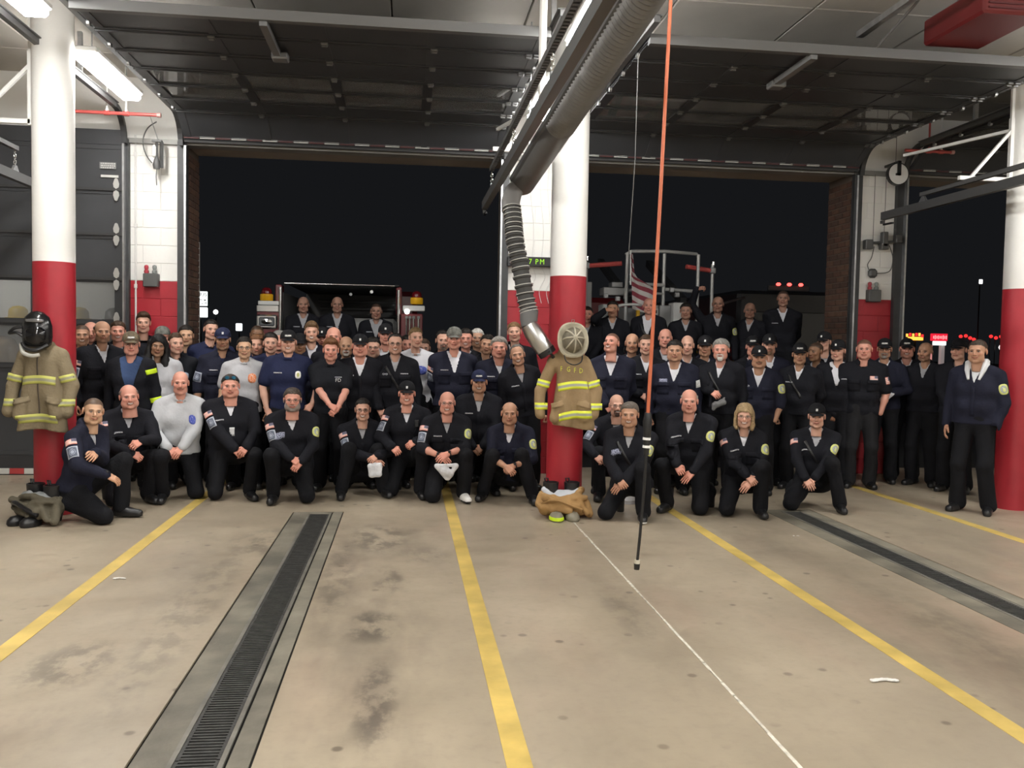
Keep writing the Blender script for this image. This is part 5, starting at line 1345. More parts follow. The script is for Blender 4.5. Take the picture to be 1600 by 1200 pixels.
# bunker trousers folded over boots
def bunker(lab, x, y, rot, mc, lining, seed, left):
    t = thing('bunker_trousers', lab, 'turnout gear', (x, y, 0), rot); rng = np.random.default_rng(seed)
    g = Grid((-.34, -.30, .0), (.34, .30, .34), .0095)
    for i in range(14):
        a = 2 * math.pi * i / 14; b = 2 * math.pi * (i + 1) / 14; f = lambda c: (.19 * math.cos(c), .125 * math.sin(c), .215 + .025 * math.sin(2 * c + seed) + .015 * math.cos(c))
        g.cap(f(a), f(b), .028, .028, .015); h = lambda c: (.185 * math.cos(c), .13 * math.sin(c) - .01, .12 + .03 * math.sin(3 * c)); g.cap(h(a), h(b), .050, .050, .022)
    g.cap((-.11, -.03, .12), (.11, -.03, .12), .09, .09, .04); g.cap((-.18, -.14, .20), (.12, -.17, .13), .028, .030, .012); g.cap((-.20, -.10, .12), (.05, -.19, .09), .034, .028, .012); g.cap((.05, -.15, .19), (.21, -.09, .20), .024, .024, .012)
    g.cap((.20, -.03, .17), (.25, -.10, .045), .045, .035, .02); g.cap((.14, -.12, .16), (.22, -.14, .06), .03, .025, .012); g.cap((-.20, 0, .19), (-.23, -.06, .13), .035, .03, .02)
    g.wrinkle(.013, 36, rng); X_, Y_, Z_ = g.coords(); g.D = np.maximum(g.D, -(Z_ - .012) + 0 * X_ + 0 * Y_); V, F = g.net(); link('trousers', raw_mesh('bunker', V, F, [mc]), t)
    g = Grid((-.26, -.2, .1), (.26, .2, .30), .011)
    for i in range(14):
        a = 2 * math.pi * i / 14; b = 2 * math.pi * (i + 1) / 14; f = lambda c: (.165 * math.cos(c), .10 * math.sin(c), .225 + .03 * math.sin(2 * c + seed)); g.cap(f(a), f(b), .024, .024, .02)
    g.cap((-.08, 0, .20), (.06, -.03, .22), .05, .05, .03); g.wrinkle(.012, 34, rng); V, F = g.net(); link('lining', raw_mesh('lining', V, F, [lining]), t)
    for s in (-1, 1):
        q = MB(); q.lathe([(.066, .05), (.068, .20), (.075, .325), (.064, .327), (.058, .22)], 18, 'z', (s * .10, .02, 0)); q.obj('boot_shaft', BOOT, t, True); q = MB(); q.tube([(s * .10 - .05, .02, .32), (s * .10 - .06, .02, .36), (s * .10 - .03, .02, .36), (s * .10 - .025, .02, .325)], .008, 6); q.obj('pull_loop', BOOT, t, True)
        q = MB(); q.lathe([(.0, .0), (.060, .002), (.068, .02), (.064, .05), (.045, .075), (.0, .085)], 16, 'z', (s * .075, -.175, 0), .95, 1.5); q.obj('boot_toe', mat('dusty_boot_rubber', (.22, .20, .15), .6) if not left else BOOT, t, True)
    if not left: q = MB(); q.lathe([(.071, .012), (.072, .03), (.069, .042)], 16, 'z', (-.075, -.175, 0), .95, 1.5); q.obj('lime_toe_band', mat('lime_stripe', (.62, .85, .02), .5), t, True)
    q = MB(); q.tube(bez([(-.24, -.08, .13), (-.10, -.19, .19), (.06, -.20, .14), (.16, -.18, .10)], 6), .012 if not left else .020, 6); q.obj('suspender', mc if not left else BOOT, t, True)
    return t
bunker('tan bunker trousers pushed down over boots at the foot of the central column', 1.465, 8.02, 0, cloth('tan_bunker_cloth', (.36, .215, .09), .5), mat('pale_lining', (.50, .52, .56), .8), 2, False)
b2 = bunker('grey bunker trousers and black boots heaped beside the left kneeling person', -3.10, 7.93, -.5, cloth('khaki_bunker_cloth', (.105, .092, .066), .5), mat('grey_lining', (.22, .23, .235), .8), 5, True)
# white bucket and floor scraps
t = thing('bucket', 'white ribbed bucket half hidden behind the grey haired kneeling person', 'bucket', (2.28, 8.72, 0)); q = MB(); q.lathe([(.105, .0), (.108, .03), (.115, .035), (.115, .05), (.112, .055), (.125, .25), (.132, .255), (.132, .27), (.126, .28), (.13, .33), (.12, .33), (.10, .02)], 24); q.obj('pail', mat('white_bucket', (.62, .62, .64), .4), t, True); q = MB(); q.tube(bez([(-.13, 0, .30), (0, -.12, .20), (.13, 0, .30)], 8), .004, 5); q.obj('handle', GALV, t, True)
for nm, x, y, lab, sc in (('paper_scrap', -1.87, 6.02, 'small white scrap of paper on the floor left of the trench drain', .035), ('paper_scrap', 2.34, 3.95, 'crumpled white paper scrap near the right yellow line', .055), ('paper_scrap', 3.35, 7.1, 'tiny pale scrap on the floor in front of the right trench', .022)):
    g = Grid((-.08, -.08, 0), (.08, .08, .05), .006); g.cap((-sc, 0, .006), (sc * .2, sc * .2, .010), sc * .3, sc * .22, .004); g.cap((sc * .2, sc * .2, .008), (sc, -.1 * sc, .006), sc * .2, sc * .3, .004); g.wrinkle(.006, 120, np.random.default_rng(int(x * 100) % 97)); X_, Y_, Z_ = g.coords(); g.D = np.maximum(g.D, np.maximum(-(Z_ - .001), Z_ - .012) + 0 * X_ + 0 * Y_); V, F = g.net(); tag(link(nm, raw_mesh(nm, V, F, [mat('paper', (.72, .70, .66), .8)], None, False), None, (x, y, .0015)), lab, 'paper')
# ---------------------------------------------------------------- guessed gear room behind the closed door, lit to brighten its panes
m = MB(); m.span((-9, 13.2, 0), (-3.0, 13.3, 3)); m.span((-9.1, 11.34, 0), (-9, 13.3, 3)); m.span((-3.2, 11.34, 0), (-3.1, 13.3, 3)); m.span((-9, 11.2, 3), (-3.1, 13.3, 3.1)); struct(m.obj('wall_guessed_gear_room', WALLW))  # added room shell keeps the lamp's light from spilling outdoors
t = thing('added_pane_light', 'small light added behind the closed door to brighten its panes', 'ceiling light', (-5.6, 12.1, 2.97)); MB().box((0, 0, 0), (1.2, .2, .04), None, .01).obj('diffuser', mat('added_pane_glow', (1, 1, 1), .5, emit=(1, .98, .95), estr=16), t)  # lamp added behind the closed door so its panes look lit
t = thing('gear_shelf', 'gear shelf seen through the glazed sections of the closed door', 'shelf', (-6, 12.95, 0)); MB().span((-2.6, -.25, 1.78), (2.7, .24, 1.82)).obj('board', RAIL_GREY, t)
for s in (-2.5, 0, 2.6): MB().span((s - .03, -.2, 0), (s + .03, .2, 1.78)).obj('upright', RAIL_GREY, t)
hq = MB().lathe([(.18, .0), (.18, .02), (.13, .03), (.12, .13), (.075, .175), (.0, .19)], 20)
for k, (x, lab, m_) in enumerate(((-5.75, 'white helmet on the gear shelf at the far left pane', WHITE_PAINT), (-5.32, 'yellow helmet on the gear shelf left of the left column', mat('yellow_helmet', (.50, .34, .02), .4)), (-4.52, 'yellow helmet on the gear shelf right of the left column', mat('yellow_helmet', (.50, .34, .02), .4)), (-4.05, 'black helmet on the gear shelf at the right pane', BLACK_PLASTIC))):
    h = thing('gear_helmet', lab, 'helmet', (x, 12.85, 1.82), 0, 'helmets on the gear shelf'); link('shell', hq.mesh('gear_helmet', m_, True), h)
for k in range(5):
    h = thing('hung_gear', 'tan coat hung below the gear shelf behind the closed door', 'coat', (-6.2 + .62 * k, 12.9, .72), 0, 'coats under the gear shelf'); g = Grid((-.3, -.2, -.5), (.3, .2, .99), .03); g.cap((-.1, 0, .75), (.1, 0, .75), .11, .11, .03); g.cap((0, 0, .7), (0, 0, -.2), .16, .2, .05); g.cap((-.18, 0, .7), (-.22, 0, .1), .07, .06, .03); g.cap((.18, 0, .7), (.22, 0, .1), .07, .06, .03); V, F = g.net(); link('body', raw_mesh('hung_gear', V, F, [TAN]), h); MB().span((-.23, -.26, .2), (.23, -.2, .27)).obj('stripe', mat('lime_stripe', (.62, .85, .02), .5), h)

# ---------------------------------------------------------------- fire engines outside
MAROON = mat('maroon_engine_paint', (.16, .022, .028), .25, 0, 0, coat=.5); TRUCKGREY = mat('grey_truck_metal', (.24, .24, .24), .4, .3); DARKMET = mat('dark_truck_metal', (.035, .036, .037), .5, .2); ALU = mat('treadplate_aluminium', (.34, .34, .34), .4, .7, .3, 60)
TYRE = mat('tyre_rubber', (.012, .012, .012), .8)
def wheel(parent, x, y, r=.52):
    q = MB(); q.lathe([(.30, -.15), (.48, -.15), (.52, -.10), (.52, .10), (.48, .15), (.30, .15)], 28, 'x', (x, y, r)); w = q.obj('wheel', TYRE, parent, True); q = MB(); q.lathe([(.0, -.12), (.12, -.15), (.14, -.06), (.30, -.10), (.30, .10), (.0, .10)], 20, 'x', (x, y, r)); q.obj('rim', CHROME, w, True)
t = thing('fire_engine', 'maroon fire engine with open hose bed and amber beacons parked outside the left door', 'fire engine', (-.95, 13.0, 0))
# rear corner pillars, side walls, hose bed floor and back wall
def part(nm, m, *boxes, bevel=.01, sm=False):
    q = MB()
    for a, b in boxes: q.span(a, b, bevel)
    return q.obj(nm, m, t, sm)
part('left_body', MAROON, ((-1.19, 0, .55), (-.87, 7.2, 2.02))); part('right_body', MAROON, ((.87, 0, .55), (1.19, 7.2, 2.02))); part('left_corner_top', MAROON, ((-.93, .0, 2.02), (-.84, .25, 2.40))); part('right_corner_top', MAROON, ((.80, .0, 2.0), (.88, .25, 2.40)))
part('lower_body', MAROON, ((-.87, .05, .55), (.87, 7.2, 1.15))); part('hose_bed_floor', ALU, ((-.87, -.55, .50), (.87, .04, .56)), ((-.87, .05, 1.15), (.87, 3.4, 1.2)))
part('hose_bed_wall', mat('hose_bed_grey', (.11, .11, .112), .5, .2), ((-.87, 3.3, 1.2), (.87, 3.4, 2.5)), ((-.86, .1, 1.2), (-.83, 3.4, 2.3)), ((.83, .1, 1.2), (.86, 3.4, 2.3)))
part('bed_ceiling', DARKMET, ((-.85, .5, 2.44), (.85, 3.4, 2.47)))
part('hose_cover', mat('grey_hose_cover', (.46, .46, .45), .8, 0, .4, 8, .2, 3), ((-.82, 1.6, 1.5), (.82, 3.2, 1.98)), bevel=.08)
part('cab', MAROON, ((-1.2, 7.2, .6), (1.2, 9.4, 2.75)), bevel=.12)
for s in (-1, 1): wheel(t, s * 1.0, 2.2); wheel(t, s * 1.0, 8.2)
part('tailboard', ALU, ((-1.18, -.62, .44), (1.18, -.0, .50)))
for x in (-.855, .835): q = MB(); q.tube([(x, -.02, .6), (x, -.02, 2.36)], .024, 10); q.obj('grab_rail', CHROME, t, True)
q = MB(); q.tube([(-.80, -.02, 2.42), (.78, -.02, 2.42)], .022, 10); q.obj('top_rail', CHROME, t, True)
for z, y in ((2.30, 2.9), (2.18, 3.2), (2.05, 3.2)): q = MB(); q.tube([(-.6, y - .02, z), (.8, y - .02, z)], .02, 8); q.obj('cross_bar', TRUCKGREY, t, True)
for x, y, z in ((.42, .6, 2.36), (.05, 1.5, 2.36)): MB().lathe([(.0, -.03), (.02, -.03), (.025, .01), (.0, .02)], 12, 'y', (x, y, z)).obj('bed_lamp', mat('lamp_lens', (.8, .8, .75), .2, emit=(1, 1, .95), estr=.2), t, True)
# warning light cluster left, beacons
part('light_panel', CHROME, ((-1.19, -.02, 2.0), (-.88, .02, 2.10))); part('upper_panel', WHITE_PAINT, ((-1.17, -.03, 2.10), (-.88, .05, 2.16)))
q = MB(); q.box((-1.04, -.03, 1.86), (.29, .05, .20), None, .02); q.obj('lamp_bezel', CHROME, t); q = MB(); q.box((-1.04, -.06, 1.86), (.22, .04, .13), None, .02); q.obj('lamp_lens', mat('clear_warning_lens', (.16, .17, .18), .12, .2), t); q = MB(); q.lathe([(.0, -.03), (.06, -.02), (.075, .0), (.0, .01)], 14, 'y', (-1.04, -.08, 1.86), 1., .5); q.obj('lamp_reflector', CHROME, t, True)
def beacon(x, y, z):
    q = MB(); q.lathe([(.085, 0), (.092, .01), (.092, .085), (.082, .095), (.0, .095)], 20, 'z', (x, y, z)); b = q.obj('beacon', mat('amber_beacon', (.62, .33, .02), .2, emit=(.8, .42, .0), estr=.12), t, True); q = MB(); q.lathe([(.074, .095), (.076, .13), (.062, .17), (.03, .19), (.0, .192)], 20, 'z', (x, y, z)); q.obj('red_dome', mat('red_beacon_dome', (.14, .008, .012), .12), b, True)
beacon(-1.06, .05, 2.165); beacon(1.10, .05, 2.165)
part('right_shelf', WHITE_PAINT, ((.90, -.03, 2.06), (1.22, .15, 2.14))); MB().lathe([(.0, -.02), (.035, -.02), (.04, .0), (.0, .02)], 12, 'y', (.96, -.04, 2.05)).obj('work_lamp', mat('lit_work_lamp', (1, 1, 1), .3, emit=(1, 1, .95), estr=2.5), t, True)
for x in (.955, 1.005, 1.06, 1.13): q = MB(); q.tube([(x, -.05, .7), (x, -.05, 1.95)], .014, 8); q.obj('ladder_rail', CHROME, t, True); MB().box((x, -.05, 1.965), (.04, .04, .04), None, .006).obj('rail_cap', TRUCKGREY, t)
# ---- aerial truck with bucket
t = thing('aerial_truck', 'ladder truck with railed steel bucket parked outside the right door', 'fire engine', (3.9, 13.0, 0))
part('rear_body', mat('red_truck_paint', (.30, .02, .025), .3), ((-1.25, .1, .55), (1.25, 6.8, 1.62))); part('cab', mat('red_truck_paint', (.30, .02, .025), .3), ((-1.25, 6.8, .6), (1.25, 9.0, 2.7)), bevel=.12); part('tailboard', ALU, ((-1.7, -1.15, .50), (1.95, .1, .56)))
for s in (-1, 1): wheel(t, s * 1.05, 2.0); wheel(t, s * 1.05, 7.9)
for k in range(6):
    q = MB(); x = -1.1 + .4 * k; q.prism([(x, .7), (x + .2, .7), (x + .5, 1.55), (x + .3, 1.55)], .075, .1); q.obj('chevron', mat('yellow_chevron', (.62, .42, .03), .4), t)
part('bucket_floor', TRUCKGREY, ((-.68, -.25, 1.5), (.42, .75, 1.58))); part('bucket_panel', TRUCKGREY, ((-.66, .2, 1.6), (.40, .24, 2.2)))
RAILM = mat('bucket_rail_paint', (.40, .40, .39), .4, .3)
def rail(nm, pts, r=.026, m=RAILM): q = MB(); q.tube([Vector(p) for p in pts], r, 8); return q.obj(nm, m, t, True)
rail('bucket_top_rail', [(-.67, -.2, 2.96), (-.60, -.25, 3.01), (-.1, -.3, 3.02), (.40, -.25, 3.00), (.44, -.2, 2.97)])
for x in (-.66, -.095, .43): rail('bucket_post', [(x, -.25, 1.55), (x, -.26, 2.99)])
rail('bucket_mid_rail', [(-.50, -.25, 2.53), (-.08, -.27, 2.52)]); rail('bucket_mid_rail', [(-.08, -.27, 2.46), (.42, -.25, 2.44)]); rail('bucket_mid_rail', [(-.5, -.25, 2.40), (-.08, -.27, 2.39)], .018)
rail('outer_post', [(-1.22, .0, 1.55), (-1.22, .0, 2.86)]); rail('outer_post', [(.745, .0, 1.6), (.745, .0, 2.88)]); rail('outer_post', [(.56, .1, 1.6), (.56, .1, 2.72)], .018)
rail('red_arm', [(-1.20, .0, 2.80), (-.70, -.1, 2.84)], .036, RED_PIPE); rail('red_arm', [(.30, -.1, 2.82), (.73, .0, 2.78)], .036, RED_PIPE)
for x, z in ((-1.22, 2.8), (.745, 2.78)): MB().box((x, 0, z), (.09, .08, .09), None, .01).obj('clamp', TRUCKGREY, t); MB().lathe([(.0, -.03), (.03, -.02), (.03, .04), (.0, .06)], 10, 'z', (x + .01, 0, z + .10)).obj('post_cap', CHROME, t, True)
part('tower_cabinet', mat('pale_grey_cabinet', (.30, .30, .29), .5), ((-1.30, .3, 1.6), (-1.06, .7, 2.58)))
part('monitor_base', TRUCKGREY, ((-.97, -.1, 2.36), (-.62, .2, 2.48)), ((-.85, -.12, 2.48), (-.68, .1, 2.56))); MB().tube([(-.6, -.1, 2.44), (-.2, -.2, 2.47)], .03, 10).obj('monitor_nozzle', TRUCKGREY, t, True)
part('bucket_box', mat('light_grey_box', (.44, .44, .43), .5), ((-1.0, -.2, 2.0), (-.78, .1, 2.22)), ((-.35, -.22, 1.95), (.02, .1, 2.22))); part('white_equipment_box', mat('white_equipment_box', (.62, .62, .60), .45), ((.02, -.42, 1.95), (.27, -.15, 2.26))); part('dark_equipment_box', TRUCKGREY, ((-.16, -.3, 1.9), (.02, -.1, 2.22)))
for x, z in ((-.98, 2.34), (-.80, 2.3), (.02, 2.45), (.10, 2.38)): MB().box((x, -.3, z), (.07, .06, .07), None, .008).obj('fitting', TRUCKGREY, t)
q = MB(); q.box((-.245, -.32, 2.12), (.12, .02, .10), None, .01); q.obj('control_plate', mat('plate_white', (.5, .5, .48), .4), t); q = MB(); q.box((-.245, -.332, 2.12), (.08, .01, .05)); q.obj('control_window', DARKMET, t)
q = MB(); q.box((-.555, -.55, 2.02), (.055, .04, .22), None, .008); q.obj('yellow_handle', YELLOW_P, t)
for i in range(6): MB().lathe([(.0, -.01), (.012, -.01), (.012, .01), (.0, .01)], 8, 'y', (-.57, -.1, 2.9 - .11 * i)).obj('ladder_bolt', CHROME, t, True)
q = MB(); q.bar((-.56, .0, 2.3), (-.56, 2.0, 3.05), .10, .12); q.bar((.3, .0, 2.3), (.3, 2.0, 3.05), .10, .12); q.obj('ladder_beam', DARKMET, t)
q = MB(); q.tube(bez([(-1.05, -.5, 2.0), (-.92, -.7, 2.16), (-.72, -.75, 2.2), (-.56, -.75, 2.19)], 6), .022, 8); q.obj('curved_handrail', RAILM, t, True); q = MB(); q.bar((.85, .2, 2.25), (1.5, .6, 2.42), .05, .03); q.obj('folded_jack', DARKMET, t)
# furled flag on the bucket post
f = thing('flag', 'striped flag hanging furled from the truck bucket rail', 'flag', (3.24, 12.55, 2.95)); V = []; Uv = []; nu, nv = 9, 13
for j in range(nv):
    for i in range(nu):
        u, v = i / (nu - 1), j / (nv - 1); w = .03 + .34 * sstep(.35, .62, v) * (1 - .2 * v); V.append((u * w + .03 * v + .06 * u * v, -.03 * math.sin(u * 9 + 2 * v) - .03 * v, -.80 * v - .10 * u * v * v)); Uv.append((u, v))
F = [(j * nu + i, j * nu + i + 1, (j + 1) * nu + i + 1, (j + 1) * nu + i) for j in range(nv - 1) for i in range(nu - 1)]
n = NT('flag_cloth', .8); st = n.math('GREATER_THAN', n.math('FRACT', n.math('MULTIPLY', n.math('ADD', n.v, n.math('MULTIPLY', n.u, -.12)), 6.)), .5); FLM = n.done(n.mix(st, (.20, .03, .045), (.46, .44, .42)))
link('cloth', raw_mesh('flag_cloth', V, F, [FLM], None, True, None, Uv), f); q = MB(); q.tube([(0, 0, .05), (.01, 0, -.45)], .012, 8); q.obj('staff', WHITE_PAINT, f, True)
# dark vehicle with three marker lights
t = thing('utility_truck', 'dark truck roof with three red marker lights at the right', 'truck', (6.15, 13.6, 0)); part('body', mat('black_truck_paint', (.010, .010, .011), .35), ((-.85, 0, .6), (1.15, 5, 2.54)), bevel=.06); part('bumper', DARKMET, ((-.85, -.25, .5), (1.2, 0, .62))); part('rear_window', mat('dark_glass', (.004, .004, .004), .1), ((-.65, -.012, 1.5), (.95, .01, 2.2)))
for x in (-.62, .95): wheel(t, x, 1.2, .45); wheel(t, x, 4.0, .45)
for x in (-.19, -.005, .19):
    MB().box((x, -.03, 2.645), (.075, .06, .05), None, .02).obj('marker_light', mat('red_marker_lit', (.5, .0, .0), .3, emit=(1, .06, .05), estr=5), t)
part('marker_bar', DARKMET, ((-.35, -.02, 2.54), (.35, .04, 2.63)))
# ---------------------------------------------------------------- lit signs and lamps across the road
def board(nm, lab, x0, x1, z0, z1, y, m, extra=None, pole=True, cat='sign'):
    t = thing(nm, lab, cat, ((x0 + x1) / 2, y, 0)); MB().box((0, 0, (z0 + z1) / 2), (x1 - x0, .25, z1 - z0), None, .03).obj('panel', m, t)
    if pole: MB().span((-.06, .0, -.02), (.06, .12, z0)).obj('pole', DARKMET, t)
    return t
SIGNW = mat('lit_white_sign', (1, 1, 1), .5, emit=(.95, 1, .97), estr=1.5); BLK = mat('sign_letter_black', (.01, .02, .015), .6)
t = board('lit_sign', 'bright white lit sign with dark letters over a blank panel, far left', -13.95, -13.05, 2.93, 3.58, 60, SIGNW); MB().box((0, 0, 4.16), (.9, .25, .94), None, .03).obj('upper_panel', SIGNW, t); MB().box((.52, 0, 4.1), (.08, .2, 1.1)).obj('side_frame', mat('sign_frame_green', (.03, .06, .05), .5), t)
text_obj('sign_letters', 'NUS', .34, BLK, (.12, -.14, 4.42), (math.pi / 2, 0, 0), t, .01); rr = random.Random(5)
for k in range(7): MB().box((-.34 + .11 * k, -.14, 4.08 + rr.uniform(-.05, .05)), (rr.uniform(.03, .08), .02, rr.uniform(.05, .14))).obj('sign_stroke', BLK, t)
for k in range(4): MB().box((.15 + .08 * k, -.14, 3.84 + rr.uniform(-.04, .04)), (rr.uniform(.03, .07), .02, rr.uniform(.05, .1))).obj('sign_stroke', BLK, t)
def lampost(lab, x, z, y, r, col, e, sq=None):
    t = thing('distant_lamp', lab, 'lamp', (x, y, 0)); MB().tube([(0, .1, -.02), (0, .1, z)], .05, 6).obj('pole', DARKMET, t, True); m = mat('lamp_glow_%d' % int(x * 10), col, .5, emit=col, estr=e)
    if sq: MB().box((0, 0, z), sq, None, .04).obj('lamp_head', m, t)
    else: MB().lathe([(.0, -r), (r * .7, -r * .7), (r, 0), (r * .7, r * .7), (.0, r)], 12, 'z', (0, 0, z)).obj('lamp_head', m, t, True)
lampost('small round white street lamp right of the lit white sign', -12.52, 3.3, 60, .17, (1, 1, 1), 2.); lampost('square white lit window shaped lamp left of the engine', -11.02, 2.33, 60, .2, (.9, .97, 1), 1.5, (.42, .1, .5)); lampost('low white lamp between two heads at the left jamb', -13.75, 2.0, 60, .2, (1, 1, 1), 1.5)
lampost('small white square lamp high beyond the right door', 41.9, 6.75, 60, .2, (1, 1, 1), 1.2, (.3, .1, .34)); lampost('white globe lamp next to the right column', 43.8, 1.95, 60, .22, (1, .9, .85), 1.8); lampost('white lit pillar lamp behind lettered caps on the right', 35.35, 1.7, 60, .3, (1, .93, .92), 1.2, (.5, .2, 1.1))
RN = mat('red_neon', (.6, .02, .02), .5, emit=(1, .03, .03), estr=1.7); ON = mat('orange_neon', (.7, .3, .05), .5, emit=(1, .35, .05), estr=2.5)
t = board('neon_sign', 'orange and red neon sign above the bald stubbled head', 36.4, 37.5, 2.35, 2.60, 60, ON); rr = random.Random(3)
for k in range(6): MB().box((-.75 + .24 * k, -.15, 2.72 + rr.uniform(-.06, .12)), (.14, .05, .22)).obj('neon_stroke', RN if k % 2 else ON, t)
t = board('red_sign', 'red lit sign board over a white panel right of the neon sign', 38.17, 39.4, 2.34, 2.87, 60, mat('red_lit_board', (.5, .01, .02), .5, emit=(.9, .02, .05), estr=1.0), pole=False); MB().box((.05, 0, 2.17), (.95, .25, .30), None, .03).obj('white_panel', SIGNW, t); MB().span((-.75, .2, -.02), (-.35, .5, 2.0)).obj('lit_post', mat('pink_glow_post', (.6, .3, .28), .6, emit=(.75, .3, .28), estr=.8), t); MB().span((.35, .2, -.02), (.62, .5, 2.0)).obj('post', mat('pale_glow_post', (.4, .36, .35), .6, emit=(.4, .33, .32), estr=.5), t)  # posts emit a faint glow in place of light falling on them
rr = random.Random(8)
for k in range(9): MB().box((-.5 + .125 * k, -.14, 2.6), (.05, .03, rr.uniform(.18, .3))).obj('sign_stroke', mat('pink_stroke', (.9, .5, .5), .5, emit=(1, .45, .45), estr=1.2), t)
for k, (x, z) in enumerate(((40.9, 2.75), (41.25, 2.6), (41.55, 2.5), (42.9, 2.75), (43.3, 2.65), (43.7, 2.75), (44.1, 2.55), (40.5, 2.7))):
    t = thing('red_string_light', 'small red light in the row beyond the right column', 'lamp', (x, 60, 0), 0, 'red lights at the right'); MB().lathe([(.0, -.13), (.1, -.08), (.13, 0), (.1, .08), (.0, .13)], 10, 'z', (0, 0, z)).obj('bulb', RN, t, True); MB().tube([(0, .1, -.02), (0, .1, z)], .03, 5).obj('pole', DARKMET, t, True)

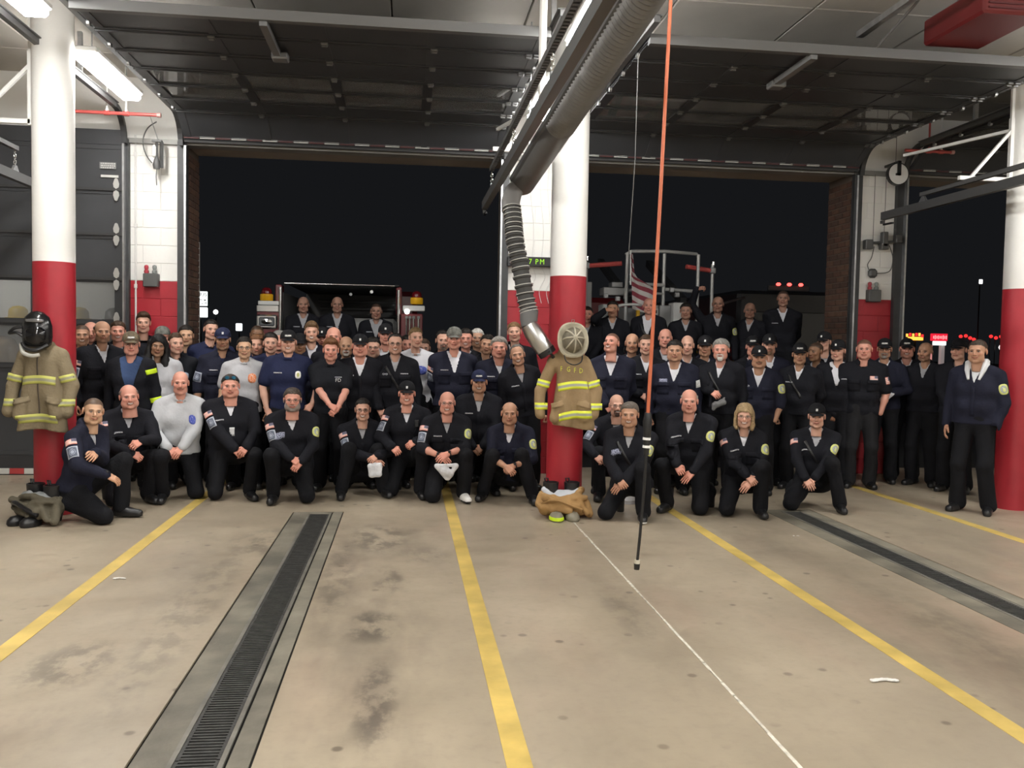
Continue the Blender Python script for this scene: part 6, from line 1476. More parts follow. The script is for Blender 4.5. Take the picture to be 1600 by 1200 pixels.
PEOPLE = [
    {'id': 41, 'x': -2.7, 'y': 8.0, 'top': 1.077, 'pose': 'kneel', 'label': 'person kneeling sideways beside the left column, shaved black hair, large grey shoulder patch', 'arms': ((-2.504, 7.72, 0.44), (-2.613, 7.8, 0.615)), 'yaw': 58, 'hyaw': 8, 'tilt': 5, 'lean': 12, 'up': 'L', 'hair': 'buzz', 'hc': (0.012, 0.009, 0.007), 'tone': 'asian', 'face': {'w': 1.04, 'j': 1.1, 'f': 0.3, 'n': 1.1}, 'smile': 1, 'marks': ('flagR', 'shieldR'), 'pf': 0.75, 'jm': NAVY_MID, 'hands': 'rr', 'watch': 'R', 'fy': 0.3, 'near': True},
    {'id': 42, 'x': -2.628, 'y': 8.75, 'top': 1.155, 'pose': 'kneel', 'label': 'bald person kneeling in black beside the grey sweatshirt, bare forearms crossed on the knee', 'arms': ((-2.543, 8.53, 0.522), (-2.457, 8.53, 0.631)), 'yaw': 18, 'hyaw': 6, 'tilt': -4, 'lean': 16, 'up': 'L', 'hair': 'side', 'hc': (0.16, 0.12, 0.1), 'tone': 'pink', 'face': {'w': 1.05, 'j': 1.1, 'f': 0.8, 'nk': 1.15}, 'smile': 0.9, 'teeth': True, 'w': 1.12, 'belly': 1.15, 'marks': ('name', 'pockets', 'flagR'), 'hands': 'gg', 'fy': 0.22, 'near': True},
    {'id': 43, 'x': -2.215, 'y': 9.0, 'top': 1.279, 'pose': 'kneel', 'label': 'bald person with mustache kneeling in a grey sweatshirt', 'arms': ((-2.279, 8.78, 0.541), (-2.154, 8.78, 0.522)), 'yaw': 8, 'lean': 8, 'up': 'R', 'hair': 'bald', 'hc': (0.045, 0.024, 0.012), 'tone': 'pink', 'face': {'w': 0.98}, 'beard': 'mustache', 'bc': (0.2, 0.1, 0.06), 'smile': 0.2, 'style': 'sweat', 'jm': GREY_SWEAT, 'marks': ('blue',), 'hands': 'll', 'w': 1.08, 'fy': 0.22, 'near': True},
    {'id': 44, 'x': -1.744, 'y': 9.05, 'top': 1.265, 'pose': 'kneel', 'label': 'person kneeling in black, sunglasses pushed up on dark hair, white card on chest', 'arms': ((-1.651, 8.83, 0.499), (-1.541, 8.83, 0.55)), 'yaw': 10, 'lean': 8, 'up': 'L', 'hair': 'crop', 'hc': (0.03, 0.02, 0.014), 'tone': 'pink', 'face': {'w': 1.1, 'j': 1.15, 'f': 0.9, 'nk': 1.2}, 'smile': 0.4, 'sunglasses': True, 'w': 1.2, 'belly': 1.3, 'marks': ('name', 'idcard', 'flagR', 'shieldR'), 'um': WHITE_TEE, 'hands': 'gg', 'watch': 'L', 'fy': 0.24, 'near': True},
    {'id': 45, 'x': -1.109, 'y': 8.85, 'top': 1.148, 'pose': 'kneel', 'label': 'person with grey beard and glasses kneeling in black, yellow oval patch on the arm', 'arms': ((-1.083, 8.63, 0.464), (-0.998, 8.63, 0.426)), 'yaw': 0, 'lean': 14, 'up': 'R', 'hair': 'short', 'hc': (0.06, 0.045, 0.035), 'tone': 'pink', 'face': {'w': 1.06, 'j': 1.1, 'f': 0.6, 'nk': 1.15}, 'beard': 'full', 'bc': (0.26, 0.24, 0.22), 'smile': 0.2, 'glasses': 'thin', 'w': 1.22, 'belly': 1.35, 'marks': ('namebox', 'flagR', 'shieldR', 'ovalL'), 'um': WHITE_TEE, 'hands': 'gg', 'fy': 0.24, 'near': True},
    {'id': 46, 'x': -0.435, 'y': 9.15, 'top': 1.034, 'pose': 'kneel', 'label': 'young person in dark glasses squatting in black, holding a white cap between the knees', 'arms': ((-0.335, 8.93, 0.425), (-0.271, 8.93, 0.452)), 'yaw': 8, 'lean': 14, 'up': 'R', 'squat': True, 'hair': 'crop', 'hc': (0.012, 0.009, 0.007), 'tone': 'fair', 'face': {'w': 0.97}, 'smile': 0.9, 'teeth': True, 'glasses': 'dark', 'marks': ('flagR', 'shieldR', 'placket'), 'hands': 'rg', 'fy': 0.3, 'fy2': 0.25, 'spread': 0.2, 'near': True},
    {'id': 47, 'x': 0.017, 'y': 9.15, 'top': 1.219, 'pose': 'kneel', 'label': 'smiling person kneeling in a black cap with white emblem, forearm resting across the knee', 'arms': ((-0.13, 8.93, 0.543), (0.115, 8.93, 0.597)), 'yaw': -6, 'lean': 14, 'up': 'L', 'cap': (BLACK_CAP, 'emblem'), 'hair': 'short', 'hc': (0.2, 0.13, 0.08), 'tone': 'pink', 'face': {'w': 1.05, 'f': 0.3}, 'smile': 1, 'teeth': True, 'um': WHITE_TEE, 'marks': ('flagR', 'shieldR', 'radio'), 'hands': 'gg', 'watch': 'R', 'fy': 0.28, 'near': True},
    {'id': 48, 'x': 0.425, 'y': 8.9, 'top': 1.115, 'pose': 'kneel', 'label': 'bald person in glasses kneeling with white sneakers, holding a crumpled white cap', 'arms': ((0.341, 8.68, 0.486), (0.43, 8.68, 0.505)), 'yaw': 4, 'lean': 14, 'up': 'L', 'hair': 'bald', 'hc': (0.1, 0.09, 0.08), 'tone': 'pink', 'face': {'w': 1.0, 'f': 0.5}, 'smile': 0.6, 'teeth': True, 'glasses': 'thin', 'marks': ('name', 'flagR', 'shieldR', 'ovalL', 'pockets'), 'hands': 'll', 'watch': 'RL', 'shoes': 'white', 'rolled': True, 'fy': 0.26, 'near': True},
    {'id': 49, 'x': 1.061, 'y': 8.85, 'top': 1.017, 'pose': 'kneel', 'label': 'balding person squatting low beside the central column, bare forearms and joined hands', 'arms': ((1.01, 8.63, 0.379), (1.087, 8.63, 0.392)), 'yaw': -8, 'lean': 16, 'up': 'L', 'squat': True, 'hair': 'side', 'hc': (0.045, 0.024, 0.012), 'tone': 'tan', 'face': {'w': 1.06, 'f': 0.6}, 'smile': 0.5, 'jm': NAVY_MID, 'um': WHITE_TEE, 'marks': ('ovalL', 'pockets'), 'hands': 'gg', 'watch': 'L', 'rolled': True, 'fy': 0.3, 'fy2': 0.2, 'spread': 0.24, 'near': True},
    {'id': 40, 'x': 0.785, 'y': 9.35, 'top': 1.338, 'pose': 'kneel', 'label': 'laughing person crouching in a navy lettered cap behind the bald person in glasses', 'yaw': 0, 'lean': 8, 'up': 'L', 'cap': (NAVY_CAP, 'letters'), 'hair': 'short', 'hc': (0.045, 0.024, 0.012), 'tone': 'tan', 'face': {'w': 1.05, 'f': 0.5}, 'smile': 1, 'teeth': True, 'w': 1.12, 'hands': '', 'arms': 'clasp', 'marks': ('name', 'placket'), 'fy': 0.2, 'near': True},
    {'id': 50, 'x': 2.202, 'y': 8.95, 'top': 1.103, 'pose': 'kneel', 'label': 'smiling person with goatee and glasses kneeling at the right of the hanging coat', 'arms': ((1.936, 8.73, 0.484), (2.123, 8.73, 0.458)), 'yaw': 0, 'hyaw': 8, 'lean': 14, 'up': 'R', 'hair': 'bald', 'hc': (0.012, 0.009, 0.007), 'tone': 'fair', 'face': {'w': 0.96}, 'beard': 'goatee', 'bc': (0.012, 0.009, 0.007), 'smile': 1, 'teeth': True, 'glasses': 'thin', 'marks': ('shieldR', 'flagR'), 'fy': 0.28, 'near': True},
    {'id': 51, 'x': 2.079, 'y': 7.95, 'top': 1.102, 'pose': 'kneel', 'label': 'grey haired person kneeling behind the hanging cable, black sneakers with white soles', 'arms': ((1.932, 7.73, 0.404), (1.97, 7.73, 0.345)), 'yaw': -16, 'hyaw': -4, 'lean': 12, 'up': 'L', 'hair': 'short', 'hc': (0.12, 0.1, 0.085), 'tone': 'tan', 'face': {'w': 1.06, 'j': 1.1, 'f': 0.5}, 'smile': 1, 'teeth': True, 'w': 1.08, 'marks': ('namebox', 'ovalL', 'strap'), 'hands': 'gr', 'shoes': 'sneaker', 'fy': 0.26, 'near': True},
    {'id': 52, 'x': 2.736, 'y': 8.2, 'top': 1.204, 'pose': 'kneel', 'label': 'bald person kneeling with one hand spread on the knee, yellow oval patch on the arm', 'arms': ((2.563, 7.98, 0.431), (2.72, 7.98, 0.425)), 'yaw': -22, 'lean': 14, 'up': 'R', 'hair': 'side', 'hc': (0.4, 0.35, 0.3), 'tone': 'pink', 'face': {'w': 1.02, 'f': 0.4}, 'smile': 0.7, 'w': 1.1, 'um': WHITE_TEE, 'marks': ('name', 'ovalL', 'pockets'), 'hands': 'gf', 'fy': 0.24, 'near': True},
    {'id': 53, 'x': 3.258, 'y': 8.1, 'top': 1.086, 'pose': 'kneel', 'label': 'person with blond bobbed hair and glasses kneeling in black', 'arms': ((3.217, 7.88, 0.404), (3.257, 7.88, 0.355)), 'yaw': -4, 'lean': 12, 'up': 'L', 'hair': 'bob', 'hc': (0.3, 0.21, 0.11), 'tone': 'fair', 'face': {'w': 0.95, 'j': 0.9, 'n': 0.85, 'nk': 0.85}, 'smile': 1, 'teeth': True, 'glasses': 'thin', 'w': 0.95, 's': 0.94, 'um': WHITE_TEE, 'marks': ('name', 'flagR', 'ovalL', 'pockets'), 'hands': 'gr', 'fy': 0.26, 'near': True},
    {'id': 54, 'x': 4.116, 'y': 8.35, 'top': 1.083, 'pose': 'kneel', 'label': 'person in white-emblem black cap squatting at the right end of the kneeling row', 'arms': ((3.911, 8.13, 0.321), (3.99, 8.13, 0.315)), 'yaw': -6, 'lean': 12, 'up': 'L', 'cap': (BLACK_CAP, 'emblem'), 'hair': 'short', 'hc': (0.2, 0.19, 0.18), 'tone': 'fair', 'face': {'w': 1.0}, 'smile': 0.7, 'marks': ('name', 'flagR', 'ovalL', 'strap'), 'hands': 'll', 'fy': 0.26, 'spread': 0.22, 'near': True},
    {'id': 1, 'x': -3.508, 'y': 10.05, 'top': 1.734, 'pose': 'stand', 'label': 'smiling person half hidden behind the left column', 'hair': 'buzz', 'hc': (0.012, 0.009, 0.007), 'tone': 'tan', 'face': {'w': 1.05}, 'smile': 1, 'teeth': True},
    {'id': 2, 'x': -3.534, 'y': 10.4, 'top': 1.769, 'pose': 'stand', 'label': 'bald pale person almost hidden behind the person with flag patch near the left column', 'hair': 'bald', 'tone': 'pink'},
    {'id': 3, 'x': -3.164, 'y': 9.65, 'top': 1.77, 'pose': 'stand', 'label': 'balding person standing in dark jumpsuit beside left column, flag and grey shield on the arm', 'yaw': 22, 'hyaw': 8, 'hair': 'side', 'hc': (0.06, 0.04, 0.03), 'recede': 1.5, 'tone': 'tan', 'face': {'w': 1.05, 'j': 1.1}, 'beard': 'stubble', 'smile': 0.4, 'w': 1.1, 'um': WHITE_TEE, 'marks': ('flagR', 'shieldR', 'pockets'), 'pf': 0.7, 'arms': 'down', 'near': True},
    {'id': 4, 'x': -3.181, 'y': 10.2, 'top': 1.793, 'pose': 'stand', 'label': 'brown haired person looking over the shoulder of the camouflage cap wearer', 'hair': 'short', 'hc': (0.045, 0.024, 0.012), 'tone': 'pink', 'face': {'w': 1.0}, 'smile': 0.9, 'teeth': True},
    {'id': 5, 'x': -2.815, 'y': 9.45, 'top': 1.678, 'pose': 'stand', 'label': 'person in camouflage cap and glasses, open black coat with lime stripes over denim shirt', 'yaw': -10, 'hair': 'short', 'hc': (0.2, 0.19, 0.18), 'tone': 'pink', 'cap': (CAMO_CAP, 'letters'), 'glasses': 'thin', 'smile': 0.4, 'face': {'f': 0.3}, 'style': 'open', 'um': DENIM, 'v': 0.1, 'vw': 0.27, 'w': 0.94, 'marks': ('hivis',), 'arms': 'down', 'near': True},
    {'id': 6, 'x': -2.971, 'y': 10.42, 'top': 1.904, 'pose': 'stand', 'label': 'tall young person with brown hair standing in front of the red pier', 'hair': 'short', 'hc': (0.05, 0.026, 0.014), 'quiff': 0.012, 'tone': 'fair', 'face': {'w': 0.95}, 'smile': 1, 'style': 'sweat', 'jm': NAVY_DARK},
    {'id': 7, 'x': -2.756, 'y': 10.4, 'top': 1.749, 'pose': 'stand', 'label': 'person in a dark knitted cap looking over long black hair', 'hair': 'buzz', 'cap': (GREY_CAP, ''), 'cap_kind': 'beanie', 'tone': 'pink'},
    {'id': 8, 'x': -2.589, 'y': 9.6, 'top': 1.647, 'pose': 'stand', 'label': 'person with long straight black hair in a grey sweater', 'hair': 'long', 'hc': (0.007, 0.006, 0.006), 'tone': 'warm', 'face': {'w': 0.94, 'j': 0.86, 'n': 0.95, 'nk': 0.82}, 'smile': 0.7, 'tilt': 6, 'style': 'sweatneck', 'jm': GREY_TEE, 'w': 0.88, 'arms': 'down', 'nod': 4, 'near': True},
    {'id': 9, 'x': -2.471, 'y': 9.85, 'top': 1.676, 'pose': 'stand', 'label': 'young person in black t-shirt with round grey emblem next to long black hair', 'hair': 'crop', 'hc': (0.045, 0.024, 0.012), 'tone': 'fair', 'face': {'w': 0.95}, 'hyaw': 16, 'smile': 0.3, 'style': 'tee', 'jm': BLACK_TEE, 'marks': ('round',), 'arms': 'behind'},
    {'id': 10, 'x': -2.484, 'y': 10.35, 'top': 1.764, 'pose': 'stand', 'label': 'young person with dark fringe in black t-shirt at left jamb of the open door', 'hair': 'short', 'hc': (0.012, 0.009, 0.007), 'tone': 'asian', 'face': {'w': 1.0}, 'smile': 0.1, 'style': 'tee', 'jm': BLACK_TEE},
    {'id': 11, 'x': -2.209, 'y': 10.35, 'top': 1.836, 'pose': 'stand', 'label': 'tall person with hair tied back in a navy t-shirt under the lit white sign', 'hair': 'crop', 'hc': (0.012, 0.009, 0.007), 'tone': 'fair', 'hyaw': 14, 'tilt': 4, 'smile': 0.9, 'style': 'tee', 'jm': NAVY_TEE, 'arms': 'behind'},
    {'id': 12, 'x': -1.971, 'y': 9.8, 'top': 1.74, 'pose': 'stand', 'label': 'person in navy cap with white emblem and navy uniform with name strip, rolled sleeves', 'yaw': 8, 'hair': 'short', 'hc': (0.012, 0.009, 0.007), 'tone': 'olive', 'cap': (NAVY_CAP, 'emblem'), 'smile': 0.3, 'jm': NAVY_MID, 'rolled': True, 'v': 0.47, 'um': NAVY_TEE, 'marks': ('name', 'pockets', 'shieldR'), 'arms': 'down', 'beard': 'stubble', 'w': 1.08, 'near': True},
    {'id': 13, 'x': -1.706, 'y': 9.6, 'top': 1.644, 'pose': 'stand', 'label': 'young person with black rimmed glasses in grey t-shirt with orange emblem', 'hair': 'short', 'hc': (0.012, 0.009, 0.007), 'tone': 'asian', 'face': {'w': 0.95, 'j': 0.9}, 'glasses': 'dark', 'smile': 0.3, 'style': 'tee', 'jm': GREY_TEE, 'marks': ('orange',), 'w': 0.92, 'arms': 'down', 'near': True},
    {'id': 14, 'x': -1.755, 'y': 10.7, 'top': 1.775, 'pose': 'stand', 'label': 'dark skinned person half hidden in front of the red engine corner', 'hair': 'buzz', 'hc': (0.012, 0.009, 0.007), 'tone': 'brown'},
    {'id': 15, 'x': -1.655, 'y': 10.05, 'top': 1.673, 'pose': 'stand', 'label': 'person with reddish hair half hidden behind the grey t-shirt', 'hair': 'short', 'hc': (0.13, 0.055, 0.022), 'tone': 'fair', 'beard': 'stubble', 'bc': (0.13, 0.055, 0.022), 'smile': 0.5, 'style': 'tee', 'jm': NAVY_TEE},
    {'id': 16, 'x': -1.487, 'y': 9.95, 'top': 1.696, 'pose': 'stand', 'label': 'young person with thick dark hair in navy t-shirt left of the white badge', 'hair': 'short', 'hc': (0.012, 0.009, 0.007), 'tone': 'fair', 'face': {'w': 0.97}, 'smile': 0.2, 'style': 'tee', 'jm': NAVY_TEE, 'arms': 'behind'},
    {'id': 17, 'x': -1.245, 'y': 9.55, 'top': 1.727, 'pose': 'stand', 'label': 'person in black lettered cap and navy t-shirt with white badge and name strip', 'arms': ((-1.455, 9.5, 0.865), (-0.989, 9.5, 0.924)), 'hair': 'short', 'hc': (0.012, 0.009, 0.007), 'tone': 'fair', 'face': {'w': 1.05, 'f': 0.2}, 'cap': (BLACK_CAP, 'letters'), 'smile': 0.9, 'teeth': True, 'style': 'tee', 'jm': NAVY_TEE, 'marks': ('name', 'badgeL'), 'w': 1.12, 'hands': 'gg', 'near': True},
    {'id': 18, 'x': -1.209, 'y': 10.3, 'top': 1.698, 'pose': 'stand', 'label': 'person in black cap hidden in shadow behind the white badge wearer', 'hair': 'short', 'tone': 'brown', 'cap': (BLACK_CAP, '')},
    {'id': 19, 'x': -1.488, 'y': 10.6, 'top': 1.726, 'pose': 'stand', 'label': 'grey haired person almost hidden behind the black lettered cap', 'hair': 'short', 'hc': (0.2, 0.19, 0.18), 'tone': 'pink'},
    {'id': 20, 'x': -1.08, 'y': 10.3, 'top': 1.833, 'pose': 'stand', 'label': 'tall person with light brown hair and blond stubble, white collar under navy', 'hair': 'short', 'hc': (0.13, 0.075, 0.035), 'quiff': 0.012, 'tone': 'fair', 'face': {'w': 0.95, 'j': 0.95}, 'beard': 'stubble', 'bc': (0.3, 0.16, 0.08), 'smile': 1, 'teeth': True, 'um': WHITE_TEE, 'jm': NAVY_MID},
    {'id': 21, 'x': -0.997, 'y': 10.65, 'top': 1.782, 'pose': 'stand', 'label': 'person in black cap with green emblem behind the tall blond stubbled person', 'hair': 'short', 'tone': 'pink', 'cap': (BLACK_CAP, 'emblem')},
    {'id': 22, 'x': -0.826, 'y': 10.25, 'top': 1.764, 'pose': 'stand', 'label': 'bald pink headed person directly behind the black FD t-shirt', 'hair': 'bald', 'tone': 'pink', 'face': {'w': 1.05, 'f': 0.4}},
    {'id': 23, 'x': -0.794, 'y': 9.5, 'top': 1.644, 'pose': 'stand', 'label': 'young person with swept reddish hair in black FD t-shirt, hands clasped', 'arms': ((-0.767, 9.25, 0.918), (-0.702, 9.26, 0.891)), 'hair': 'short', 'hc': (0.13, 0.055, 0.022), 'quiff': 0.016, 'tone': 'pink', 'face': {'w': 1.0}, 'smile': 0.7, 'style': 'tee', 'jm': BLACK_TEE, 'marks': ('fd',), 'hands': 'gg', 'hin': 0.9, 'near': True},
    {'id': 24, 'x': -0.677, 'y': 10.15, 'top': 1.66, 'pose': 'stand', 'label': 'older person with white goatee behind the black FD t-shirt', 'hair': 'bald', 'tone': 'olive', 'beard': 'goatee', 'bc': (0.5, 0.48, 0.45), 'smile': 0.1},
    {'id': 25, 'x': -0.493, 'y': 9.65, 'top': 1.699, 'pose': 'stand', 'label': 'round faced person in black cap with white mark and dark jacket over white t-shirt', 'hair': 'short', 'hc': (0.012, 0.009, 0.007), 'tone': 'pink', 'face': {'w': 1.08, 'j': 1.1, 'f': 0.7, 'nk': 1.1}, 'cap': (BLACK_CAP, 'emblem'), 'smile': 0.5, 'um': WHITE_TEE, 'marks': ('name', 'placket'), 'v': 0.36, 'w': 1.18, 'arms': 'behind', 'near': True},
    {'id': 26, 'x': -0.372, 'y': 10.1, 'top': 1.665, 'pose': 'stand', 'label': 'round faced person in thin glasses with dark hair between two dark jackets', 'hair': 'short', 'hc': (0.012, 0.009, 0.007), 'tone': 'fair', 'face': {'w': 1.08, 'f': 0.6}, 'glasses': 'thin', 'smile': 0.7},
    {'id': 27, 'x': -0.241, 'y': 10.45, 'top': 1.832, 'pose': 'stand', 'label': 'older person in black cap and white t-shirt standing tall at the back', 'hair': 'side', 'hc': (0.2, 0.19, 0.18), 'tone': 'pink', 'cap': (BLACK_CAP, 'emblem'), 'um': WHITE_TEE, 'v': 0.34, 'smile': 0.4},
    {'id': 28, 'x': -0.115, 'y': 9.7, 'top': 1.714, 'pose': 'stand', 'label': 'smiling person in glasses with radio strap across a dark jumpsuit', 'arms': ((-0.281, 9.55, 0.872), 'down'), 'hair': 'crop', 'hc': (0.012, 0.009, 0.007), 'recede': 0.6, 'tone': 'fair', 'face': {'w': 1.03, 'f': 0.3}, 'glasses': 'dark', 'smile': 1, 'teeth': True, 'marks': ('nameL', 'chevron', 'strap', 'pockets'), 'w': 1.12, 'hands': 'gg', 'near': True},
    {'id': 29, 'x': 0.02, 'y': 10.6, 'top': 1.702, 'pose': 'stand', 'label': 'dark haired person peeking between the strap wearer and the white t-shirt', 'hair': 'short', 'hc': (0.012, 0.009, 0.007), 'tone': 'pink'},
    {'id': 30, 'x': 0.112, 'y': 10.05, 'top': 1.787, 'pose': 'stand', 'label': 'young person with light brown hair in a white t-shirt with blue emblem', 'hair': 'short', 'hc': (0.16, 0.1, 0.045), 'tone': 'fair', 'face': {'w': 0.93}, 'hyaw': 14, 'smile': 0.2, 'style': 'tee', 'jm': WHITE_TEE, 'marks': ('bluebig',), 'w': 0.98, 'arms': 'behind'},
    {'id': 31, 'x': 0.215, 'y': 10.75, 'top': 1.66, 'pose': 'stand', 'label': 'person almost hidden in shadow behind the white t-shirt', 'hair': 'short', 'tone': 'shaded'},
    {'id': 32, 'x': 0.426, 'y': 10.25, 'top': 1.76, 'pose': 'stand', 'label': 'person with dark hair and grey goatee standing before the dark doorway', 'hair': 'short', 'hc': (0.012, 0.009, 0.007), 'recede': 0.5, 'tone': 'fair', 'beard': 'goatee', 'bc': (0.1, 0.09, 0.08), 'smile': 0, 'hyaw': 8},
    {'id': 33, 'x': 0.527, 'y': 9.65, 'top': 1.796, 'pose': 'stand', 'label': 'person in grey camouflage cap wearing navy jumpsuit over white t-shirt', 'yaw': 6, 'hair': 'short', 'hc': (0.2, 0.19, 0.18), 'tone': 'pink', 'cap': (GREY_CAP, ''), 'smile': 0.4, 'jm': NAVY_MID, 'um': WHITE_TEE, 'v': 0.36, 'marks': ('name', 'pockets', 'flagR', 'shieldR'), 'w': 1.2, 'belly': 1.15, 'arms': 'behind', 'near': True},
    {'id': 34, 'x': 0.692, 'y': 10.2, 'top': 1.787, 'pose': 'stand', 'label': 'dark haired smiling person right behind the grey camouflage cap', 'hair': 'short', 'hc': (0.012, 0.009, 0.007), 'tone': 'pink', 'smile': 1, 'teeth': True},
    {'id': 35, 'x': 0.854, 'y': 10.55, 'top': 1.798, 'pose': 'stand', 'label': 'tall person with cropped white hair smiling at the back left of the central pier', 'hair': 'crop', 'hc': (0.5, 0.48, 0.45), 'tone': 'tan', 'smile': 0.9, 'teeth': True, 'um': WHITE_TEE},
    {'id': 36, 'x': 0.931, 'y': 10.1, 'top': 1.724, 'pose': 'stand', 'label': 'dark haired person leaning in behind the curly grey hair', 'hair': 'short', 'hc': (0.012, 0.009, 0.007), 'tone': 'tan', 'tilt': 8, 'smile': 0.5, 'um': WHITE_TEE},
    {'id': 37, 'x': 1.025, 'y': 9.65, 'top': 1.693, 'pose': 'stand', 'label': 'red faced person with curly grey hair in navy jumpsuit with name strip', 'yaw': 10, 'hair': 'full', 'hc': (0.22, 0.2, 0.18), 'tone': 'pink', 'face': {'w': 1.08, 'f': 0.7, 'nk': 1.15}, 'smile': 0.7, 'jm': NAVY_MID, 'um': WHITE_TEE, 'marks': ('name', 'pockets'), 'w': 1.15, 'arms': 'down', 'near': True},
    {'id': 38, 'x': 1.28, 'y': 10.35, 'top': 1.877, 'pose': 'stand', 'label': 'fair haired person peering from behind the hanging exhaust hose', 'hair': 'short', 'hc': (0.16, 0.09, 0.04), 'tone': 'fair', 'smile': 0.6, 'tilt': -4},
    {'id': 39, 'x': 1.201, 'y': 9.4, 'top': 1.619, 'pose': 'stand', 'label': 'tanned person with receding hair leaning sideways next to the central column', 'yaw': 10, 'side': -10, 'lean': 8, 'hair': 'crop', 'hc': (0.1, 0.09, 0.08), 'recede': 1.0, 'tone': 'tan', 'face': {'w': 0.97, 'j': 0.95}, 'tilt': -10, 'smile': 0.8, 'teeth': True, 'marks': ('name', 'placket'), 'arms': 'down', 'near': True},
    {'id': 59, 'x': 2.214, 'y': 9.3, 'top': 1.752, 'pose': 'stand', 'label': 'person in navy jumpsuit looking up to the left beside the hanging coat', 'arms': ((2.126, 9.08, 0.958), 'behind'), 'yaw': -6, 'hyaw': -22, 'nod': -14, 'hair': 'buzz', 'hc': (0.045, 0.024, 0.012), 'tone': 'pink', 'face': {'w': 1.0, 'nk': 1.1}, 'smile': 0.6, 'teeth': True, 'jm': NAVY_MID, 'um': WHITE_TEE, 'v': 0.36, 'marks': ('pockets',), 'w': 1.15, 'hands': 'g-', 'near': True},
    {'id': 60, 'x': 2.6, 'y': 9.9, 'top': 1.755, 'pose': 'stand', 'label': 'bald person with dark mustache behind the navy jumpsuit looking up', 'hair': 'bald', 'tone': 'tan', 'beard': 'mustache', 'bc': (0.1, 0.05, 0.03), 'smile': 0},
    {'id': 61, 'x': 2.711, 'y': 9.7, 'top': 1.755, 'pose': 'stand', 'label': 'person with cropped dark hair directly behind the orange cord', 'arms': ((2.627, 9.6, 1.068), 'behind'), 'hair': 'crop', 'hc': (0.045, 0.024, 0.012), 'tone': 'fair', 'smile': 0.3, 'um': WHITE_TEE, 'marks': ('name', 'pockets', 'shieldR'), 'hands': 'g-', 'near': True},
    {'id': 62, 'x': 3.115, 'y': 10.3, 'top': 1.826, 'pose': 'stand', 'label': 'bald pink faced person between the orange cord and the dark haired navy wearer', 'hair': 'bald', 'tone': 'pink', 'face': {'f': 0.3}, 'smile': 0.2},
    {'id': 63, 'x': 2.908, 'y': 9.25, 'top': 1.693, 'pose': 'stand', 'label': 'dark haired smiling person in navy jumpsuit with white t-shirt right of the orange cord', 'yaw': -8, 'hair': 'short', 'hc': (0.012, 0.009, 0.007), 'tone': 'tan', 'face': {'w': 1.1, 'j': 1.1, 'f': 0.8, 'nk': 1.1}, 'smile': 0.8, 'jm': NAVY_MID, 'um': WHITE_TEE, 'v': 0.36, 'marks': ('namebox', 'pockets', 'patchL'), 'w': 1.25, 'belly': 1.25, 'arms': 'down', 'near': True},
    {'id': 64, 'x': 3.212, 'y': 9.75, 'top': 1.743, 'pose': 'stand', 'label': 'bald smiling person half hidden behind the dark haired navy wearer', 'hair': 'bald', 'tone': 'fair', 'smile': 0.9, 'face': {'w': 0.93}, 'um': WHITE_TEE},
    {'id': 65, 'x': 3.474, 'y': 9.9, 'top': 1.76, 'pose': 'stand', 'label': 'person in plain black cap left of the white goatee, white t-shirt at the neck', 'hair': 'short', 'hc': (0.045, 0.024, 0.012), 'tone': 'tan', 'cap': (BLACK_CAP, 'emblem'), 'smile': 0.2, 'um': WHITE_TEE, 'jm': NAVY_MID, 'marks': ('name',)},
    {'id': 66, 'x': 3.447, 'y': 9.3, 'top': 1.713, 'pose': 'stand', 'label': 'grey haired person with white goatee in dark jumpsuit holding grey gloves', 'arms': ((3.265, 9.05, 1.136), 'down'), 'yaw': -24, 'hyaw': -6, 'hair': 'full', 'hc': (0.24, 0.23, 0.21), 'tone': 'pink', 'face': {'w': 1.08, 'f': 0.5}, 'beard': 'goatee', 'bc': (0.6, 0.58, 0.54), 'chinhair': True, 'smile': 0.9, 'um': WHITE_TEE, 'marks': ('placket', 'strap'), 'w': 1.15, 'belly': 1.15, 'hands': 'gg', 'near': True},
    {'id': 67, 'x': 4.141, 'y': 10.1, 'top': 1.771, 'pose': 'stand', 'label': 'person in black lettered cap behind the mustached cap wearer', 'hair': 'side', 'hc': (0.2, 0.19, 0.18), 'tone': 'pink', 'cap': (BLACK_CAP, 'letters'), 'um': WHITE_TEE},
    {'id': 68, 'x': 3.848, 'y': 9.2, 'top': 1.654, 'pose': 'stand', 'label': 'person with mustache, black cap and short navy sleeves, dark wristband and oval patch', 'yaw': -10, 'hair': 'short', 'hc': (0.012, 0.009, 0.007), 'tone': 'tan', 'face': {'w': 1.08, 'j': 1.1, 'f': 0.5, 'nk': 1.15}, 'cap': (BLACK_CAP, 'emblem'), 'beard': 'mustache', 'bc': (0.1, 0.06, 0.03), 'smile': 0.1, 'jm': NAVY_MID, 'um': WHITE_TEE, 'v': 0.36, 'rolled': True, 'marks': ('ovalL', 'chevron', 'pockets'), 'w': 1.28, 'belly': 1.3, 'arms': ('behind', 'pocket'), 'hands': '--', 'watch': 'L', 'near': True},
    {'id': 69, 'x': 4.241, 'y': 9.85, 'top': 1.794, 'pose': 'stand', 'label': 'person in black cap with small goatee right behind the mustached cap wearer', 'hair': 'short', 'hc': (0.012, 0.009, 0.007), 'tone': 'fair', 'cap': (BLACK_CAP, 'emblem'), 'beard': 'goatee', 'bc': (0.2, 0.12, 0.07), 'smile': 0, 'um': WHITE_TEE, 'jm': NAVY_MID},
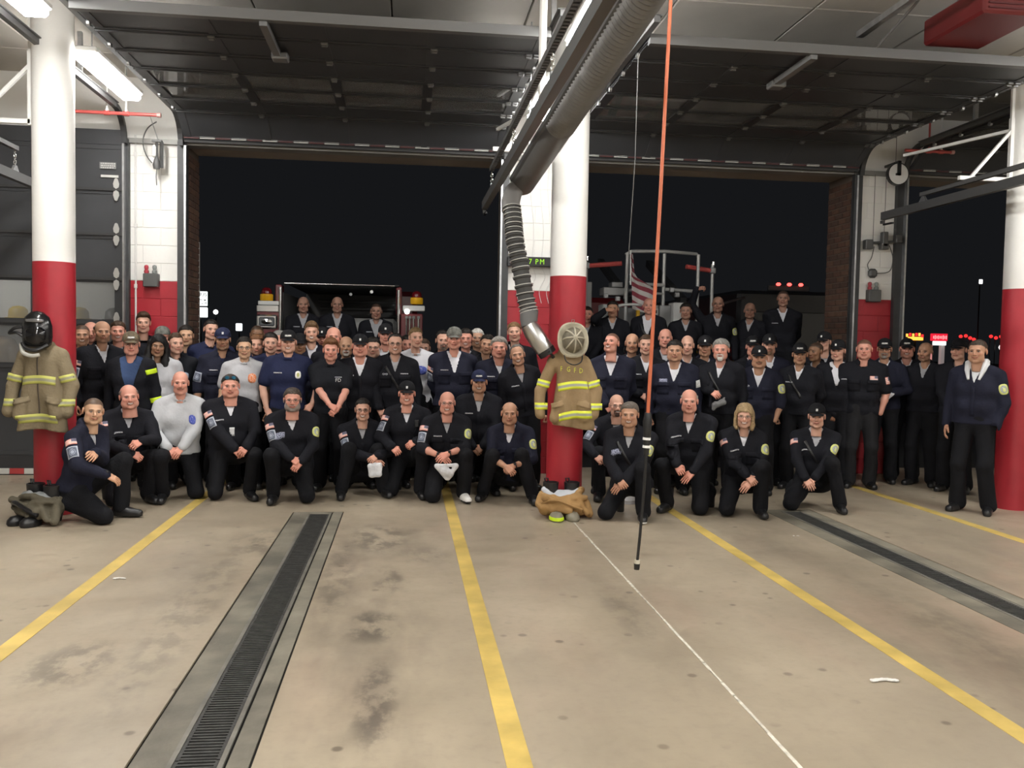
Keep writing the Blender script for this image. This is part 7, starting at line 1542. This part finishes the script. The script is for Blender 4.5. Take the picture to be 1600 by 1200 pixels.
    {'id': 70, 'x': 4.455, 'y': 9.5, 'top': 1.693, 'pose': 'stand', 'label': 'person in black lettered cap with face in shadow, grey strap over the shoulder', 'yaw': -22, 'hair': 'short', 'hc': (0.012, 0.009, 0.007), 'tone': 'olive', 'cap': (BLACK_CAP, 'letters'), 'smile': 0, 'um': WHITE_TEE, 'marks': ('name', 'strap', 'rpatch'), 'arms': ('down', 'behind'), 'near': True},
    {'id': 74, 'x': 5.162, 'y': 10.35, 'top': 1.844, 'pose': 'stand', 'label': 'person in black cap and glasses at the back left of the brick jamb', 'hair': 'short', 'tone': 'fair', 'cap': (BLACK_CAP, 'emblem'), 'glasses': 'dark', 'hyaw': -20},
    {'id': 75, 'x': 4.859, 'y': 9.95, 'top': 1.696, 'pose': 'stand', 'label': 'dark skinned person turned sideways between two black caps', 'yaw': -40, 'hyaw': -35, 'hair': 'buzz', 'hc': (0.012, 0.009, 0.007), 'tone': 'brown'},
    {'id': 76, 'x': 5.04, 'y': 9.75, 'top': 1.741, 'pose': 'stand', 'label': 'person in black cap, open dark jumpsuit showing a long white V at the chest', 'yaw': -10, 'hair': 'short', 'hc': (0.045, 0.024, 0.012), 'tone': 'fair', 'cap': (BLACK_CAP, 'emblem'), 'hyaw': -16, 'smile': 0.3, 'style': 'jump', 'um': WHITE_TEE, 'v': 0.27, 'vw': 0.3, 'marks': ('nameL',), 'arms': 'down', 'near': True},
    {'id': 77, 'x': 5.284, 'y': 9.6, 'top': 1.738, 'pose': 'stand', 'label': 'person in short sleeved navy uniform shirt with flag patch, hands in pockets', 'yaw': -4, 'hair': 'buzz', 'hc': (0.045, 0.024, 0.012), 'tone': 'pink', 'face': {'w': 1.08, 'j': 1.15, 'f': 0.3, 'nk': 1.1}, 'smile': 0.1, 'style': 'shortuni', 'jm': NAVY_DARK, 'um': NAVY_TEE, 'tm': TROUSER_GREY, 'marks': ('flagL', 'flagLarm', 'pockets'), 'arms': 'pocket', 'hands': '--', 'w': 1.1, 'hem': -0.1, 'near': True},
    {'id': 78, 'x': 5.766, 'y': 10.0, 'top': 1.771, 'pose': 'stand', 'label': 'person with goatee, glasses and lettered cap holding white gloves', 'arms': ('down', (5.721, 9.75, 1.109)), 'yaw': -14, 'hair': 'short', 'hc': (0.012, 0.009, 0.007), 'tone': 'tan', 'cap': (BLACK_CAP, 'letters'), 'glasses': 'dark', 'beard': 'goatee', 'bc': (0.2, 0.19, 0.18), 'smile': 0.5, 'jm': NAVY_MID, 'um': WHITE_TEE, 'marks': ('rpatch',), 'hands': 'gg', 'near': True},
    {'id': 79, 'x': 6.146, 'y': 10.15, 'top': 1.779, 'pose': 'stand', 'label': 'smiling person in lettered cap standing just right of the right pier track', 'yaw': -10, 'hair': 'short', 'hc': (0.045, 0.024, 0.012), 'tone': 'pink', 'cap': (BLACK_CAP, 'letters'), 'face': {'w': 1.06, 'f': 0.5}, 'smile': 1, 'teeth': True, 'um': WHITE_TEE, 'near': True},
    {'id': 80, 'x': 6.134, 'y': 9.75, 'top': 1.716, 'pose': 'stand', 'label': 'bald stubbled person in black facing left under the red signs', 'yaw': -26, 'hyaw': -20, 'hair': 'bald', 'hc': (0.012, 0.009, 0.007), 'tone': 'tan', 'beard': 'stubble', 'bc': (0.012, 0.009, 0.007), 'smile': 0, 'marks': ('rpatch',), 'arms': 'behind', 'near': True},
    {'id': 81, 'x': 6.261, 'y': 9.3, 'top': 1.778, 'pose': 'stand', 'label': 'young person in plain black cap and black jacket looking to the left', 'arms': ((6.1, 9.14, 0.904), 'behind'), 'yaw': -22, 'hyaw': -24, 'hair': 'crop', 'hc': (0.045, 0.024, 0.012), 'tone': 'fair', 'cap': (BLACK_CAP, ''), 'face': {'w': 0.97}, 'smile': 0, 'v': 0.45, 'hands': 'r-', 'near': True},
    {'id': 82, 'x': 5.652, 'y': 8.1, 'top': 1.748, 'pose': 'stand', 'label': 'person in navy jacket with white hood beside the right column, oval patch on the sleeve', 'yaw': -26, 'hyaw': -14, 'hair': 'crop', 'hc': (0.05, 0.035, 0.025), 'tone': 'tan', 'face': {'w': 1.06, 'f': 0.5, 'nk': 1.1}, 'smile': 0.8, 'style': 'hood', 'jm': NAVY_MID, 'um': HOODIE, 'v': 0.4, 'marks': ('ovalL', 'placket'), 'w': 1.15, 'belly': 1.15, 'pf': 0.8, 'arms': ('down', 'pocket'), 'hands': 'r-', 'stance': 0.14, 'near': True},
    {'id': 83, 'x': -1.455, 'y': 12.75, 'top': 2.221, 'pose': 'stand', 'label': 'bald person standing at the left inside the open hose bed of the engine', 'hair': 'bald', 'tone': 'shaded', 'um': GREYU_TEE, 'v': 0.36, 'marks': ('name',), 'floor': 0.56},
    {'id': 84, 'x': -0.981, 'y': 12.75, 'top': 2.232, 'pose': 'stand', 'label': 'bald smiling person standing in the middle of the engine hose bed', 'hair': 'bald', 'tone': 'shaded', 'smile': 0.9, 'um': GREYU_TEE, 'v': 0.36, 'marks': ('name',), 'w': 1.15, 'floor': 0.56},
    {'id': 85, 'x': -0.429, 'y': 12.75, 'top': 2.151, 'pose': 'stand', 'label': 'shorter person with open grey collar standing at the right of the engine hose bed', 'hair': 'buzz', 'hc': (0.012, 0.009, 0.007), 'tone': 'shaded', 'um': GREYU_TEE, 'v': 0.28, 'marks': ('name',), 'w': 1.1, 'floor': 0.56},
    {'id': 55, 'x': 2.523, 'y': 12.1, 'top': 2.162, 'pose': 'stand', 'label': 'dark haired person on the truck partly hidden by the central column', 'hair': 'crop', 'hc': (0.012, 0.009, 0.007), 'tone': 'pink', 'marks': ('flagR',), 'arms': 'clasp', 'floor': 0.56},
    {'id': 56, 'x': 2.884, 'y': 12.1, 'top': 2.251, 'pose': 'stand', 'label': 'dark haired person saluting on the truck below the hanging flag', 'arms': ((2.768, 12.0, 2.106), 'down'), 'hair': 'crop', 'hc': (0.012, 0.009, 0.007), 'tone': 'tan', 'smile': 0.4, 'elbow_out': True, 'hands': 'f-', 'marks': ('flagR', 'rpatch'), 'floor': 0.56},
    {'id': 57, 'x': 3.406, 'y': 12.1, 'top': 2.291, 'pose': 'stand', 'label': 'bald person on the truck behind the orange cord, jacket open over white t-shirt', 'yaw': -16, 'hair': 'bald', 'tone': 'pink', 'um': WHITE_TEE, 'v': 0.24, 'vw': 0.28, 'marks': ('strap',), 'floor': 0.56},
    {'id': 58, 'x': 3.949, 'y': 12.1, 'top': 2.245, 'pose': 'stand', 'label': 'dark haired person on the truck in front of the white equipment box', 'hair': 'short', 'hc': (0.012, 0.009, 0.007), 'tone': 'shaded', 'um': GREYU_TEE, 'floor': 0.56},
    {'id': 71, 'x': 4.419, 'y': 12.1, 'top': 2.338, 'pose': 'stand', 'label': 'bald person on the truck with one arm raised to the steel rail', 'arms': ((4.104, 12.1, 2.431), 'down'), 'hair': 'bald', 'tone': 'shaded', 'hands': 'g-', 'marks': ('ovalL',), 'floor': 0.56},
    {'id': 72, 'x': 4.898, 'y': 12.1, 'top': 2.259, 'pose': 'stand', 'label': 'bald person on the truck with grey t-shirt showing, right of the raised arm', 'yaw': -20, 'hair': 'bald', 'tone': 'shaded', 'um': GREYU_TEE, 'arms': 'behind', 'floor': 0.56},
    {'id': 73, 'x': 5.302, 'y': 11.9, 'top': 2.436, 'pose': 'stand', 'label': 'tallest person standing high at the right under three red lights', 'hair': 'buzz', 'hc': (0.012, 0.009, 0.007), 'tone': 'shaded', 'um': WHITE_TEE, 'arms': 'behind', 'marks': ('name',), 'w': 1.15, 'floor': 0.62},
]
BUILT = {P["id"]: build_person(P) for P in PEOPLE}
# ---------------------------------------------------------------- things held in hands
def crumple(nm, lab, cat, c, prims, m, seed, amp=.01, fr=60):
    g = Grid(np.array(c) - .16, np.array(c) + .16, .007)
    for a, b, r1, r2 in prims: g.cap(np.array(c) + a, np.array(c) + b, r1, r2, .015)
    g.wrinkle(amp, fr, np.random.default_rng(seed)); V, F = g.net(); o = link(nm, raw_mesh(nm, V - np.array(c), F, [m]), None, tuple(c)); return tag(o, lab, cat)
def hand_at(i, k, d=(0, 0, 0)):
    b = BUILT[i]; w, xd, yd, zd = b['frame'][k]; return np.array(world_pt(b, w + xd * .07)) + np.array(d)
WH_ = mat('white_cap_cloth', (.60, .60, .62), .8, 0, .4, 60, .2, 20)
c = hand_at(48, 'R', (.02, -.03, -.11)); crumple('ball_cap', 'crumpled white cap held by the bald person in white sneakers', 'cap', c, [((-.10, 0, .05), (.10, 0, .055), .018, .018), ((-.09, 0, .04), (.0, .01, -.08), .028, .02), ((.09, 0, .045), (.02, .01, -.08), .028, .02), ((-.02, .01, .0), (.03, .01, -.03), .05, .045)], WH_, 4, .006, 38)
c = hand_at(46, 'R', (-.02, -.03, -.08)); crumple('ball_cap', 'white and blue cap dangling from the squatting person in dark glasses', 'cap', c, [((-.05, 0, .04), (.05, 0, .05), .022, .02), ((-.045, 0, .03), (-.03, 0, -.05), .03, .035), ((.045, 0, .03), (.04, 0, -.045), .028, .03), ((0, .005, .03), (0, .005, -.03), .035, .035), ((-.03, 0, -.05), (.05, -.01, -.05), .03, .022)], WH_, 9, .005, 40)
c = hand_at(78, 'L', (.0, -.04, .0)); crumple('white_gloves', 'white gloves held at the waist by the person with goatee and lettered cap', 'gloves', c, [((-.05, 0, -.05), (.02, 0, .06), .04, .025), ((0, 0, -.02), (.085, 0, .03), .035, .014), ((0, 0, .0), (.02, 0, .09), .03, .012)], WH_, 5, .006)
c = hand_at(66, 'R', (.02, -.03, -.08)); crumple('grey_gloves', 'grey gloves held by the grey haired person with white goatee', 'gloves', c, [((-.04, 0, -.03), (.06, 0, .0), .035, .03), ((.02, 0, 0), (.07, 0, .05), .02, .012), ((-.03, 0, -.02), (-.05, 0, -.07), .025, .02)], mat('grey_glove_cloth', (.16, .16, .16), .8, 0, .3, 60), 6, .006)
